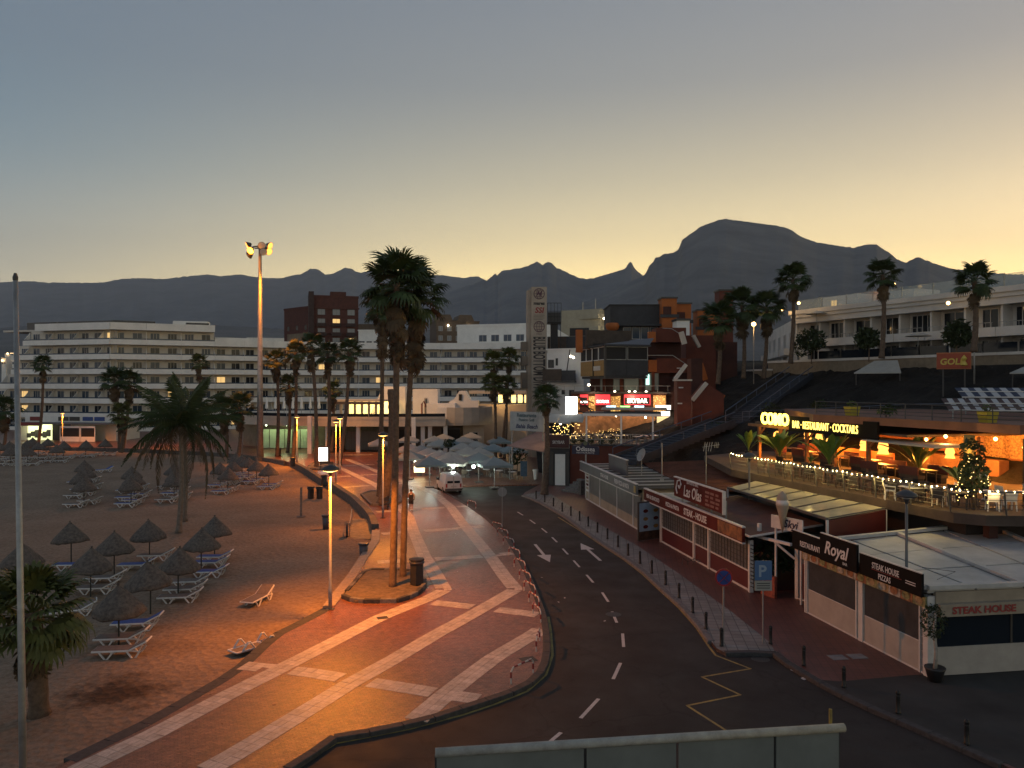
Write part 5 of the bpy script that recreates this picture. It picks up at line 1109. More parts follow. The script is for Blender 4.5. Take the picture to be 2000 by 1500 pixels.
# ------------------------------------------------------------------ hillside, stairs, terracotta complex and the sky bar
def f_rock(t, b, pos):
    a = nramp(t, nnoise(t, pos, .5, 8, .7), ((.3, (.012, .011, .010)), (.7, (.04, .034, .028)))); sp = nramp(t, nnoise(t, pos, 3.0, 4), ((.66, (0, 0, 0)), (.74, (.07, .065, .06))))
    t.links.new(nmix(t, 1.0, a, sp, 'ADD'), b.inputs['Base Color']); nbump(t, b, nnoise(t, pos, 1.6, 8, .75), 1.0, .5)
m_rock = node_mat('lava_rock', f_rock, .95, .2)
def hill_z(x, y):
    s = .93 * x + .36 * y
    pts = [(0, -.6), (33, -.6), (36, 1.0), (40, 4.0), (44, 4.9), (61, 10.8), (62.5, 11.6), (66, 12), (200, 22)]
    return interp(pts, s)
mb = MB(); xs = tohi(3, 120, 156); ys = tohi(30, 150, 160); vs = []; fs = []; nx = len(xs)
for y in ys:
    for x in xs:
        z = hill_z(x, y); r = noise.fractal(Vector((x * .35, y * .35, 1)), 1, 2, 4) * (.45 if 4.2 < z < 11.5 else .03); vs.append((x, y, z + r))
for j in range(len(ys) - 1):
    for i in range(nx - 1): fs.append((j*nx+i, j*nx+i+1, (j+1)*nx+i+1, (j+1)*nx+i))
mb.add(vs, fs); struct(mb.obj('hillside', m_rock), 'dark lava rock slope below the hilltop hotel')
# scrub on the slope
r_ = random.Random(12)
for i, (x, y, s_) in enumerate(((24.5, 73, 1.3), (21.5, 66, .9), (28, 70, 1.0), (31, 62, 1.0), (33.5, 54, .9), (36, 58, 1.1), (26, 66, .8), (20, 74, .9), (38, 50, 1.0))):
    shrub(['largest dark shrub on the slope right of the blue stairs', 'shrub just above the neon sign', 'shrub on the slope below the hotel wall', 'shrub on the slope below the white sloping awning', 'shrub behind the upper terrace rail', 'shrub on the slope under the orange board', 'low shrub on the middle of the slope', 'shrub beside the blue stairs', 'shrub on the slope at the right edge'][i], Vector((x, y, hill_z(x, y) - .2)), s_, s_, s_ * .7, 220, .16, 40 + i, m_leaf)
# blue stairs
m_step = mat('blue_grey_step', (.03, .036, .05), .8, var=.2, scale=2, coord='World'); m_brail = mat('blue_rail', (.05, .075, .12), .5)
sr = thing('hill_stairs', 'long blue grey stairway climbing the dark slope', 'stairs'); A_ = Vector((9.6, 65.5, 3.5)); B_2 = Vector((20.5, 74.6, 6.3)); C_2 = Vector((22.3, 76, 6.3)); D_2 = Vector((31.6, 84, 10.9))
def flight(a, b, n):
    d = b - a; dh = Vector((d.x, d.y, 0)); L = dh.length; rz = math.atan2(d.y, d.x); q = MB(); q.box(0, L / n + .05, -1.3, 1.3, -.5, 0); me = q.mesh('step', m_step)
    for i in range(n): ob('step', me, sr, a + dh * (i / n) + Vector((0, 0, d.z * (i + 1) / n)), rz)
    nrm = Vector((-d.y, d.x, 0)).normalized()
    for s_ in (-1.35, 1.35):
        q = MB(); q.bar(a + nrm * s_ + Vector((0, 0, 1.0)), b + nrm * s_ + Vector((0, 0, 1.0)), .07); q.obj('handrail', m_brail, sr); q = MB(); q.bar(a + nrm * s_ + Vector((0, 0, .1)), b + nrm * s_ + Vector((0, 0, .1)), .12, .5); q.obj('string_wall', m_step, sr)
        for i in range(0, n + 1, 4): p = a + d * (i / n) + nrm * s_; q = MB(); q.bar(p, p + Vector((0, 0, 1.0)), .05); q.obj('rail_post', m_brail, sr)
flight(A_, B_2, 18); flight(C_2, D_2, 26); q = MB(); q.prism([(20.4, 73.2), (23.3, 75.2), (21.8, 77.6), (19.2, 75.5)], 5.6, 6.28); q.obj('landing', m_step, sr)
# long thin railings across the slope
rl = thing('slope_railing', 'thin metal railing along the foot of the dark slope', 'railing')
for z_ in (.5, 1.0): q = MB(); q.tube([Vector((22.5, 75, 6.3 + z_)), Vector((33, 62, 7.4 + z_)), Vector((36, 55, 7.6 + z_))], .03, 5); q.obj('rail', m_brail, rl)
for i in range(9): p = Vector((22.5, 75, 6.3)).lerp(Vector((33, 62, 7.4)), i / 8); q = MB(); q.bar(p - Vector((0, 0, .6)), p + Vector((0, 0, 1)), .05); q.obj('post', m_brail, rl)
# materials
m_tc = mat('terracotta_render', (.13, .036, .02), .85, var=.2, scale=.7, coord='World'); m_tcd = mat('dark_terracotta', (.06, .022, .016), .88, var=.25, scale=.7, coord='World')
m_or = mat('orange_render', (.38, .11, .022), .8, var=.15, scale=.7, coord='World'); m_dg = mat('dark_grey_render', (.05, .05, .052), .85, var=.25, scale=.6, coord='World')
m_wdk = mat('dark_wood', (.07, .05, .035), .75, var=.3, scale=2); m_wdo = mat('honey_wood', (.34, .20, .06), .7, var=.3, scale=2)
# terrace of the sky bar
sb = thing('sky_bar', 'sky bar building with lit red signs above a covered terrace', 'bar')
f = Face(U(1070, 76), U(1292, 74)); L = f.L
f.box('terrace_base', m_tc, sb, 2.2, L, 0, 14, -.5, 3.95); f.box('terrace_floor', m_dg, sb, 2.2, L + 1, -.12, 14, 3.953, 4.1)
f.box('garage_block', m_dg, sb, -.1, 2.19, -.2, 12, -.1, 4.1)
f.box('garage_door', m_cream2, sb, .75, 1.75, -.3, -.21, .05, 3.1); f.box('side_post', m_frd, sb, 1.85, 2.15, -.35, -.21, 0, 3.3); f.box('side_post', m_frd, sb, .3, .6, -.35, -.21, 0, 3.3)
m_sbr = mat('dark_red_board', (.05, .014, .014), .5)
f.box('sign_board', m_sbr, sb, .1, 2.15, -.5, -.4, 3.75, 5.0); o = f.box('sign_frame', m_steel, sb, .05, 2.2, -.38, -.3, 3.7, 5.05); text('lettering', 'SKYBAR', .42, m_wht_p, sb, f.pt(1.12, -.52, 4.15), .006, (R(90), 0, f.rz), 'CENTER', bold=.012, sx=.8)
for i in range(7): f.box('baluster', m_steel, sb, 2.3 + i * (L - 2.4) / 6, 2.34 + i * (L - 2.4) / 6, 0, .04, 4.1, 5.1)
for z_ in (4.55, 5.08): f.box('rail', m_steel, sb, 2.3, L, -.02, .05, z_, z_ + .05)
for x in (3.7, 7.1, L - .9): f.box('pergola_post', m_cream2, sb, x, x + .16, .3, .46, 4.1, 6.85)
f.box('pergola_beam', m_cream2, sb, 3.4, L, .25, .5, 6.86, 7.1); f.box('pergola_roof', m_dg, sb, 3.4, L, .5, 6.5, 6.95, 7.12)
for i, (x0, x1, z0, z1) in enumerate(((-.3, 1.0, 6.3, 6.95), (1.05, 2.3, 6.2, 6.9), (2.35, 3.5, 6.35, 6.95))):
    q = MB(); q.add([(x0, -.6, z0), (x1, -.6, z0 - .05), (x1, 2.6, z1), (x0, 2.6, z1), (x0, -.6, z0 - .08), (x1, -.6, z0 - .13), (x1, 2.6, z1 - .08), (x0, 2.6, z1 - .08)], [(0,1,2,3),(7,6,5,4),(0,4,5,1),(1,5,6,2),(2,6,7,3),(3,7,4,0)]); f.mb('awning', q, m_canv, sb)
f.box('upper_awning', m_canv, sb, 5.0, L + .6, 3.5, 8, 7.35, 7.5)
m_scr = mat('white_screen', (1, 1, 1), .5, emit=(1, 1, .96), es=3.0); o = f.box('light_box', m_dg, sb, 1.35, 2.65, 3.2, 3.5, 6.6, 8.75); f.box('screen', m_scr, o, 0, 0, 0, 0, 0, 0) if 0 else None
f.box('light_screen', m_scr, sb, 1.4, 2.6, 3.12, 3.19, 6.7, 8.7)
q = MB()
for z_ in (6.8, 7.5, 8.2): q.bar((2.7, 3.3, z_ + .5), (4.2, 4.2, z_ - .2), .08)
q.bar((2.7, 3.3, 8.7), (4.4, 4.3, 6.6), .09); f.mb('truss', q, m_blk, sb)
# back wall with mosaic light panels and signs
g2 = Face(U(1116, 89), U(1302, 88)); L2 = g2.L
g2.box('back_wall', m_tcd, sb, 0, L2, 0, 10, 4, 8.9); g2.box('lit_bar_wall', mat('bar_warm', (.5, .25, .1), .7, var=.5, scale=1.2), sb, .3, L2 - 1.3, -.1, -.01, 4.3, 6.7)
def f_gold(t, b, pos):
    v_ = t.nodes.new('ShaderNodeTexVoronoi'); v_.inputs['Scale'].default_value = 5; t.links.new(pos, v_.inputs['Vector']); c = nramp(t, v_.outputs['Distance'], ((.1, (1, .62, .16)), (.45, (.12, .05, .01))))
    t.links.new(c, b.inputs['Emission Color']); b.inputs['Emission Strength'].default_value = 1.1; b.inputs['Base Color'].default_value = (.3, .18, .05, 1)
m_gold = node_mat('gold_light_mosaic', f_gold, .5); m_gold.cycles.emission_sampling = 'NONE'
for u0, u1, z0, z1 in ((1122, 1132, 6.9, 8.6), (1150, 1163, 6.9, 8.6), (1193, 1212, 6.8, 8.6), (1276, 1300, 6.3, 8.7)):
    x0, x1 = ((u - 1116) / 186 * L2 for u in (u0, u1)); g2.box('mosaic_panel', m_gold, sb, x0, x1, -.16, -.06, z0, z1)
m_sred = mat('lit_red', (.5, .03, .04), .4, emit=(1, .06, .08), es=.55); m_swht = mat('lit_white', (1, .9, .8), .4, emit=(1, .88, .75), es=2.2, nosample=True); m_sblk = mat('sign_black', (.02, .008, .008), .4)
for u0, u1, s_, bg_ in ((1219, 1270, .70, m_sblk), (1163, 1192, .42, m_sred), (1133, 1149, .24, m_sblk)):
    x0, x1 = ((u - 1116) / 186 * L2 for u in (u0, u1)); g2.box('sign_frame', m_sred, sb, x0, x1, -.40, -.30, 7.6, 8.8); g2.box('sign_board', bg_, sb, x0 + .08, x1 - .08, -.45, -.41, 7.68, 8.45)
    text('lettering', 'SKYBAR', s_, m_swht, sb, g2.pt((x0 + x1) / 2, -.47, 7.85), .01, (R(90), 0, g2.rz), 'CENTER', bold=.02, sx=.92)
for u in (1240, 1262, 1201, 1229): bulb(sb, g2.pt((u - 1116) / 186 * L2, -.5, 9.1), .14)
for x0, m_ in ((4.0, mat('lit_cyan', (.5, .8, 1), .5, emit=(.5, .85, 1), es=1.6, nosample=True)), (5.6, mat('lit_green', (.3, .9, .3), .5, emit=(.35, .9, .25), es=1.1, nosample=True)), (7.2, MATS['lit_cyan'])): g2.box('menu_screen', m_, sb, x0, x0 + 1.1, -.3, -.2, 7.05, 7.5)
g2.box('kiosk_sign', m_swht, sb, L2 - 1.4, L2 + .3, -1.5, -1.4, 7.1, 7.6); g2.box('kiosk_light', m_swht, sb, L2 - 1.2, L2 + .2, -1.5, -1.4, 6.4, 6.9); g2.box('kiosk', mat('kiosk_lit', (.5, .4, .2), .6, emit=(1, .75, .35), es=.7, var=.5, scale=3), sb, L2 - 1.2, L2 + .2, -1.3, -1.0, 4.1, 6.3)
for i, (x, y, z_, w_, c_) in enumerate(((3, 3.5, 6.4, 60, WARM), (6.5, 4, 6.5, 50, (1, .75, .5)), (9.5, 3, 6.4, 70, (1, .5, .4)), (1.2, .6, 5.8, 80, WARM))): plight(sb, f.pt(x, y, z_), w_, c_); bulb(sb, f.pt(x, y, z_ + .25), .1)
for x, w_ in ((2.5, 90), (7, 120), (10, 90)): plight(sb, g2.pt(x, -1.6, 8.3), w_, (1, .6, .35))
# fairy light curtains at the left end
m_fairy = mat('fairy_bulb', (1, .8, .4), .5, emit=(1, .66, .2), es=3, nosample=True)
r_ = random.Random(3); q = MB()
for i in range(90): x = r_.uniform(-.1, 3.2); z = r_.uniform(4.5, 6.1); q.cbox((x, r_.uniform(0, 1.2), z), .05, .05, .05)
for i in range(45): x = r_.uniform(3.2, 7.5); z = r_.uniform(4.4, 5.6); q.cbox((x, r_.uniform(.5, 3), z), .04, .04, .04)
stuff(f.mb('fairy_lights', q, m_fairy, sb))
for i in range(9):
    p = f.pt(2.8 + i * .95 + r_.uniform(-.2, .2), 1.2 + (i % 3) * .8, 4.1); c = thing('bar_table', f'{ORD[i]} dark table from the left on the sky bar terrace', 'table', p, 0, 'tables on the sky bar terrace')
    for n_, me in TAB: ob(n_, me, c)
    for k in (-1, 1):
        c = thing('bar_chair', f'dark chair {"right" if k > 0 else "left"} of the {ORD[i]} table on the sky bar terrace', 'chair', p + Vector((.6 * k, .1, 0)), -k * math.pi / 2, 'chairs on the sky bar terrace')
        for n_, me in CH: ob(n_, me, c)
for i, x in enumerate((2.6, 3.4, 4.3, 5.2, 6.2)): shrub(f'{["first", "second", "third", "fourth", "fifth"][i]} rail plant from the left along the sky bar terrace', f.pt(x, .25, 4.1), .45, .3, .35, 110, .1, 60 + i, m_leaf)
shrub('round dark bush at the right end of the sky bar terrace', f.pt(L + .2, -.3, 3.6), .75, .75, .75, 260, .12, 70, m_leaf); shrub('spiky plant on the terracotta wall below the sky bar', f.pt(8.8, -.5, 2.6), .8, .5, .6, 160, .2, 71, m_leaf2)
# glazed floor above the sign band
g2.box('upper_terrace', m_dg, sb, 0, L2 + .3, -1.2, 6, 8.9, 9.1); g2.box('upper_rail', m_steel, sb, -2, L2 + .3, -1.15, -1.1, 9.75, 9.8)
for i in range(12): g2.box('rail_post', m_steel, sb, -2 + i * (L2 + 2) / 11, -1.96 + i * (L2 + 2) / 11, -1.15, -1.1, 9.1, 9.75)
g2.box('glazed_floor', m_tcd, sb, 2.2, L2 + .4, .4, 8, 9.1, 12.1)
for i, (u0, u1) in enumerate(((1172, 1180), (1198, 1212), (1219, 1249), (1260, 1274), (1276, 1288))):
    x0, x1 = ((u - 1116) / 186 * L2 for u in (u0, u1)); g2.win(sb, (x0 + x1) / 2, 9.2, x1 - x0, 2.1, 1, m_frd, mat('green_glass', (.16, .2, .18), .15, spec=.7), .39)
g2.box('poster', mat('lit_poster', (.6, 1, .9), .5, emit=(.6, 1, .9), es=1.1, nosample=True), sb, 8.55, 8.95, .2, .26, 9.9, 11.1)
for u in (1180, 1214, 1252, 1276): x = (u - 1116) / 186 * L2; g2.box('column', m_tc, sb, x - .16, x + .16, -.2, .2, 9.1, 12.1)
# lounge box on top
lg = thing('lounge_box', 'dark glazed lounge with honey wood side on top of the sky bar', 'building')
k1 = Face(U(1134, 92), U(1182, 83)); k2 = Face(U(1182, 83), U(1266, 84.5))
for k, mm in ((k1, m_wdo), (k2, m_dg)):
    nb_ = 14 if k is k1 else 2
    for i in range(nb_): k.box('wall_board' if k is k1 else 'wall_panel', mm, lg, k.L * i / nb_ + .01, k.L * (i + 1) / nb_ - .02, 0, .12, 10.9, 12.6)
    npn = 4 if k is k1 else 2
    for i in range(npn): k.win(lg, k.L * (i + .5) / npn, 12.62, k.L / npn - .12, 1.45, 1, m_cream2 if k is k1 else m_steel, m_dark, .02)
    k.box('eave', m_dg, lg, -.2, k.L + .2, -.35, .3, 14.1, 14.3)
q = MB(); pts = [k1.pt(0, -.35, 14.3), k1.pt(k1.L, -.35, 14.3), k2.pt(k2.L, -.35, 14.3), k2.pt(k2.L, 5, 15.1), k1.pt(k1.L - 1, 6, 15.1), k1.pt(0, 3, 14.7)]; q.add(pts, [(0, 1, 4, 5), (1, 2, 3, 4)]); q.add([p - Vector((0, 0, .12)) for p in pts], [(5, 4, 1, 0), (4, 3, 2, 1)]); q.obj('roof', mat('slate_roof', (.13, .135, .15), .6), lg)
q = MB(); q.prism([(p.x, p.y) for p in (k1.pt(.1, .13, 0), k1.pt(k1.L - .05, .2, 0), k2.pt(.1, .13, 0), k2.pt(k2.L, .13, 0), k2.pt(k2.L, 6, 0), k1.pt(.5, 5, 0))], 10.6, 10.88); q.obj('floor', m_dg, lg)
k1.box('plaque', m_cream, lg, k1.L * .55, k1.L * .82, -.06, -.005, 11.5, 12.0); k2.box('corner_post', m_frd, lg, -.12, .1, -.12, .1, 10.7, 14.1); k2.box('back', m_dark, lg, .3, k2.L, 4, 4.2, 10.9, 14.6)
k2.box('top_band', m_wdk, lg, 0, k2.L + .5, 5.2, 5.6, 14.0, 16.2); k2.box('orange_post', m_or, lg, -1.2, -.5, 5.2, 5.6, 13.6, 16.2)
# terracotta stepped building right of the bar
tb_ = thing('terracotta_building', 'terracotta stepped building with stairs and balconies right of the sky bar', 'building')
def tbox(name, m, u0, u1, d, v0, v1, depth=3): f_ = Face(U(u0, d), U(u1, d)); return f_.box(name, m, tb_, 0, f_.L, 0, depth, H - (v1 - 750) / F * d, H - (v0 - 750) / F * d)
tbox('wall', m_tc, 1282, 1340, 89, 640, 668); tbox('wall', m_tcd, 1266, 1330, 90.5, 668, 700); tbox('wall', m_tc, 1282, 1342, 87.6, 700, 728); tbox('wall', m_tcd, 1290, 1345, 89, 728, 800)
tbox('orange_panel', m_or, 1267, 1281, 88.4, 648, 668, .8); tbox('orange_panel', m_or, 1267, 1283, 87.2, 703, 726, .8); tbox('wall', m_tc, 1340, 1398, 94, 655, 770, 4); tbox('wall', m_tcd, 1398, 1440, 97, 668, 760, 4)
tbox('pillar', m_tc, 1323, 1350, 78, 744, 832, 1.6); tbox('wall', m_tcd, 1350, 1372, 84, 700, 790, 2); tbox('pillar_cap', m_cream, 1321, 1352, 77.8, 741, 744, 1.8)
for u0, v0, u1, v1, d, m_ in ((1352, 782, 1380, 748, 80, m_cream), (1330, 648, 1337, 672, 86, m_cream), (1318, 741, 1340, 712, 84, m_cream), (1354, 655, 1366, 678, 92, m_cream), (1368, 710, 1378, 742, 90, m_or), (1384, 760, 1414, 775, 82, m_or)):
    a, b = P(u0, v0, d), P(u1, v1, d); q = MB(); q.bar(a, b, .55, .35); q.obj('coping', m_, tb_)
a, b = P(1352, 782, 80), P(1380, 748, 80); q = MB(); q.add([a, Vector((a.x, a.y, 4)), Vector((b.x + 1.8, b.y, 4)), Vector((b.x + 1.8, b.y, b.z - 1.2)), b], [(0, 1, 2, 3, 4)]); q.v += [(x, y + 2, z) for x, y, z in q.v]; q.f += [(9, 8, 7, 6, 5), (0, 5, 6, 1), (4, 9, 5, 0), (3, 8, 9, 4), (2, 7, 8, 3)]; q.m += [0] * 5; q.sm += [False] * 5; q.obj('ramp_wall', m_tc, tb_)
for u0, v0, u1, v1, u2, v2, d in ((1265, 694, 1314, 694, 1338, 710, 86.4), (1294, 641, 1312, 642, 1328, 652, 88)): q = MB(); q.tube([P(u0, v0, d), P(u1, v1, d), P(u2, v2, d)], .04, 5); q.obj('handrail', m_steel, tb_)
for u, v in ((1328, 788), (1330, 757), (1326, 719)): p = P(u, v, 77.5 if v > 740 else 87.2); q = MB(); q.cbox(p, .45, .1, .12); q.obj('wall_lamp', m_frm, tb_)
# dark block, orange towers above
t, f_ = block('dark_block', 'dark grey block with blue glass front above the sky bar', 'building', 1192, 120, 1292, 120, 8, 14, 22.3, m_dg, 0, 0, cap=.15); f_.box('terrace', m_dg, t, 1.2, f_.L, -1.5, -.01, 19, 19.3)
for i in range(4): f_.win(t, 2.6 + i * 1.4, 17.0, 1.25, 1.9, 1, m_frm, m_glassb, -.02)
q = MB(); q.smooth = True; q.lathe([(.0, -1.0), (.9, -.6), (1.1, 0), (.9, .4)], 12); o = q.obj('yellow_bowl', m_or, t); o.location = P(1196, 636, 119)
for i, (u0, u1, v0, v1, lab) in enumerate(((1293, 1322, 583, 640, 'left and tallest orange roof tower above the terracotta building'), (1318, 1350, 594, 640, 'middle orange roof tower above the terracotta building'), (1362, 1402, 607, 665, 'right orange roof tower above the terracotta building'), (1405, 1432, 568, 640, 'orange roof tower behind the hill palms'))):
    d = 118 + i * 3; t, f_ = block('roof_tower', lab, 'building', u0, d, u1, d, 3, 12, H - (v0 - 750) / F * d, m_or if i < 3 else m_tc, 0, 0, cap=.25, roofm=m_frd, group='orange roof towers'); f_.box('shade', m_tcd, t, f_.L * .08, f_.L * .6, -.3, -.01, H - (v0 + 16 - 750) / F * d - 1.2, H - (v0 + 16 - 750) / F * d)
    f_.box('band', m_dg, t, -.3, f_.L + .3, -.25, -.02, H - (v0 + 31 - 750) / F * d - .5, H - (v0 + 31 - 750) / F * d)
t, f_ = block('white_roof_hut', 'small white roof hut among the orange towers', 'building', 1322, 112, 1347, 112, 3, 12, H + (750 - 626) / F * 112, m_cream2, 0, 0, cap=.3, roofm=m_frd)
# walls and white houses left of the bar
t, f_ = block('grey_wall_house', 'dark grey terrace wall between the lettered tower and the bar', 'building', 1069, 112, 1172, 110, 3, 8, 16.9, m_dg, 0, 0, cap=0); f_.box('brown_part', m_wdk, t, .2, 2.8, -.1, -.01, 15.0, 16.8); f_.box('orange_edge', m_tc, t, 0, 3.4, -.2, -.01, 14.5, 14.9); f_.box('board', m_ink, t, 3.3, 6.1, .1, .2, 16.95, 18.1)
t, f_ = block('white_house', 'white house with small windows right of the lettered tower', 'house', 1069, 105, 1140, 102, 4, -1, 14.6, m_cream2, 0, 0, cap=.2)
for x, z_, w_, h_ in ((.6, 12.2, .9, 1.1), (1.5, 12.5, .35, 1.0), (.7, 8.8, 1.1, 1.1), (3.8, 8.0, .8, 1.2), (2.5, 8.6, .5, .6)): f_.win(t, x, z_, w_, h_, 1, m_frd, m_glass, -.01)
f_.box('balcony', m_cream2, t, .2, 1.9, -1.0, -.02, 7.6, 8.6); f_.box('brown_fence', m_wdk, t, 0, 2.9, -1.3, -1.2, 10.4, 12.0); f_.box('grey_fence', m_dg, t, 2.95, 5, -1.3, -1.2, 10.4, 11.8); f_.box('ledge', m_frd, t, 0, 5, -1.4, -1.0, 10.2, 10.38)
for u, v in ((1115, 696), (1120, 698)): bulb(t, P(u, v, 100), .16)
q = MB(); q.bar(P(1107, 725, 99), P(1113, 683, 99), .12); q.obj('leaning_pole', m_wdk, t); plight(t, P(1150, 752, 92), 60, WARM); bulb(t, P(1150, 752, 92), .16)
# ------------------------------------------------------------------ hilltop hotel on the right
hh = thing('hilltop_hotel', 'white two storey hotel with cornice and balconies on the hill at the right', 'hotel')
fA = Face(U(1552, 92), U(2120, 63)); L = fA.L; ZT = 12.4
m_hw = mat('hotel_white', (.60, .57, .52), .85, var=.10, scale=.5, coord='World')
fA.box('back_wall', m_hw, hh, 0, L, 1.7, 10, ZT - 1, 18.2); fA.box('roof', m_hw, hh, -.3, L, .3, 10, 18.2, 18.45)
fA.box('cornice', m_hw, hh, -.5, L, -.5, .29, 18.25, 18.75); fA.box('cornice', m_hw, hh, -.3, L, -.3, .28, 17.85, 18.24); fA.box('frieze', m_hw, hh, -.1, L, -.1, .27, 17.2, 17.84)
nb = 9; bw = L / nb
for i in range(nb):
    x = i * bw
    fA.box('pier', m_hw, hh, x - .1, x + .1, .3, 1.69, ZT - .9, 17.19)
    fA.box('balcony', m_hw, hh, x + .11, x + bw - .11, -.5, 1.69, 14.55, 14.85); fA.box('balcony_wall', m_hw, hh, x + .02, x + bw - .02, -.62, -.5, 14.3, 15.15)
    fA.box('balcony_rail', m_steel, hh, x + .3, x + bw - .3, -.58, -.54, 15.55, 15.6)
    for k in range(6): fA.box('baluster', m_steel, hh, x + .4 + k * (bw - .8) / 5, x + .43 + k * (bw - .8) / 5, -.58, -.55, 15.15, 15.55)
    fA.win(hh, x + bw * .45, 14.9, 2.4 if i % 3 else 1.6, 2.15, 4 if i % 3 == 1 else 2, m_frm, m_glass, 1.69); fA.win(hh, x + bw * .5, 12.3, 2.1, 1.8, 3, m_frm, m_glass, 1.69)
    q = MB(); q.box(0, bw - .06, 0, .04, 0, 1.2); fA.mb('roof_glass', q, mat('clear_rail_glass', (.5, .55, .5), .1, alpha=.3, spec=.6), hh, x, 18.8, .6); fA.box('roof_post', m_steel, hh, x - .03, x + .03, .6, .68, 18.7, 20.1)
fS = Face(U(1500, 118), U(1551.5, 92.3)); fS.box('side_wall', m_hw, hh, 0, fS.L, 0, 4, ZT - 1.5, 17.8)
for i in range(5): fS.win(hh, fS.L * (i + .5) / 5, 14.4, 1.8, 2.0, 2, m_frm, m_glassc, -.02); fS.box('side_balcony', m_hw, hh, fS.L * (i + .1) / 5, fS.L * (i + .85) / 5, -1.1, -.05, 13.5, 14.3); fS.win(hh, fS.L * (i + .5) / 5, 11.6, 1.8, 1.7, 2, m_frm, m_glassc, -.02)
fA.box('roof_house', m_hw, hh, 1.5, 6.5, 3, 8, 18.46, 20.3); fA.win(hh, 3.2, 19.0, 1.0, .9, 2, m_frm, m_litw, 2.99); fA.box('roof_house', m_hw, hh, 8.5, 13, 4, 8, 18.46, 20.2)
m_lamp_y = mat('lamp_yellow', (1, .7, .3), .4, emit=(1, .62, .2), es=7, nosample=True)
for u, v, d, w_ in ((1852, 592, 70.5, 25), (1560, 592, 88, 30), (1527, 605, 92, 30), (1746, 555, 78, 0)):
    p = P(u, v, d); bulb(hh, p, .17, m_lamp_y)
    if w_: plight(hh, p - Vector((0, .4, .1)), w_, WARM)
# terrace wall with pillars
tw_ = thing('terrace_wall', 'beige garden wall with white coping and pillars below the hilltop hotel', 'wall'); m_bw = mat('beige_wall', (.22, .175, .12), .9, var=.2, scale=1.5, coord='World')
fW = Face(U(1500, 92), U(2120, 60)); n = 10
for i in range(n): fW.box('wall_panel', m_bw, tw_, fW.L * i / n + .01, fW.L * (i + 1) / n - .01, 0, .4, 9.4, 12.5); fW.box('coping', m_hw, tw_, fW.L * i / n + .01, fW.L * (i + 1) / n - .01, -.1, .5, 12.5, 12.75)
for u in (1605, 1570, 1703, 1855): d_ = 92 - 32 * (u - 1500) / 620; f_ = Face(U(u - 8, d_ - .3), U(u + 8, d_ - .9)); f_.box('pillar', m_hw, tw_, 0, f_.L, 0, .8, 11.6, 13.7); f_.box('pillar_cap', m_hw, tw_, -.12, f_.L + .12, -.12, .92, 13.7, 13.95)
for i in range(8): x = fW.L * (.22 + .09 * i); q = MB(); q.box(0, fW.L * .085, .2, .23, 12.75, 13.6); fW.mb('glass_screen', q, m_glass, tw_, x)
fW2 = Face(U(1455, 97), U(1502, 91)); fW2.box('wall_panel', m_bw, tw_, 0, fW2.L, 0, .4, 9.0, 11.6); fW2.box('coping', m_hw, tw_, 0, fW2.L, -.1, .5, 11.6, 11.8)
# trees in front of the hotel, garden lamps, umbrellas
for i, (u, v, d, rx, rz_, lab) in enumerate(((1585, 690, 84, 1.75, 1.7, 'round dark tree at the left end of the hotel garden'), (1697, 690, 76, 1.5, 1.5, 'round dark tree in the middle of the hotel garden'), (1868, 676, 66, 1.5, 1.45, 'round dark tree beside the globe lamp in the hotel garden'))): p = P(u, v, d); p.z = 12.2; shrub(lab, p, rx, rx, rz_, 900, .22, 90 + i, m_leaf, .5, 'garden_tree', 'tree', 'trees in the hotel garden')
for i, (u, v, d, lab, lit) in enumerate(((1472, 633, 86, 'lit globe lamp between the hill palms', 1), (1903, 641, 63, 'unlit globe lamp on a tall post in the hotel garden', 0))):
    p = P(u, v, d); t = thing('globe_lamp', lab, 'lamp', Vector((p.x, p.y, 10.5))); q = MB(); q.smooth = True; q.cyl(.06, -.5, p.z - 10.5 - .2, 8); q.obj('pole', m_lpole, t); bulb(t, Vector((0, 0, p.z - 10.5)), .26, m_lamp_y if lit else m_frm, 'globe')
    if lit: plight(t, Vector((0, -.4, p.z - 10.5)), 50, WARM)
for u, v, d, lab in ((1793, 655, 74, 'open pale umbrella on the lower hotel terrace'), (1595, 612, 88, 'open pale umbrella on the upper hotel balcony')):
    p = P(u, v, d); t = thing('garden_umbrella', lab, 'umbrella', p - Vector((0, 0, 2.2))); q = MB(); q.lathe([(.02, 2.55), (1.2, 2.15), (1.18, 2.1)], 8, cap=False); q.obj('canopy', m_canv, t); q = MB(); q.cyl(.03, -.3, 2.5, 6); q.obj('pole', m_steel, t)
# white sloping awnings and the golf board on the slope
for u0, u1, d, lab in ((1668, 1760, 74, 'white trapezoid awning on the slope below the hotel wall'), (1972, 2060, 60, 'white sloping awning on the slope at the right edge')):
    t = thing('sloping_awning', lab, 'awning'); f_ = Face(U(u0, d), U(u1, d - 3)); w_ = f_.L; q = MB(); z0, z1 = (H + 22 / F * d, H + 46 / F * d); q.add([(0, 0, z0), (w_, 0, z0), (w_ * .76, 2.2, z1), (w_ * .26, 2.2, z1), (0, 0, z0 - .1), (w_, 0, z0 - .1), (w_ * .76, 2.2, z1 - .1), (w_ * .26, 2.2, z1 - .1)], [(0,1,2,3),(7,6,5,4),(0,4,5,1),(1,5,6,2),(2,6,7,3),(3,7,4,0)]); f_.mb('sheet', q, m_canv, t)
    for x in (.15, w_ - .15): f_.box('post', m_frd, t, x - .04, x + .04, .1, .18, z0 - 1.2, z0 - .101)
t = thing('golf_board', 'orange board with yellow golf lettering below the hotel wall', 'sign'); f_ = Face(U(1830, 61.5), U(1895, 60)); m_gy = mat('golf_yellow', (.55, .42, .08), .6)
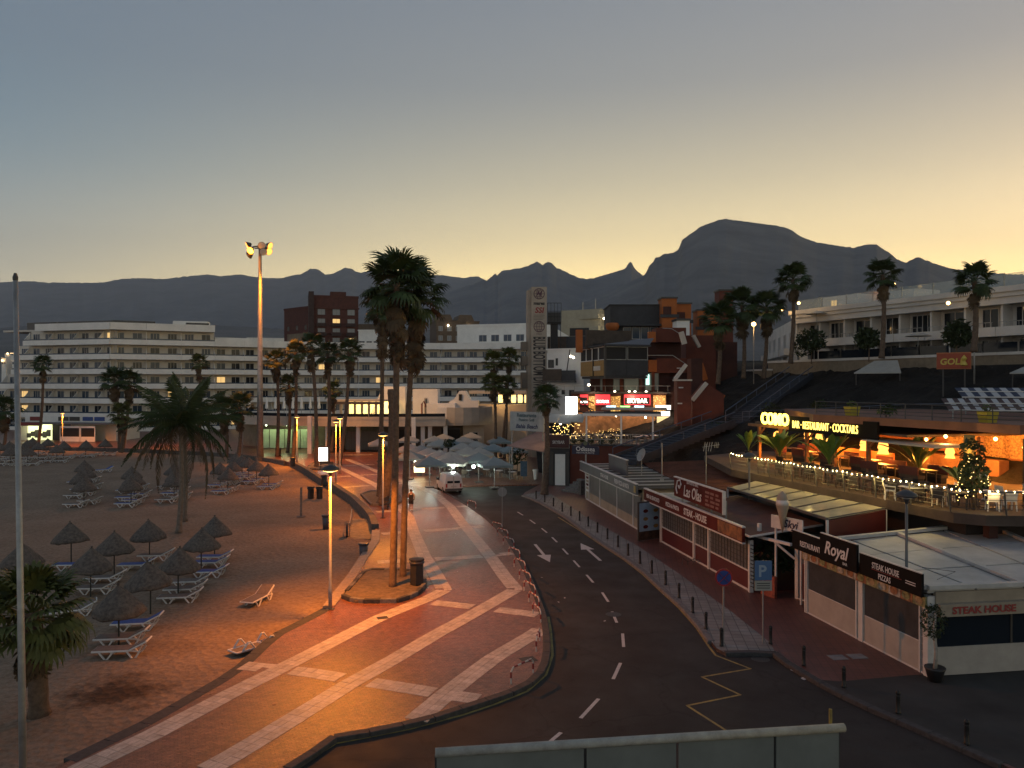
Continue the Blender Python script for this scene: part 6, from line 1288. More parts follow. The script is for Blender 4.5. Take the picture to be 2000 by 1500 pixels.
f_.box('board', mat('golf_orange', (.30, .055, .02), .6), t, 0, f_.L, 0, .08, 11.25, 12.42); f_.box('frame', mat('golf_frame', (.4, .14, .05), .6), t, -.05, f_.L + .05, .081, .13, 11.18, 12.5); text('lettering', 'GOLF', .68, m_gy, t, f_.pt(.2, -.01, 11.55), .004, (R(90), 0, f_.rz), bold=.02, shear=.12)
for x in (.4, f_.L - .4): f_.box('post', m_steel, t, x - .05, x + .05, .14, .24, 9.0, 11.3) if 0 else f_.box('post', m_frd, t, x - .05, x + .05, .14, .24, 9.0, 11.3)
q = MB(); q.lathe([(.0, .9), (.22, .6), (.1, .4), (.26, .1), (.05, 0)], 8); f_.mb('emblem', q, m_gy, t, f_.L * .82, 11.4, -.02)
# ------------------------------------------------------------------ restaurant row on the right pavement
m_wfr = mat('white_frame', (.55, .53, .50), .5, var=.15, scale=2); m_mesh = mat('grey_blind', (.10, .10, .10), .35, var=.25, scale=1.5, coord='World', spec=.5); m_beip = mat('beige_panel', (.30, .25, .185), .8, var=.15, scale=1, coord='World')
m_redp = mat('dark_red_panel', (.075, .008, .008), .6, var=.15, scale=1, coord='World'); m_roofg = mat('grey_sheet_roof', (.42, .41, .39), .6, var=.2, scale=.8, coord='World'); m_roofd = mat('slat_roof_dark', (.085, .08, .075), .8, var=.25, scale=1, coord='World'); m_tile = mat('red_brown_roof', (.12, .045, .028), .85, var=.3, scale=.8, coord='World')
m_gbl = mat('blue_grey_sign', (.07, .08, .095), .5, var=.15, scale=1.5, coord='World'); m_ltxt = mat('pale_lettering', (.62, .61, .59), .6); m_rsign = mat('maroon_sign', (.085, .013, .01), .7, spec=.15, var=.25, scale=1.2, coord='World'); m_bsign = mat('black_sign', (.006, .005, .005), .7, spec=.12)
def grid_screen(fc, par, x0, x1, z0, z1, m, nx=6, nz=6, y=0.0):
    fc.box('pane', m, par, x0, x1, y, y + .02, z0, z1); q = MB()
    for i in range(1, nx): x = x0 + (x1 - x0) * i / nx; q.box(x - .012, x + .012, y - .03, y - .004, z0, z1)
    for i in range(1, nz): z = z0 + (z1 - z0) * i / nz; q.box(x0, x1, y - .031, y - .005, z - .012, z + .012)
    fc.mb('lattice', q, m_frd, par)
# first restaurant: beige fronts, blue grey fascia
r1 = thing('pizza_restaurant', 'beige fronted restaurant with blue grey fascia at the far end of the row', 'restaurant'); f = Face((6.4, 66.7), (8.7, 52.0)); L = f.L
f.box('base', m_wfr, r1, 0, L, 0, .12, 0, .12)
xs_ = [0.0, 1.2, 4.6, 9.4, 13.3, L]
for i, (a, b) in enumerate(zip(xs_, xs_[1:])):
    f.box('lower_panel', m_beip, r1, a + .06, b - .06, .02, .1, .12, .75); f.box('post', m_wfr, r1, a - .06, a + .06, -.04, .12, .12, 2.6)
    if i == 0:
        f.box('menu_panel', m_ltxt, r1, a + .1, b - .1, 0, .1, .76, 2.55)
        for k in range(5): f.box('menu_picture', m_rsign if k % 2 else m_beip, r1, a + .25, b - .25, -.02, -.004, .95 + k * .3, 1.15 + k * .3)
    else: f.box('window', m_mesh, r1, a + .07, b - .07, .02, .08, .76, 2.3); f.box('head_panel', m_beip, r1, a + .06, b - .06, .02, .1, 2.3, 2.6)
f.box('fascia', m_gbl, r1, -.3, L + .4, -.45, -.3, 2.55, 3.25); f.box('fascia_trim', m_wfr, r1, -.3, L + .4, -.47, -.28, 3.25, 3.31); f.box('fascia_trim', m_wfr, r1, -.3, L + .4, -.47, -.28, 2.49, 2.55)
text('lettering', 'STEAK HOUSE', .38, m_ltxt, r1, f.pt(6.4, -.46, 2.76), .004, (R(90), 0, f.rz), sx=.9, bold=.006); text('lettering', 'FRESH PIZZA & PASTA', .44, m_ltxt, r1, f.pt(10.2, -.46, 2.74), .004, (R(90), 0, f.rz), sx=.82, bold=.008)
f.box('emblem', mat('sun_emblem', (.35, .26, .08), .6), r1, L - .05, L + .35, -.47, -.455, 2.68, 3.12)
f.box('roof', m_roofd, r1, 0, L + .3, -.25, 6.2, 2.9, 3.0)
for i in range(26): f.box('roof_batten', m_roofg if i % 3 == 0 else m_roofd, r1, (L + .2) * i / 26 + .1, (L + .2) * i / 26 + .32, -.2, 5.2, 3.003, 3.09)
f.box('roof_sign', m_gbl, r1, 4.4, 9.2, .8, .92, 3.1, 4.25); f.box('roof_sign_trim', m_wfr, r1, 4.35, 9.25, .78, .94, 4.25, 4.31); f.box('back_wall', m_dg, r1, 0, L, 6.0, 6.2, 0, 2.9); f.box('end_wall', m_beip, r1, L - .1, L, .12, 6, 0, 2.9); f.box('end_wall', m_wfr, r1, 0, .1, .12, 6, 0, 2.9)
# steps at the far end
stp = thing('pavement_steps', 'short flight of stone steps beside the far restaurant', 'steps'); f_ = Face((4.6, 71.5), (6.3, 69.5))
for i in range(5): f_.box('step', m_kerb, stp, 0, f_.L, i * .5, i * .5 + .49, 0, .2 + i * .2)
f_.box('side_wall', m_wall, stp, f_.L, f_.L + .3, -.4, 3, 0, 1.3)
# red brown roof behind
rb = thing('tiled_shed', 'low shed with ribbed red brown roof behind the two restaurants', 'building'); pts = [Vector((11.2, 66, 3.2)), Vector((11.9, 49.5, 3.2)), Vector((17.0, 46.6, 3.7)), Vector((17.5, 62, 3.9))]
q = MB(); q.add(pts + [p - Vector((0, 0, .15)) for p in pts], [(0,1,2,3),(7,6,5,4),(0,4,5,1),(1,5,6,2),(2,6,7,3),(3,7,4,0)]); q.obj('roof', m_tile, rb)
for i in range(24): t_ = (i + .5) / 24; a, b = pts[0].lerp(pts[1], t_), pts[3].lerp(pts[2], t_); q = MB(); q.bar(a + Vector((0, 0, .03)), b + Vector((0, 0, .03)), .14, .07); q.obj('roof_rib', m_tile, rb)
q = MB(); q.prism([(p.x, p.y) for p in (pts[0] + Vector((.3, -.3, 0)), pts[1] + Vector((.2, .3, 0)), pts[2], pts[3])][::1], 0, 3.0); q.obj('wall', m_dg, rb)
# second restaurant: maroon
r2 = thing('seafood_restaurant', 'maroon fronted seafood restaurant with big sign in the middle of the row', 'restaurant'); f = Face((9.45, 48.6), (11.45, 36.9)); L = f.L
f.box('base', m_wfr, r2, 0, L, 0, .12, 0, .1); xs_ = [0.0, 5.2, 7.2, L]
for a, b in zip(xs_, xs_[1:]): f.box('lower_panel', m_redp, r2, a + .06, b - .06, .02, .1, .1, .95); f.box('rail', m_wfr, r2, a + .06, b - .06, -.02, .1, .95, 1.02); grid_screen(f, r2, a + .06, b - .06, 1.02, 2.45, m_mesh, max(4, int((b - a) / .35)), 6, .04)
for x in xs_: f.box('post', m_wfr, r2, x - .08, x + .08, -.08, .12, 0, 2.5)
f.box('fascia', m_rsign, r2, -1.7, L + .3, -.55, -.42, 2.45, 3.15); f.box('fascia_trim', m_wfr, r2, -1.7, L + .3, -.57, -.40, 3.15, 3.22); f.box('fascia_trim', m_wfr, r2, -1.7, L + .3, -.57, -.40, 2.38, 2.45)
text('lettering', 'FISH & SEAFOOD', .34, m_ltxt, r2, f.pt(-1.2, -.56, 2.67), .004, (R(90), 0, f.rz), sx=.9, bold=.006); text('lettering', 'PIZZA & PASTA', .34, m_ltxt, r2, f.pt(2.2, -.56, 2.67), .004, (R(90), 0, f.rz), sx=.9, bold=.006); text('lettering', 'STEAK - HOUSE', .52, m_ltxt, r2, f.pt(5.0, -.56, 2.62), .004, (R(90), 0, f.rz), sx=.85, bold=.012)
f.box('food_photo', mat('food_photo', (.22, .09, .03), .5, var=.7, scale=2.5, coord='World'), r2, L - 2.4, L + .25, -.57, -.552, 2.5, 3.1)
g3 = Face((9.75, 46.2), (10.85, 39.6)); g3.box('big_sign', m_rsign, r2, 0, g3.L, 0, .14, 3.3, 4.4); g3.box('big_sign_frame', m_wfr, r2, -.06, g3.L + .06, -.01, .16, 4.4, 4.46); g3.box('big_sign_frame', m_wfr, r2, g3.L + .002, g3.L + .07, -.02, .16, 3.25, 4.4)
text('lettering', 'Las Olas', .92, m_ltxt, r2, g3.pt(1.5, -.02, 3.5), .006, (R(90), 0, g3.rz), shear=.25, sx=.8, bold=.008); text('lettering', 'SEAFOOD & GRILL', .2, m_ltxt, r2, g3.pt(2.0, -.02, 4.26), .004, (R(90), 0, g3.rz))
m_fade = mat('faded_print', (.22, .11, .09), .7)
for k in range(4):
    for j in range(3): g3.box('faded_print', m_fade, r2, 4.55 + j * .66, 5.1 + j * .66 - .1 * ((k + j) % 3), -.012, -.003, 4.08 - k * .22, 4.2 - k * .22)
q = MB(); q.tube([(.25, -.02, .1), (.1, -.02, .4), (.3, -.02, .85), (.7, -.02, .95), (.85, -.02, .7), (.6, -.02, .45), (.45, -.02, .6)], .05, 5); g3.mb('wave_emblem', q, m_ltxt, r2, .3, 3.4)
for x in (.4, 2.5, 4.5, 6.3): g3.box('sign_post', m_steel, r2, x, x + .08, .31, .4, 2.7, 3.9)
f.box('roof', m_roofg, r2, -1.5, 3.6, -.38, 3.6, 2.75, 2.83)
for i in range(9): f.box('roof_rib', m_wfr if i % 4 == 0 else m_roofg, r2, -1.4 + i * .55, -1.3 + i * .55, -.36, 3.5, 2.833, 2.9)
q = MB(); q.add([(3.6, -.3, 3.0), (L + .6, -.3, 2.85), (L + .6, 3.4, 3.3), (3.6, 3.4, 3.4), (3.6, -.3, 2.9), (L + .6, -.3, 2.75), (L + .6, 3.4, 3.2), (3.6, 3.4, 3.3)], [(0,1,2,3),(7,6,5,4),(0,4,5,1),(1,5,6,2),(2,6,7,3),(3,7,4,0)]); f.mb('awning', q, m_tile, r2); q = MB(); q.bar((3.6, -.35, 2.95), (L + .65, -.35, 2.8), .08); q.bar((L + .65, -.35, 2.8), (L + .65, 3.4, 3.25), .08); f.mb('awning_bar', q, m_wfr, r2)
f.box('back_wall', m_dg, r2, 0, L, 5.5, 5.7, 0, 2.9); f.box('floor', m_redp, r2, 0, L, .13, 5.5, .0, .03)
for k in range(12): f.box('ladder_rung' if 0 else 'corner_rung', m_frd, r2, L + .1, L + .35, -.05, 0, .3 + k * .18, .33 + k * .18)
# tall menu board
t = thing('menu_board', 'tall blue menu board with dish pictures between the two restaurants', 'menu board'); f_ = Face(G(1248, 1058)[:2], G(1292, 1052)[:2]); m_mb = mat('menu_pale_blue', (.24, .35, .46), .4, var=.15, scale=2, coord='World')
f_.box('frame', m_frd, t, -.05, f_.L + .05, 0, .1, .05, 2.5); f_.box('sheet', m_mb, t, .03, f_.L - .03, -.02, -.002, .62, 2.42); f_.box('lower_photo', mat('dark_food', (.05, .03, .02), .5, var=.8, scale=4, coord='World'), t, .03, f_.L - .03, -.02, -.002, .1, .6)
m_dish = mat('dish_photo', (.25, .15, .04), .5, var=.6, scale=9, coord='World')
for r_ in range(3):
    for c_ in range(2): q = MB(); q.lathe([(.001, 0), (.15, 0), (.16, -.006)], 12, cap=False); q.v = [(x * 1.3, -.025 + z, y * .75) for x, y, z in q.v]; f_.mb('dish', q, m_dish if (r_ + c_) % 2 else m_rsign, t, f_.L * (.28 + .45 * c_), .9 + .5 * r_)
for x in (.1, f_.L - .15): f_.box('foot', m_frd, t, x, x + .06, -.25, .3, 0, .049)
# ------------------------------------------------------------------ gap between the restaurants: red gate, arch, ice cream sign
gt = thing('red_gate_front', 'dark red gate with white frame between the maroon and the black restaurant', 'gate'); f_ = Face((11.9, 36.0), (12.75, 34.2))
f_.box('door', m_redp, gt, .9, f_.L, 1.2, 1.3, .05, 1.7); f_.box('door_window', m_mesh, gt, .9, f_.L, 1.2, 1.28, 1.7, 2.35); f_.box('post', m_wfr, gt, .7, .89, 1.1, 1.35, 0, 2.6); f_.box('beam', m_wfr, gt, -1.0, 1.2, .3, .45, 2.6, 2.72); f_.box('sill', m_wfr, gt, .9, f_.L, 1.1, 1.32, 0, .06); f_.box('upright', m_wfr, gt, -.9, -.75, .3, .45, 2.72, 3.3)
q = MB(); q.bar((.2, .35, 2.6), (.9, .9, 1.9), .09); f_.mb('brace', q, m_wfr, gt); f_.box('inner_dark', m_dark, gt, -1, f_.L + .3, 3, 3.1, 0, 2.8); f_.box('poster_box', mat('red_poster', (.22, .05, .03), .6, var=.6, scale=5), gt, -.55, .35, .2, .35, 0, 1.0)
t = thing('ice_cream_sign', 'white board with giant ice cream cone above the red gate', 'sign'); a = P(1506, 1005, 36.2); b = P(1567, 1030, 34.6); f_ = Face(a[:2], b[:2]); f_.box('board', m_wfr, t, 0, f_.L, 0, .06, 3.25, 3.85); text('lettering', 'Skyi', .5, mat('navy_ink', (.02, .02, .05), .6), t, f_.pt(.75, -.02, 3.4), .004, (R(90), 0, f_.rz), shear=.3, bold=.01)
q = MB(); q.smooth = True; q.lathe([(.02, -.2), (.2, .7), (.27, .95), (.3, 1.1), (.24, 1.3), (.26, 1.42), (.16, 1.58), (.03, 1.72)], 12); f_.mb('cone', q, m_beip, t, f_.L * .45, 3.35, -.15); q = MB(); q.smooth = True; q.lathe([(.3, .0), (.29, .16), (.2, .3), (.2, .38), (.1, .52), (.01, .6)], 12); f_.mb('ice_cream', q, m_wfr, t, f_.L * .45, 4.42, -.15)
for x in (.15, f_.L - .2): f_.box('post', m_wfr, t, x, x + .08, .07, .14, 0, 3.3)
shrub('dark garden plants behind the red gate', Vector((13.3, 38.6, 0)), 1.2, 1.2, 1.3, 380, .2, 77, m_leaf, .4)
# translucent roof with red side
tr_ = thing('translucent_roof', 'translucent ribbed canopy roof catching the terrace lights', 'canopy'); c0, c1, c2, c3 = Vector((12.7, 45.2, 3.9)), Vector((14.2, 34.6, 3.92)), Vector((18.0, 37.0, 4.0)), Vector((16.0, 48.6, 4.02))
m_poly = mat('polycarbonate', (.46, .43, .34), .11, var=.15, scale=.8, spec=.9, coord='World', bump=.06, bscale=1.1)
for i in range(7):
    a, b = i / 7 + .004, (i + 1) / 7 - .004; p4 = [c0.lerp(c1, a), c0.lerp(c1, b), c3.lerp(c2, b), c3.lerp(c2, a)]; q = MB(); q.add(p4 + [p - Vector((0, 0, .04)) for p in p4], [(0,1,2,3),(7,6,5,4),(0,4,5,1),(1,5,6,2),(2,6,7,3),(3,7,4,0)]); q.obj('roof_sheet', m_poly, tr_)
    q = MB(); q.bar(c0.lerp(c1, b) + Vector((0, 0, .02)), c3.lerp(c2, b) + Vector((0, 0, .02)), .05, .05); q.obj('glazing_bar', m_roofd, tr_)
f_ = Face((c1 + Vector((.05, -.05, 0)))[:2], (c2 + Vector((0, -.05, 0)))[:2]); q = MB(); q.add([(0, 0, 2.2), (f_.L, 0, 2.6), (f_.L, 0, 3.95), (0, 0, 3.84), (0, .12, 2.2), (f_.L, .12, 2.6), (f_.L, .12, 3.95), (0, .12, 3.84)], [(0,1,2,3),(7,6,5,4),(0,4,5,1),(1,5,6,2),(2,6,7,3),(3,7,4,0)]); f_.mb('red_valance', q, m_redp, tr_); q = MB(); q.bar(c0, c1, .12); q.obj('gutter', m_roofd, tr_)
for p in (c0, c1, c2, c3): q = MB(); q.bar((p.x, p.y, 0), (p.x, p.y, p.z - .05), .1); q.obj('post', m_wfr, tr_)
f_.box('white_rail', m_wfr, tr_, -1.0, f_.L + .8, .5, .56, 1.9, 1.97)
# ------------------------------------------------------------------ black steak house at the front
r3 = thing('steak_house', 'white panelled steak house with black sign boards nearest the viewer', 'restaurant'); f = Face((12.85, 33.7), (14.25, 26.2)); L = f.L; s3 = Face((14.25, 26.2), (21.5, 27.3))
f.box('base', m_wfr, r3, 0, L, 0, .1, 0, .06); m_kick = mat('kick_panel', (.36, .33, .29), .55, var=.12, scale=1.2, coord='World'); m_dmesh = mat('dark_screen', (.045, .045, .045), .3, var=.35, scale=2, coord='World')
for a, b in ((.25, 3.55), (4.1, L - .55)): f.box('kick_panel', m_kick, r3, a, b, .02, .08, .06, 1.05); f.box('screen', m_dmesh, r3, a, b, .03, .07, 1.08, 2.35); f.box('screen_rail', m_wfr, r3, a, b, 0, .1, 1.05, 1.08)
for x, w_ in ((0, .1), (.16, .06), (3.6, .07), (3.78, .26), (L - .5, .06), (L - .3, .06)): f.box('post', m_wfr, r3, x, x + w_, -.03, .12, 0, 2.75)
f.box('corner_post', m_wfr, r3, L - .2, L, -.08, .2, 0, 2.75)
for k in range(10):
    f.box('rung', m_wfr, r3, 3.67, 3.78, .02, .06, .25 + k * .25, .27 + k * .25); f.box('rung', m_wfr, r3, L - .44, L - .3, .02, .06, .25 + k * .25, .27 + k * .25)
m_fp = [mat('food_%d' % i, c, .5, var=.6, scale=6, coord='World') for i, c in enumerate(((.30, .22, .12), (.36, .33, .28), (.26, .12, .06), (.22, .22, .10)))]
for i in range(12): f.box('food_picture', m_fp[i % 4], r3, L * i / 12 + .01, L * (i + 1) / 12 - .01, -.16, -.1, 2.36, 2.74); q = MB(); q.lathe([(.001, 0), (.13, 0), (.15, .02)], 12, cap=False); q.v = [(x * 1.4, -.165 - z, y) for x, y, z in q.v]; f.mb('plate', q, m_fp[(i + 1) % 4], r3, L * (i + .5) / 12, 2.55)
for x0, x1, z1, y in ((-.35, 1.9, 3.55, -.4), (1.92, 4.35, 3.85, -.5), (4.37, L + .1, 3.55, -.4)): f.box('sign_board', m_bsign, r3, x0, x1, y, y + .1, 2.76, z1); f.box('sign_trim', m_wfr, r3, x0, x1, y + .02, y + .12, z1, z1 + .03)
text('lettering', 'RESTAURANT', .33, m_ltxt, r3, f.pt(.3, -.42, 2.98), .003, (R(90), 0, f.rz), sx=.75, bold=.004); text('lettering', 'Royal', .72, m_ltxt, r3, f.pt(2.25, -.52, 3.12), .004, (R(90), 0, f.rz), shear=.3, bold=.012, sx=.95); text('lettering', 'BAR', .16, m_ltxt, r3, f.pt(3.5, -.52, 2.9), .002, (R(90), 0, f.rz))
text('lettering', 'STEAK HOUSE', .31, m_ltxt, r3, f.pt(5.15, -.42, 3.17), .003, (R(90), 0, f.rz), sx=.75, bold=.004); text('lettering', 'PIZZAS', .29, m_ltxt, r3, f.pt(5.5, -.42, 2.84), .003, (R(90), 0, f.rz), sx=.75, bold=.004); f.box('red_underline', m_red_p, r3, 5.1, 6.75, -.41, -.402, 3.11, 3.13)
for z_ in (3.14, 3.06): f.box('white_line', m_ltxt, r3, 6.95, 7.45, -.41, -.402, z_, z_ + .025)
# side towards the viewer
LS = s3.L
s3.box('side_panel', m_kick, r3, .25, LS, 0, .08, .03, 1.0); s3.box('side_glass', m_glass, r3, .25, LS, .03, .06, 1.0, 2.08); s3.box('side_fascia', m_beip, r3, .2, LS, -.25, .05, 2.1, 2.52); s3.box('side_lintel', m_beip, r3, .2, LS, -.05, .1, 2.52, 2.9); text('lettering', 'STEAK HOUSE', .33, m_inkr, r3, s3.pt(.65, -.27, 2.2), .004, (R(90), 0, s3.rz), sx=1.15, bold=.012)
for x in (3.1, 6.2): s3.box('mullion', m_frd, r3, x, x + .07, .0, .1, 1.0, 2.1)
# chairs seen behind the glass and dark inside
s3.box('inner_wall', m_dark, r3, .4, LS, 4.6, 4.7, 0, 2.8); s3.box('inner_floor', m_dark, r3, .3, LS, .2, 4.6, .02, .05)
# roof in panels
p0, p1, p2, p3 = f.pt(0, -.1, 2.95), f.pt(L, -.1, 2.95), s3.pt(LS, -.1, 2.95), f.pt(0, 0, 2.95) + Vector((9.2, 2.0, .45)); 
for i in range(3):
    for j in range(4):
        a, b, c_, d_ = j / 4 + .006, (j + 1) / 4 - .006, i / 3 + .006, (i + 1) / 3 - .006; pp = [p1.lerp(p2, a).lerp(p0.lerp(p3, a), c_), p1.lerp(p2, b).lerp(p0.lerp(p3, b), c_), p1.lerp(p2, b).lerp(p0.lerp(p3, b), d_), p1.lerp(p2, a).lerp(p0.lerp(p3, a), d_)]; dz = Vector((0, 0, .012 * (i % 2) + .008 * (j % 2))); q = MB(); q.add([p + dz for p in pp] + [p + dz - Vector((0, 0, .1)) for p in pp], [(0,1,2,3),(7,6,5,4),(0,4,5,1),(1,5,6,2),(2,6,7,3),(3,7,4,0)]); q.obj('roof_panel', m_roofg, r3)
for a in (0, .5, 1): q = MB(); q.bar(p1.lerp(p2, a) + Vector((0, 0, .1)), p0.lerp(p3, a) + Vector((0, 0, .1)), .22, .12); q.obj('roof_beam', m_roofg, r3)
for c_ in (0, 1): q = MB(); q.bar(p1.lerp(p0, c_) + Vector((0, 0, .12)), p2.lerp(p3, c_) + Vector((0, 0, .12)), .25, .14); q.obj('roof_beam', m_roofg, r3)
q = MB(); cbl = [p1.lerp(p2, .1).lerp(p0.lerp(p3, .1), .1) + Vector((.2, 0, .16)), p1.lerp(p2, .3).lerp(p0.lerp(p3, .3), .2) + Vector((0, 0, .17)), p1.lerp(p2, .2).lerp(p0.lerp(p3, .2), .3) + Vector((0, 0, .17))]; q.tube(cbl, .01, 4); q.obj('cable', m_frd, r3)
# potted tree at the corner
t = thing('potted_tree', 'thin potted tree with sparse crown at the corner of the steak house', 'tree', G(1823, 1328) + Vector((0, -.1, 0))); q = MB(); q.smooth = True; q.lathe([(.2, 0), (.3, .38), (.33, .42), (.33, .48), (.28, .46), (.05, .42)], 14); q.obj('pot', m_black, t)
q = MB(); q.smooth = True; q.tube([(0, 0, .4), (.04, 0, 1.0), (-.03, 0, 1.6), (.02, 0, 2.3)], [.07, .06, .055, .03], 8); q.obj('trunk', mat('pale_bark', (.32, .29, .25), .9, var=.3, scale=6, bump=.3), t); q = MB(); r_ = random.Random(2); leafball(q, (-.05, 0, 2.0), .42, .4, .62, 420, .075, r_); q.obj('crown', m_leaf, t)
# ------------------------------------------------------------------ cocktail terrace
m_slab = mat('terrace_concrete', (.065, .045, .033), .85, var=.25, scale=1, coord='World'); m_slabr = mat('upper_slab_red', (.17, .075, .045), .8, var=.2, scale=1, coord='World')
ct = thing('cocktail_terrace', 'raised cocktail terrace with neon sign, warm lit pergola and bulb lined railing', 'restaurant'); ZF = 4.4
edge = [Vector((14.4, 50.5, ZF)), Vector((14.9, 48.4, ZF)), Vector((17.0, 40.8, ZF)), Vector((19.2, 33.4, ZF)), Vector((20.2, 32.7, ZF)), Vector((23, 32.5, ZF)), Vector((30, 32.5, ZF))]
poly = [(p.x, p.y) for p in edge] + [(34, 33), (34, 62), (20, 64), (15, 60)]
q = MB(); q.prism(poly, ZF - .45, ZF); q.obj('floor_slab', m_slab, ct)
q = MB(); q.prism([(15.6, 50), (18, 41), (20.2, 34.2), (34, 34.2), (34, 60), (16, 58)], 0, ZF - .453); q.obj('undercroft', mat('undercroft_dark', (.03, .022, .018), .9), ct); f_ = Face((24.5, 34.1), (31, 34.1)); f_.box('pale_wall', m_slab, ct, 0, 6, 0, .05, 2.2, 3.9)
f_ = Face((19.6, 33.0), (24.2, 33.2)); f_.box('red_column', m_tcd, ct, 1.2, 1.6, .4, .8, 0, 3.94)
m_bulb = mat('string_bulb', (1, .85, .55), .4, emit=(1, .78, .38), es=7, nosample=True)
rail = resample(edge, .36); qb = MB(); qb.smooth = True; qb.lathe([(.005, -.05), (.03, -.032), (.04, 0), (.028, .03), (.005, .045)], 8); bme = qb.mesh('bulb', m_bulb)
for i, p in enumerate(rail): ob('bulb', bme, ct, p + Vector((rnd.uniform(-.03, .03), rnd.uniform(-.06, .06), 1.04 - .045 * math.sin(math.pi * (i % 6) / 6) + rnd.uniform(-.012, .012))))
for a, b in zip(edge, edge[1:]):
    for k, z_ in enumerate((.25, .45, .65, .85, 1.0)): q = MB(); q.tube([a + Vector((0, 0, z_)), b + Vector((0, 0, z_))], .012 if k < 4 else .03, 4); q.obj('rail_wire' if k < 4 else 'handrail', m_dsteel, ct)
for p in resample(edge, 2.2): q = MB(); q.bar(p, p + Vector((-.12, -.06, 1.02)), .05); q.obj('rail_post', m_dsteel, ct)
for i, t_ in enumerate((.06, .2, .34, .48, .62, .76, .9)): p = edge[0].lerp(edge[3], t_) + Vector((-.4, -.1, 1.0)); plight(ct, p, 55, (1, .68, .2), .1, 'string_light')
for p in (Vector((21, 33.4, 5.2)), Vector((23.5, 33.3, 5.2)), Vector((26, 33.3, 5.2))): plight(ct, p, 11, (1, .66, .26), .1, 'string_light')
# pergola
A0, B0 = Vector((18.6, 59, ZF)), Vector((21.5, 46.5, ZF)); fp_ = Face(A0[:2], B0[:2]); LP = fp_.L
m_wpg = mat('pergola_wood', (.20, .09, .035), .7, var=.25, scale=2)
for x in (.6, 3.4, 6.6, 9.6, LP): fp_.box('pergola_post', m_wpg, ct, x - .1, x + .1, 0, .2, ZF, 6.75); q = MB(); q.bar((x, .1, 6.1), (x + .7, .1, 6.72), .1); fp_.mb('brace', q, m_wpg, ct)
fp_.box('pergola_beam', m_wpg, ct, -.8, LP, -.05, .25, 6.76, 6.95); fp_.box('pergola_roof', m_wdk, ct, -.3, LP + 3, .26, 9, 6.97, 7.1)
fp_.box('fascia_board', m_bsign, ct, 5.0, LP + 1.2, -.25, -.1, 6.7, 7.75)
m_neon = mat('neon_yellow', (1, .8, .2), .4, emit=(1, .70, .08), es=4.5); m_neon2 = mat('neon_letter', (1, .8, .2), .4, emit=(1, .72, .14), es=1.8, nosample=True)
text('neon_letters', 'COMO', 1.2, m_neon, ct, fp_.pt(1.5, -.3, 7.05), .06, (R(90), 0, fp_.rz), bold=.02, sx=.95)
text('neon_letters', 'BAR · RESTAURANT · COCKTAILS', .74, m_neon2, ct, fp_.pt(5.5, -.3, 6.95), .02, (R(90), 0, fp_.rz), sx=.62)
plight(ct, fp_.pt(2.5, -1.0, 7.6), 40, (1, .75, .2))
fp_.box('back_wall', mat('orange_inner_wall', (.34, .12, .04), .8, var=.3, scale=1.2, coord='World'), ct, -1, LP + 9, 8.5, 8.7, ZF, 7.6); fp_.box('low_wall', mat('orange_low_wall', (.45, .15, .04), .8, var=.2, scale=2), ct, -.5, 9.5, 4.5, 4.7, ZF, ZF + 1.0)
fp_.box('sun_awning', m_canv, ct, LP + .3, LP + 6, -.6, 2.2, 6.6, 6.68)
# pendant lamps
m_wick = mat('wicker_lamp', (.45, .2, .05), .8, var=.5, scale=12, emit=(1, .40, .07), es=2.0, nosample=True)
for i, (x, y, z_, s_) in enumerate(((1.6, 1.0, 6.1, 1), (3.0, 2.6, 6.3, .8), (5.0, 2.2, 6.2, .9), (7.4, 1.4, 6.0, 1.1), (10, 2.0, 6.1, .9), (12.0, 1.8, 6.1, 1), (14, 2.6, 6.2, .9), (16, 3, 6.1, .8))):
    q = MB(); q.smooth = True; q.lathe([(.08, .35), (.25, .25), (.32, -.05), (.25, -.2), (.34, -.45)], 14, cap=False); q.v = [(a * s_, b * s_, c_ * s_) for a, b, c_ in q.v]; o = fp_.mb('pendant_lamp', q, m_wick, ct, x, z_, y); plight(ct, fp_.pt(x, y, z_ - .35), 260, (1, .34, .05), .12)
for x, y in ((4.4, 3.2), (8.5, 4.0), (12.5, 4.5), (16, 5), (19, 5)): bulb(ct, fp_.pt(x, y, 6.55), .1, m_lamp_y); plight(ct, fp_.pt(x, y, 6.3), 420, (1, .36, .06), .12)
# inner columns and bar counter
for x, y in ((11, 6), (14, 7), (17, 4)): fp_.box('inner_post', m_wpg, ct, x - .12, x + .12, y, y + .24, ZF, 7.0)
fp_.box('bar_counter', m_wpg, ct, 10, 16, 6.4, 7.1, ZF, ZF + 1.1); fp_.box('shelf_wall', mat('bottle_wall', (.4, .22, .08), .6, var=.8, scale=8, coord='World'), ct, 10, 16, 8.3, 8.45, ZF + 1.1, 7.0); fp_.box('mural', mat('mural_dark', (.25, .14, .07), .7, var=.9, scale=3, coord='World'), ct, 16.4, 18.5, 7.9, 8.0, ZF, 6.6)
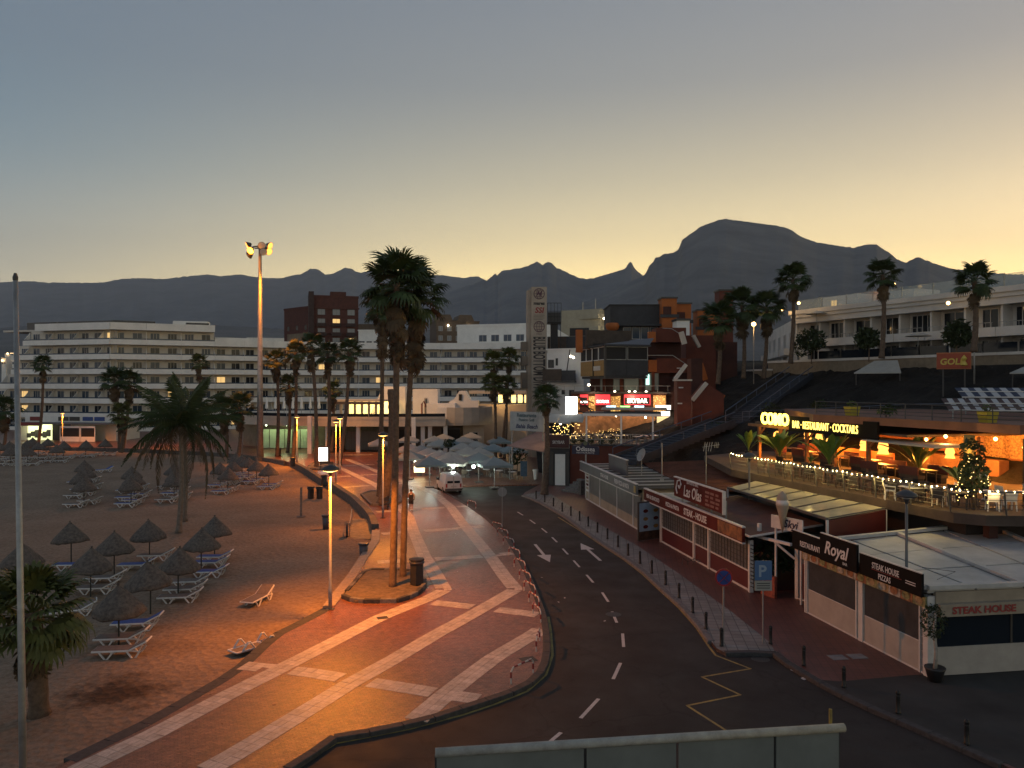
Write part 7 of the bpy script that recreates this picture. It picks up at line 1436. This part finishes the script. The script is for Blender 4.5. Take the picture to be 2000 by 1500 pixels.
# furniture on the terrace
DKC = {}
m_dtab = mat('dark_table', (.035, .025, .02), .5)
def big_table(p, rz, lab):
    t = thing('terrace_table', lab, 'table', p, rz, 'tables on the cocktail terrace'); q = MB(); q.box(-.7, .7, -.4, .4, .7, .75); q.obj('table_top', m_dtab, t)
    for x in (-.6, .6):
        for y in (-.32, .32): q = MB(); q.bar((x, y, 0), (x, y, .7), .06); q.obj('leg', m_dtab, t)
for i, (x, y) in enumerate(((1.2, 2.5), (4.2, 2.0), (7.4, 2.0), (10.4, 2.2), (13, 1.0), (16, 1.2))):
    p = fp_.pt(x, y, ZF); big_table(p, fp_.rz, f'dark table on the cocktail terrace, {["first", "second", "third", "fourth", "fifth", "sixth"][i]} from the neon sign')
    for k in (-1, 1):
        c = thing('bench', f'dark cushioned bench {"behind" if k > 0 else "before"} the {ORD[i]} pergola table from the neon sign', 'bench', fp_.pt(x, y + .75 * k, ZF), fp_.rz + (math.pi if k < 0 else 0), 'benches under the pergola'); q = MB(); q.box(-.75, .75, -.22, .22, .3, .48); q.obj('seat', m_wdk, c); q = MB(); q.box(-.75, .75, .2, .28, .48, .95); q.obj('backrest', m_redp, c); q = MB(); q.box(-.7, .7, -.2, .2, 0, .3); q.obj('plinth', m_dark, c)
for i in range(11):
    e = edge[1].lerp(edge[3], (i + .7) / 11.5) + Vector((1.15 + .25 * (i % 2), .35, 0)); big_table(e, 1.3, f'dark table beside the bulb railing, {"first second third fourth fifth sixth seventh eighth ninth tenth eleventh".split()[i]} from its left end')
    for k in (-1, 1):
        c = thing('dark_chair', f'dark chair {"right" if k > 0 else "left"} of the {ORD[i]} table along the bulb railing', 'chair', e + Vector((.75 * k, -.15 * k, 0)), 1.3 + (0 if k > 0 else math.pi) - math.pi / 2, 'dark chairs along the bulb railing')
        for n_, me in CH:
            if id(me) not in DKC: DKC[id(me)] = me.copy(); DKC[id(me)].materials.clear(); DKC[id(me)].materials.append(m_dtab)
            ob(n_, DKC[id(me)], c)
# white plastic chairs and tables at the right
def wchair():
    q = MB(); q.box(-.22, .22, -.22, .22, .42, .46); s_ = q.mesh('seat', m_white); q = MB()
    q.add([(-.22, .2, .46), (.22, .2, .46), (.24, .30, .9), (-.24, .30, .9), (-.22, .23, .46), (.22, .23, .46), (.24, .33, .9), (-.24, .33, .9)], [(0,1,2,3),(7,6,5,4),(0,4,5,1),(1,5,6,2),(2,6,7,3),(3,7,4,0)]); b_ = q.mesh('backrest', m_white); L_ = []
    for x in (-.2, .2):
        for y in (-.2, .2): q = MB(); q.bar((x * 1.1, y * 1.15, 0), (x, y, .42), .045); L_.append(q.mesh('leg', m_white))
    arms = []
    for x in (-.25, .25): q = MB(); q.tube([(x, -.2, .44), (x, -.22, .66), (x, .24, .68)], .025, 5); arms.append(q.mesh('armrest', m_white))
    return [('seat', s_), ('backrest', b_)] + [('leg', l_) for l_ in L_] + [('armrest', a_) for a_ in arms]
WC = wchair(); wl = ['leftmost white chair inside the terrace corner', 'white chair left of the fairy light tree', 'white chair right of the fairy light tree', 'white chair in front of the waiter', 'second white chair right of the waiter', 'front white chair at the right edge', 'rear white chair at the right edge', 'white chair behind the fairy light tree']
for i, (x, y, a) in enumerate(((18.3, 37.2, 1.2), (19.6, 35.2, .6), (21.2, 33.9, 2.8), (22.0, 34.0, 3.0), (22.8, 35.6, 1.8), (23.8, 34.0, 2.9), (24.4, 36, .5), (20.8, 36.6, 4.4))):
    c = thing('white_chair', wl[i], 'chair', (x, y, ZF), a, 'white chairs on the cocktail terrace')
    for n_, me in WC: ob(n_, me, c)
for i, (x, y) in enumerate(((19.0, 36.4), (21.6, 34.9), (23.6, 34.8))):
    c = thing('white_table', ['white table left of the fairy light tree', 'white table in front of the waiter', 'white table at the right edge of the terrace'][i], 'table', (x, y, ZF), .2); q = MB(); q.box(-.45, .45, -.45, .45, .7, .74); q.obj('table_top', m_white, c); q = MB(); q.box(-.06, .06, -.06, .06, .03, .7); q.obj('leg', m_dtab, c); q = MB(); q.box(-.3, .3, -.3, .3, 0, .03); q.obj('foot', m_dtab, c)
# plants
m_ban = mat('banana_leaf', (.09, .17, .03), .5, var=.3, scale=4)
def banana(p, lab, s, n, seed, pot=True, m=None):
    r_ = random.Random(seed); t = thing('broad_leaf_plant', lab, 'plant', p, 0, 'broad leaved plants on the terrace')
    if pot: q = MB(); q.smooth = True; q.lathe([(.2, 0), (.28, .45), (.3, .5), (.24, .48)], 12); q.obj('pot', m_dark, t)
    for i in range(n):
        a = i * 2.4 + r_.uniform(-.3, .3); q = MB(); h0 = .45; l_ = s * r_.uniform(.75, 1.15); tilt = r_.uniform(.15, 1.1); d = Vector((math.cos(a), math.sin(a), 0)); sd = Vector((-d.y, d.x, 0)); prev = None; vs = []
        for k in range(7): t_ = k / 6; c = d * (tilt * l_ * t_ ** 1.3) + Vector((0, 0, h0 + l_ * (t_ - .32 * tilt * t_ ** 2.5))); w_ = .10 * l_ * max(0, math.sin(math.pi * max(0, (t_ - .3) / .7))) ** .7 + .015; vs += [c - sd * w_ + Vector((0, 0, .3 * w_)), c, c + sd * w_ + Vector((0, 0, .3 * w_))]
        q.add(vs, [(k*3+j, k*3+j+1, k*3+j+4, k*3+j+3) for k in range(6) for j in range(2)]); q.obj('leaf', m or m_ban, t)
banana(fp_.pt(.2, -.6, ZF), 'broad leaved plant under the neon sign', 1.7, 12, 1); banana(fp_.pt(4.6, -.7, ZF), 'bushy broad leaved plant under the word bar', 1.9, 26, 2); banana(fp_.pt(10.6, -1.0, ZF), 'tall banana plant at the railing under the word cocktails', 2.2, 15, 3); banana(fp_.pt(9.2, -1.4, ZF), 'low plant in a dark bowl beside the tall banana plant', .6, 9, 4); banana(fp_.pt(14.5, 2.2, ZF), 'dark palm like plant behind the fairy light tree', 2.2, 16, 5, True, m_leaf2); banana(Vector((22.4, 38.4, ZF)), 'spiky lit plant beside the yellow column', 1.5, 12, 6, True, m_leaf2)
tf = thing('fairy_light_tree', 'bushy tree wound with fairy lights at the terrace corner', 'tree', (20.55, 34.2, ZF)); r_ = random.Random(6); q = MB(); leafball(q, (0, 0, 1.6), .62, .62, .85, 600, .13, r_); leafball(q, (0, .1, 2.6), .5, .5, .6, 200, .13, r_); q.obj('crown', m_leaf, tf); q = MB(); q.smooth = True; q.tube([(0, 0, 0), (0, 0, 2.2)], [.1, .05], 8); q.obj('trunk', m_trunk, tf)
q = MB()
for i in range(75): h_ = r_.uniform(.25, 2.3); a = r_.uniform(0, 6.28); rr_ = .68 * math.sin(math.pi * min(1, .25 + h_ / 3.4)); q.cbox((rr_ * math.cos(a), rr_ * math.sin(a), h_), .028, .028, .028)
stuff(q.obj('fairy_lights', m_fairy, tf)); plight(tf, Vector((-.4, -.9, 1.4)), 3, (1, .72, .35))
fp_.box('yellow_column', mat('yellow_column', (.34, .22, .05), .7, var=.3, scale=3), ct, 0, .01, 0, .01, ZF, ZF + .01); q = MB(); q.smooth = True; q.cyl(.25, ZF, 7.4, 14, (23.4, 39.3)); q.obj('round_column', MATS['yellow_column'], ct); plight(ct, Vector((22.9, 38.6, 6.6)), 40, (1, .6, .2))
for x, y, w_ in ((25.5, 40.5, 60), (24, 42.5, 60)): plight(ct, Vector((x, y, 6.8)), w_, (1, .5, .15)); bulb(ct, Vector((x, y, 7.1)), .1, m_lamp_y)
q = MB(); q.box(24.2, 25.6, 35.4, 36.4, ZF, 7.4); q.obj('dark_curtain', m_dark, ct); text('lettering', 'COMO', .55, mat('bronze_letter', (.2, .1, .05), .5), ct, Vector((24.3, 35.38, 6.6)), .02, (R(90), 0, 0), bold=.01)
# waiter
JW = {'pelvis': ((0, 0, .95), .125), 'waist': ((0, .08, 1.1), .12), 'chest': ((0, .24, 1.28), .14), 'neck': ((0, .36, 1.38), .05), 'head': ((0, .44, 1.42), .085), 'crown': ((0, .50, 1.48), .075),
 'ls': ((-.19, .26, 1.32), .058), 'le': ((-.22, .40, 1.08), .045), 'lw': ((-.14, .58, .98), .033), 'lh': ((-.1, .66, .95), .035), 'rs': ((.19, .26, 1.32), .058), 're': ((.22, .42, 1.08), .045), 'rw': ((.14, .60, .98), .033), 'rh': ((.1, .68, .95), .035),
 'lp': ((-.1, 0, .88), .095), 'lk': ((-.11, .05, .48), .065), 'la': ((-.11, -.02, .09), .042), 'lt': ((-.11, .15, .04), .032), 'rp': ((.1, 0, .88), .095), 'rk': ((.11, .02, .48), .065), 'ra': ((.11, -.06, .09), .042), 'rt': ((.11, .11, .04), .032)}
person(Vector((22.75, 36.9, ZF)), R(95), 'waiter in white shirt bending over a table on the cocktail terrace', JW, mat('white_shirt', (.55, .53, .5), .8), m_cloth, long_legs=True)
# upper slab with planters, rail and striped awnings
up = thing('upper_terrace', 'brown roof terrace above the cocktail bar with rail and flower pots', 'terrace'); ue = [Vector((19.8, 50.5, 7.55)), Vector((24.6, 37.2, 7.55)), Vector((34, 36.6, 7.55))]
q = MB(); q.prism([(p.x, p.y) for p in ue] + [(36, 60), (22, 62)], 7.55, 8.0); q.obj('slab', m_slabr, up)
for a, b in zip(ue, ue[1:]):
    for z_ in (.65, .85, 1.05, 1.3): q = MB(); q.tube([a + Vector((.3, .3, z_)), b + Vector((.3, .3, z_))], .018 if z_ < 1.2 else .03, 4); q.obj('rail_wire' if z_ < 1.2 else 'handrail', m_dsteel, up)
for p in resample(ue, 1.8): q = MB(); q.bar(p + Vector((.3, .3, .4)), p + Vector((.3, .3, 1.32)), .04); q.obj('rail_post', m_dsteel, up)
m_ypot = mat('yellow_pot', (.42, .33, .03), .6)
for i, (t_, lab) in enumerate(((.18, 'yellow planter box at the left end of the upper terrace'), (.84, 'yellow planter box before the striped awnings'))):
    p = ue[0].lerp(ue[1], t_) + Vector((.9, .6, .45)); t = thing('planter', lab, 'planter', p, .2); q = MB(); q.add([(-.28,-.28,0),(.28,-.28,0),(.28,.28,0),(-.28,.28,0),(-.36,-.36,.6),(.36,-.36,.6),(.36,.36,.6),(-.36,.36,.6)], [(0,3,2,1),(4,5,6,7),(0,1,5,4),(1,2,6,5),(2,3,7,6),(3,0,4,7)]); q.obj('pot', m_ypot, t); q = MB(); leafball(q, (0, 0, .75), .3, .3, .2, 60, .1, r_); q.obj('plant', m_leaf2, t)
shrub('green plant on the upper terrace right of the left yellow planter', ue[0].lerp(ue[1], .38) + Vector((.8, .6, .45)), .6, .4, .35, 120, .12, 81, m_leaf2)
m_str = [mat('stripe_white', (.42, .41, .40), .85), mat('stripe_brown', (.07, .04, .035), .85), mat('stripe_navy', (.03, .04, .07), .85)]
for (x0, y0, x1, y1, z0, z1, k, lab, dp) in ((24.9, 43.8, 31, 42.2, 8.55, 9.15, 1, 'brown and white striped awning on the upper terrace', 1.5), (29.0, 49.5, 37, 47.5, 9.2, 9.75, 2, 'navy and white striped awning behind the brown one', 1.5)):
    t = thing('striped_awning', lab, 'awning'); f_ = Face((x0, y0), (x1, y1)); n = 22
    for i in range(n): q = MB(); a, b = f_.L * i / n, f_.L * (i + 1) / n; q.add([(a, 0, z0), (b, 0, z0), (b, dp, z1), (a, dp, z1), (a, 0, z0 - .03), (b, 0, z0 - .03), (b, dp, z1 - .03), (a, dp, z1 - .03)], [(0,1,2,3),(7,6,5,4),(0,4,5,1),(1,5,6,2),(2,6,7,3),(3,7,4,0)]); f_.mb('stripe', q, m_str[0 if i % 2 else k], t)
    f_.box('front_bar', m_wfr, t, 0, f_.L, -.05, 0, z0 - .08, z0); f_.box('cross_bar', m_wfr, t, 0, f_.L, dp * .5 - .03, dp * .5 + .03, (z0 + z1) / 2 + .01, (z0 + z1) / 2 + .07)
    for x in (.2, f_.L - .3): f_.box('post', m_steel, t, x, x + .06, 0.02, .08, 7.9, z0 - .03)
# ------------------------------------------------------------------ signs, poles, dish, aerial
m_sblue = mat('sign_blue', (.02, .05, .22), .4); m_sredp = mat('sign_red', (.32, .02, .02), .4); m_sgrey = mat('sign_back_grey', (.22, .22, .22), .5, metal=.3)
def disc(q, r, y0, y1, n=24): q.lathe([(r, y0), (r, y1)], n); q.v = [(x, z, y) for x, y, z in q.v]; q.f = [tuple(reversed(f__)) for f__ in q.f]
t = thing('no_stopping_sign', 'round blue and red no stopping sign on a post at the kerb', 'road sign', G(1413, 1260)); q = MB(); q.cyl(.035, 0, 2.35, 8, (0, 0)); q.obj('post', m_steel, t)
hz_ = 2.6; q = MB(); disc(q, .34, -.06, -.03); q.v = [(x, y, z + hz_) for x, y, z in q.v]; q.obj('plate', m_sredp, t); q = MB(); disc(q, .27, -.066, -.061); q.v = [(x, y, z + hz_) for x, y, z in q.v]; q.obj('blue_face', m_sblue, t)
q = MB(); q.bar((-.2, -.07, hz_ - .2), (.2, -.07, hz_ + .2), .075, .01); q.obj('red_bar', m_sredp, t); q = MB(); q.bar((.2, -.074, hz_ - .2), (-.2, -.074, hz_ + .2), .075, .01); q.obj('red_bar', m_sredp, t)
t = thing('parking_sign', 'blue parking sign with pale notice on a post beside the red gate', 'road sign', G(1490, 1257)); q = MB(); q.cyl(.03, 0, 3.2, 8); q.obj('post', m_steel, t); q = MB(); q.box(-.33, .33, -.06, -.03, 2.45, 3.2); q.obj('plate', mat('parking_blue', (.06, .13, .26), .45), t); text('letter', 'P', .62, mat('parking_pale', (.28, .34, .40), .5), t, (-.2, -.065, 2.6), .003, (R(90), 0, 0), bold=.015)
q = MB(); q.box(-.33, .33, -.06, -.03, 2.05, 2.43); q.obj('notice', mat('notice_pale', (.30, .29, .25), .6), t)
for k in range(3): q = MB(); q.box(-.25, .25, -.064, -.061, 2.14 + k * .09, 2.17 + k * .09); q.obj('notice_line', m_ink, t)
t = thing('round_sign', 'round road sign seen from behind on a thin post', 'road sign', G(981, 1033)); q = MB(); q.cyl(.03, 0, 2.5, 8); q.obj('post', m_sgrey, t); q = MB(); disc(q, .32, -.02, .01); q.v = [(x, y, z + 2.55) for x, y, z in q.v]; q.obj('plate', m_sgrey, t); q = MB(); q.box(-.025, .025, -.04, -.021, 2.25, 2.85); q.obj('bracket', m_steel, t)
t = thing('odissea_sign', 'dark blue lobed restaurant sign on a post beside the sky bar', 'sign'); f_ = Face(U(1117, 69), U(1170, 68)); w_ = f_.L
prof = [(0, 0), (w_, 0), (w_, .62), (w_ - .12, .75), (w_ * .68, .75)] + [(w_ / 2 + .42 * math.cos(R(a)), .75 + .38 * math.sin(R(a))) for a in range(0, 181, 20)] + [(w_ * .32, .75), (.12, .75), (0, .62)]
m_nav = mat('navy_sign', (.012, .014, .04), .45); q = MB(); q.prismv(prof, 0, .1); f_.mb('board', q, m_nav, t, 0, 3.72); f_.box('post', m_steel, t, w_ / 2 - .06, w_ / 2 + .06, .101, .2, 0, 4.6); text('lettering', 'Odissea', .55, m_ltxt, t, f_.pt(w_ / 2, -.015, 4.02), .004, (R(90), 0, f_.rz), 'CENTER', bold=.008); text('lettering', 'RESTAURANTE', .2, m_ltxt, t, f_.pt(w_ / 2, -.015, 3.8), .003, (R(90), 0, f_.rz), 'CENTER', sx=1.25)
q = MB(); q.lathe([(.2, -.005), (.2, .01)], 16); q.v = [(x, -.01 + z, y) for x, y, z in q.v]; f_.mb('emblem', q, mat('emblem_green', (.1, .11, .06), .6), t, w_ / 2, 4.72)
t = thing('satellite_dish', 'grey satellite dish on the restaurant roofs', 'satellite dish', P(1253, 912, 58)); q = MB(); q.smooth = True; q.lathe([(.01, -.12), (.3, -.08), (.52, .05)], 16, cap=False); M = Matrix.Translation((0, 0, .9)) @ Matrix.Rotation(R(-65), 4, 'Y') @ Matrix.Rotation(R(20), 4, 'X'); q.v = [tuple(M @ Vector(v_)) for v_ in q.v]; q.obj('dish', mat('dish_grey', (.3, .3, .29), .5), t); q = MB(); q.bar((0, 0, -.6), (0, 0, .9), .05); q.obj('mount', m_steel, t); q = MB(); q.bar((0, 0, .6), (-.5, .05, .95), .03); q.obj('arm', m_steel, t)
t = thing('roof_pole', 'plain thin pole standing on the ribbed red brown roof', 'pole', P(1293, 936, 55)); q = MB(); q.cyl(.045, 0, 2.6, 8); q.obj('pole', m_steel, t); q = MB(); q.box(-.12, .12, -.12, .12, -.1, .02); q.obj('foot', m_steel, t)
t = thing('tv_aerial', 'television aerial on a mast above the red brown roof', 'aerial', P(1379, 945, 46)); q = MB(); q.cyl(.025, 0, 2.4, 6); q.obj('mast', m_steel, t)
for k in range(4): q = MB(); q.bar((-.15 + k * .14, 0, 1.95), (-.05 + k * .14, 0, 2.5), .03); q.obj('element', m_steel, t)
q = MB(); q.bar((-.2, 0, 2.2), (.8, 0, 2.35), .025); q.obj('boom', m_steel, t)
for k in range(3): q = MB(); q.bar((.5 + k * .1, 0, 2.15), (.55 + k * .1, 0, 2.5), .02); q.obj('element', m_steel, t)
t = thing('yellow_post', 'short faded yellow post behind the foreground screen', 'post', G(1622, 1443, -.12)); q = MB(); q.cyl(.05, 0, .85, 8); q.obj('post', m_yel, t); q = MB(); q.cyl(.09, 0, .03, 10); q.obj('foot', m_dsteel, t)
for i, (u, v) in enumerate(((1340, 1105), (1352, 1100), (1328, 1098))): pass
t = thing('stacked_frames', 'dark metal frames left on the red tiles before the maroon restaurant', 'metal frames', G(1348, 1102)); q = MB()
for k in range(3): q.tube([(-.5 + k * .3, -.2, 0), (-.4 + k * .3, 0, .35), (-.1 + k * .3, .1, .1), (.2 + k * .3, 0, .3)], .018, 5)
q.obj('frame', m_frd, t)
for i, (u, v) in enumerate(((1553, 1311), (1572, 1325), (1220, 1094), (1058, 1128), (1289, 1140), (1296, 1161), (1091, 1176), (1103, 1168), (1181, 1213))):
    t = thing('litter', 'small pale scrap of litter lying on the asphalt', 'litter', G(u, v, -.115), rnd.uniform(0, 3), 'scraps of litter on the road'); q = MB(); q.add([(-.1, -.05, 0), (.08, -.06, .01), (.1, .05, .03), (-.07, .06, .005)], [(0, 1, 2, 3)]); t.scale = (.6, .6, .6) if i > 1 else (1.6, 1.6, 1); q.obj('paper', m_paint, t)
# ------------------------------------------------------------------ foreground screen on the lower roof deck
m_frost = mat('frosted_screen', (.14, .155, .145), .5, var=.15, scale=3, spec=.4); dk_ = struct(MB().box(-3, 4, 1.2, 5.7, 5.9, 6.2).obj('roof_deck', m_dkpave), 'lower roof deck below the viewpoint')
MB().box(-2.6, 3.6, 1.4, 5.5, -.2, 5.895).obj('deck_building', m_dkpave, dk_)
sn = thing('wind_screen', 'frosted wind screen with pale weathered top rail in the foreground', 'wind screen'); f_ = Face((-.49, 5.0), (2.29, 5.36)); 
for a, b in ((.0, .98), (1.0, 1.62), (1.64, 2.32), (2.34, 2.8)): f_.box('panel', m_frost, sn, a * f_.L / 2.81, b * f_.L / 2.81, 0, .015, 6.25, 7.575)
m_rl = mat('weathered_rail', (.40, .39, .34), .7, col2=(.22, .21, .18), scale=9, bump=.3); q = MB(); q.smooth = True; q.tube([(-.01, 0, 7.6), (f_.L + .03, 0, 7.6)], .03, 10); f_.mb('top_rail', q, m_rl, sn)
for x in (.0, .99, 2.33, f_.L): f_.box('post', m_dsteel, sn, x - .012, x + .012, .02, .05, 6.2, 7.57)
# ------------------------------------------------------------------ air
hz = MB(); hz.box(-12000, 12000, -400, 13500, -3, 2600)
m_hz = bpy.data.materials.new('haze_air'); m_hz.use_nodes = True; t_ = m_hz.node_tree
for n_ in list(t_.nodes):
    if n_.type == 'BSDF_PRINCIPLED': t_.nodes.remove(n_)
pv = t_.nodes.new('ShaderNodeVolumePrincipled'); pv.inputs['Color'].default_value = (.82, .88, 1, 1); pv.inputs['Density'].default_value = 6e-5
t_.links.new(pv.outputs[0], t_.nodes['Material Output'].inputs['Volume'])
stuff(hz.obj('haze', m_hz), 'thin blue morning haze over the whole bay', 'haze')
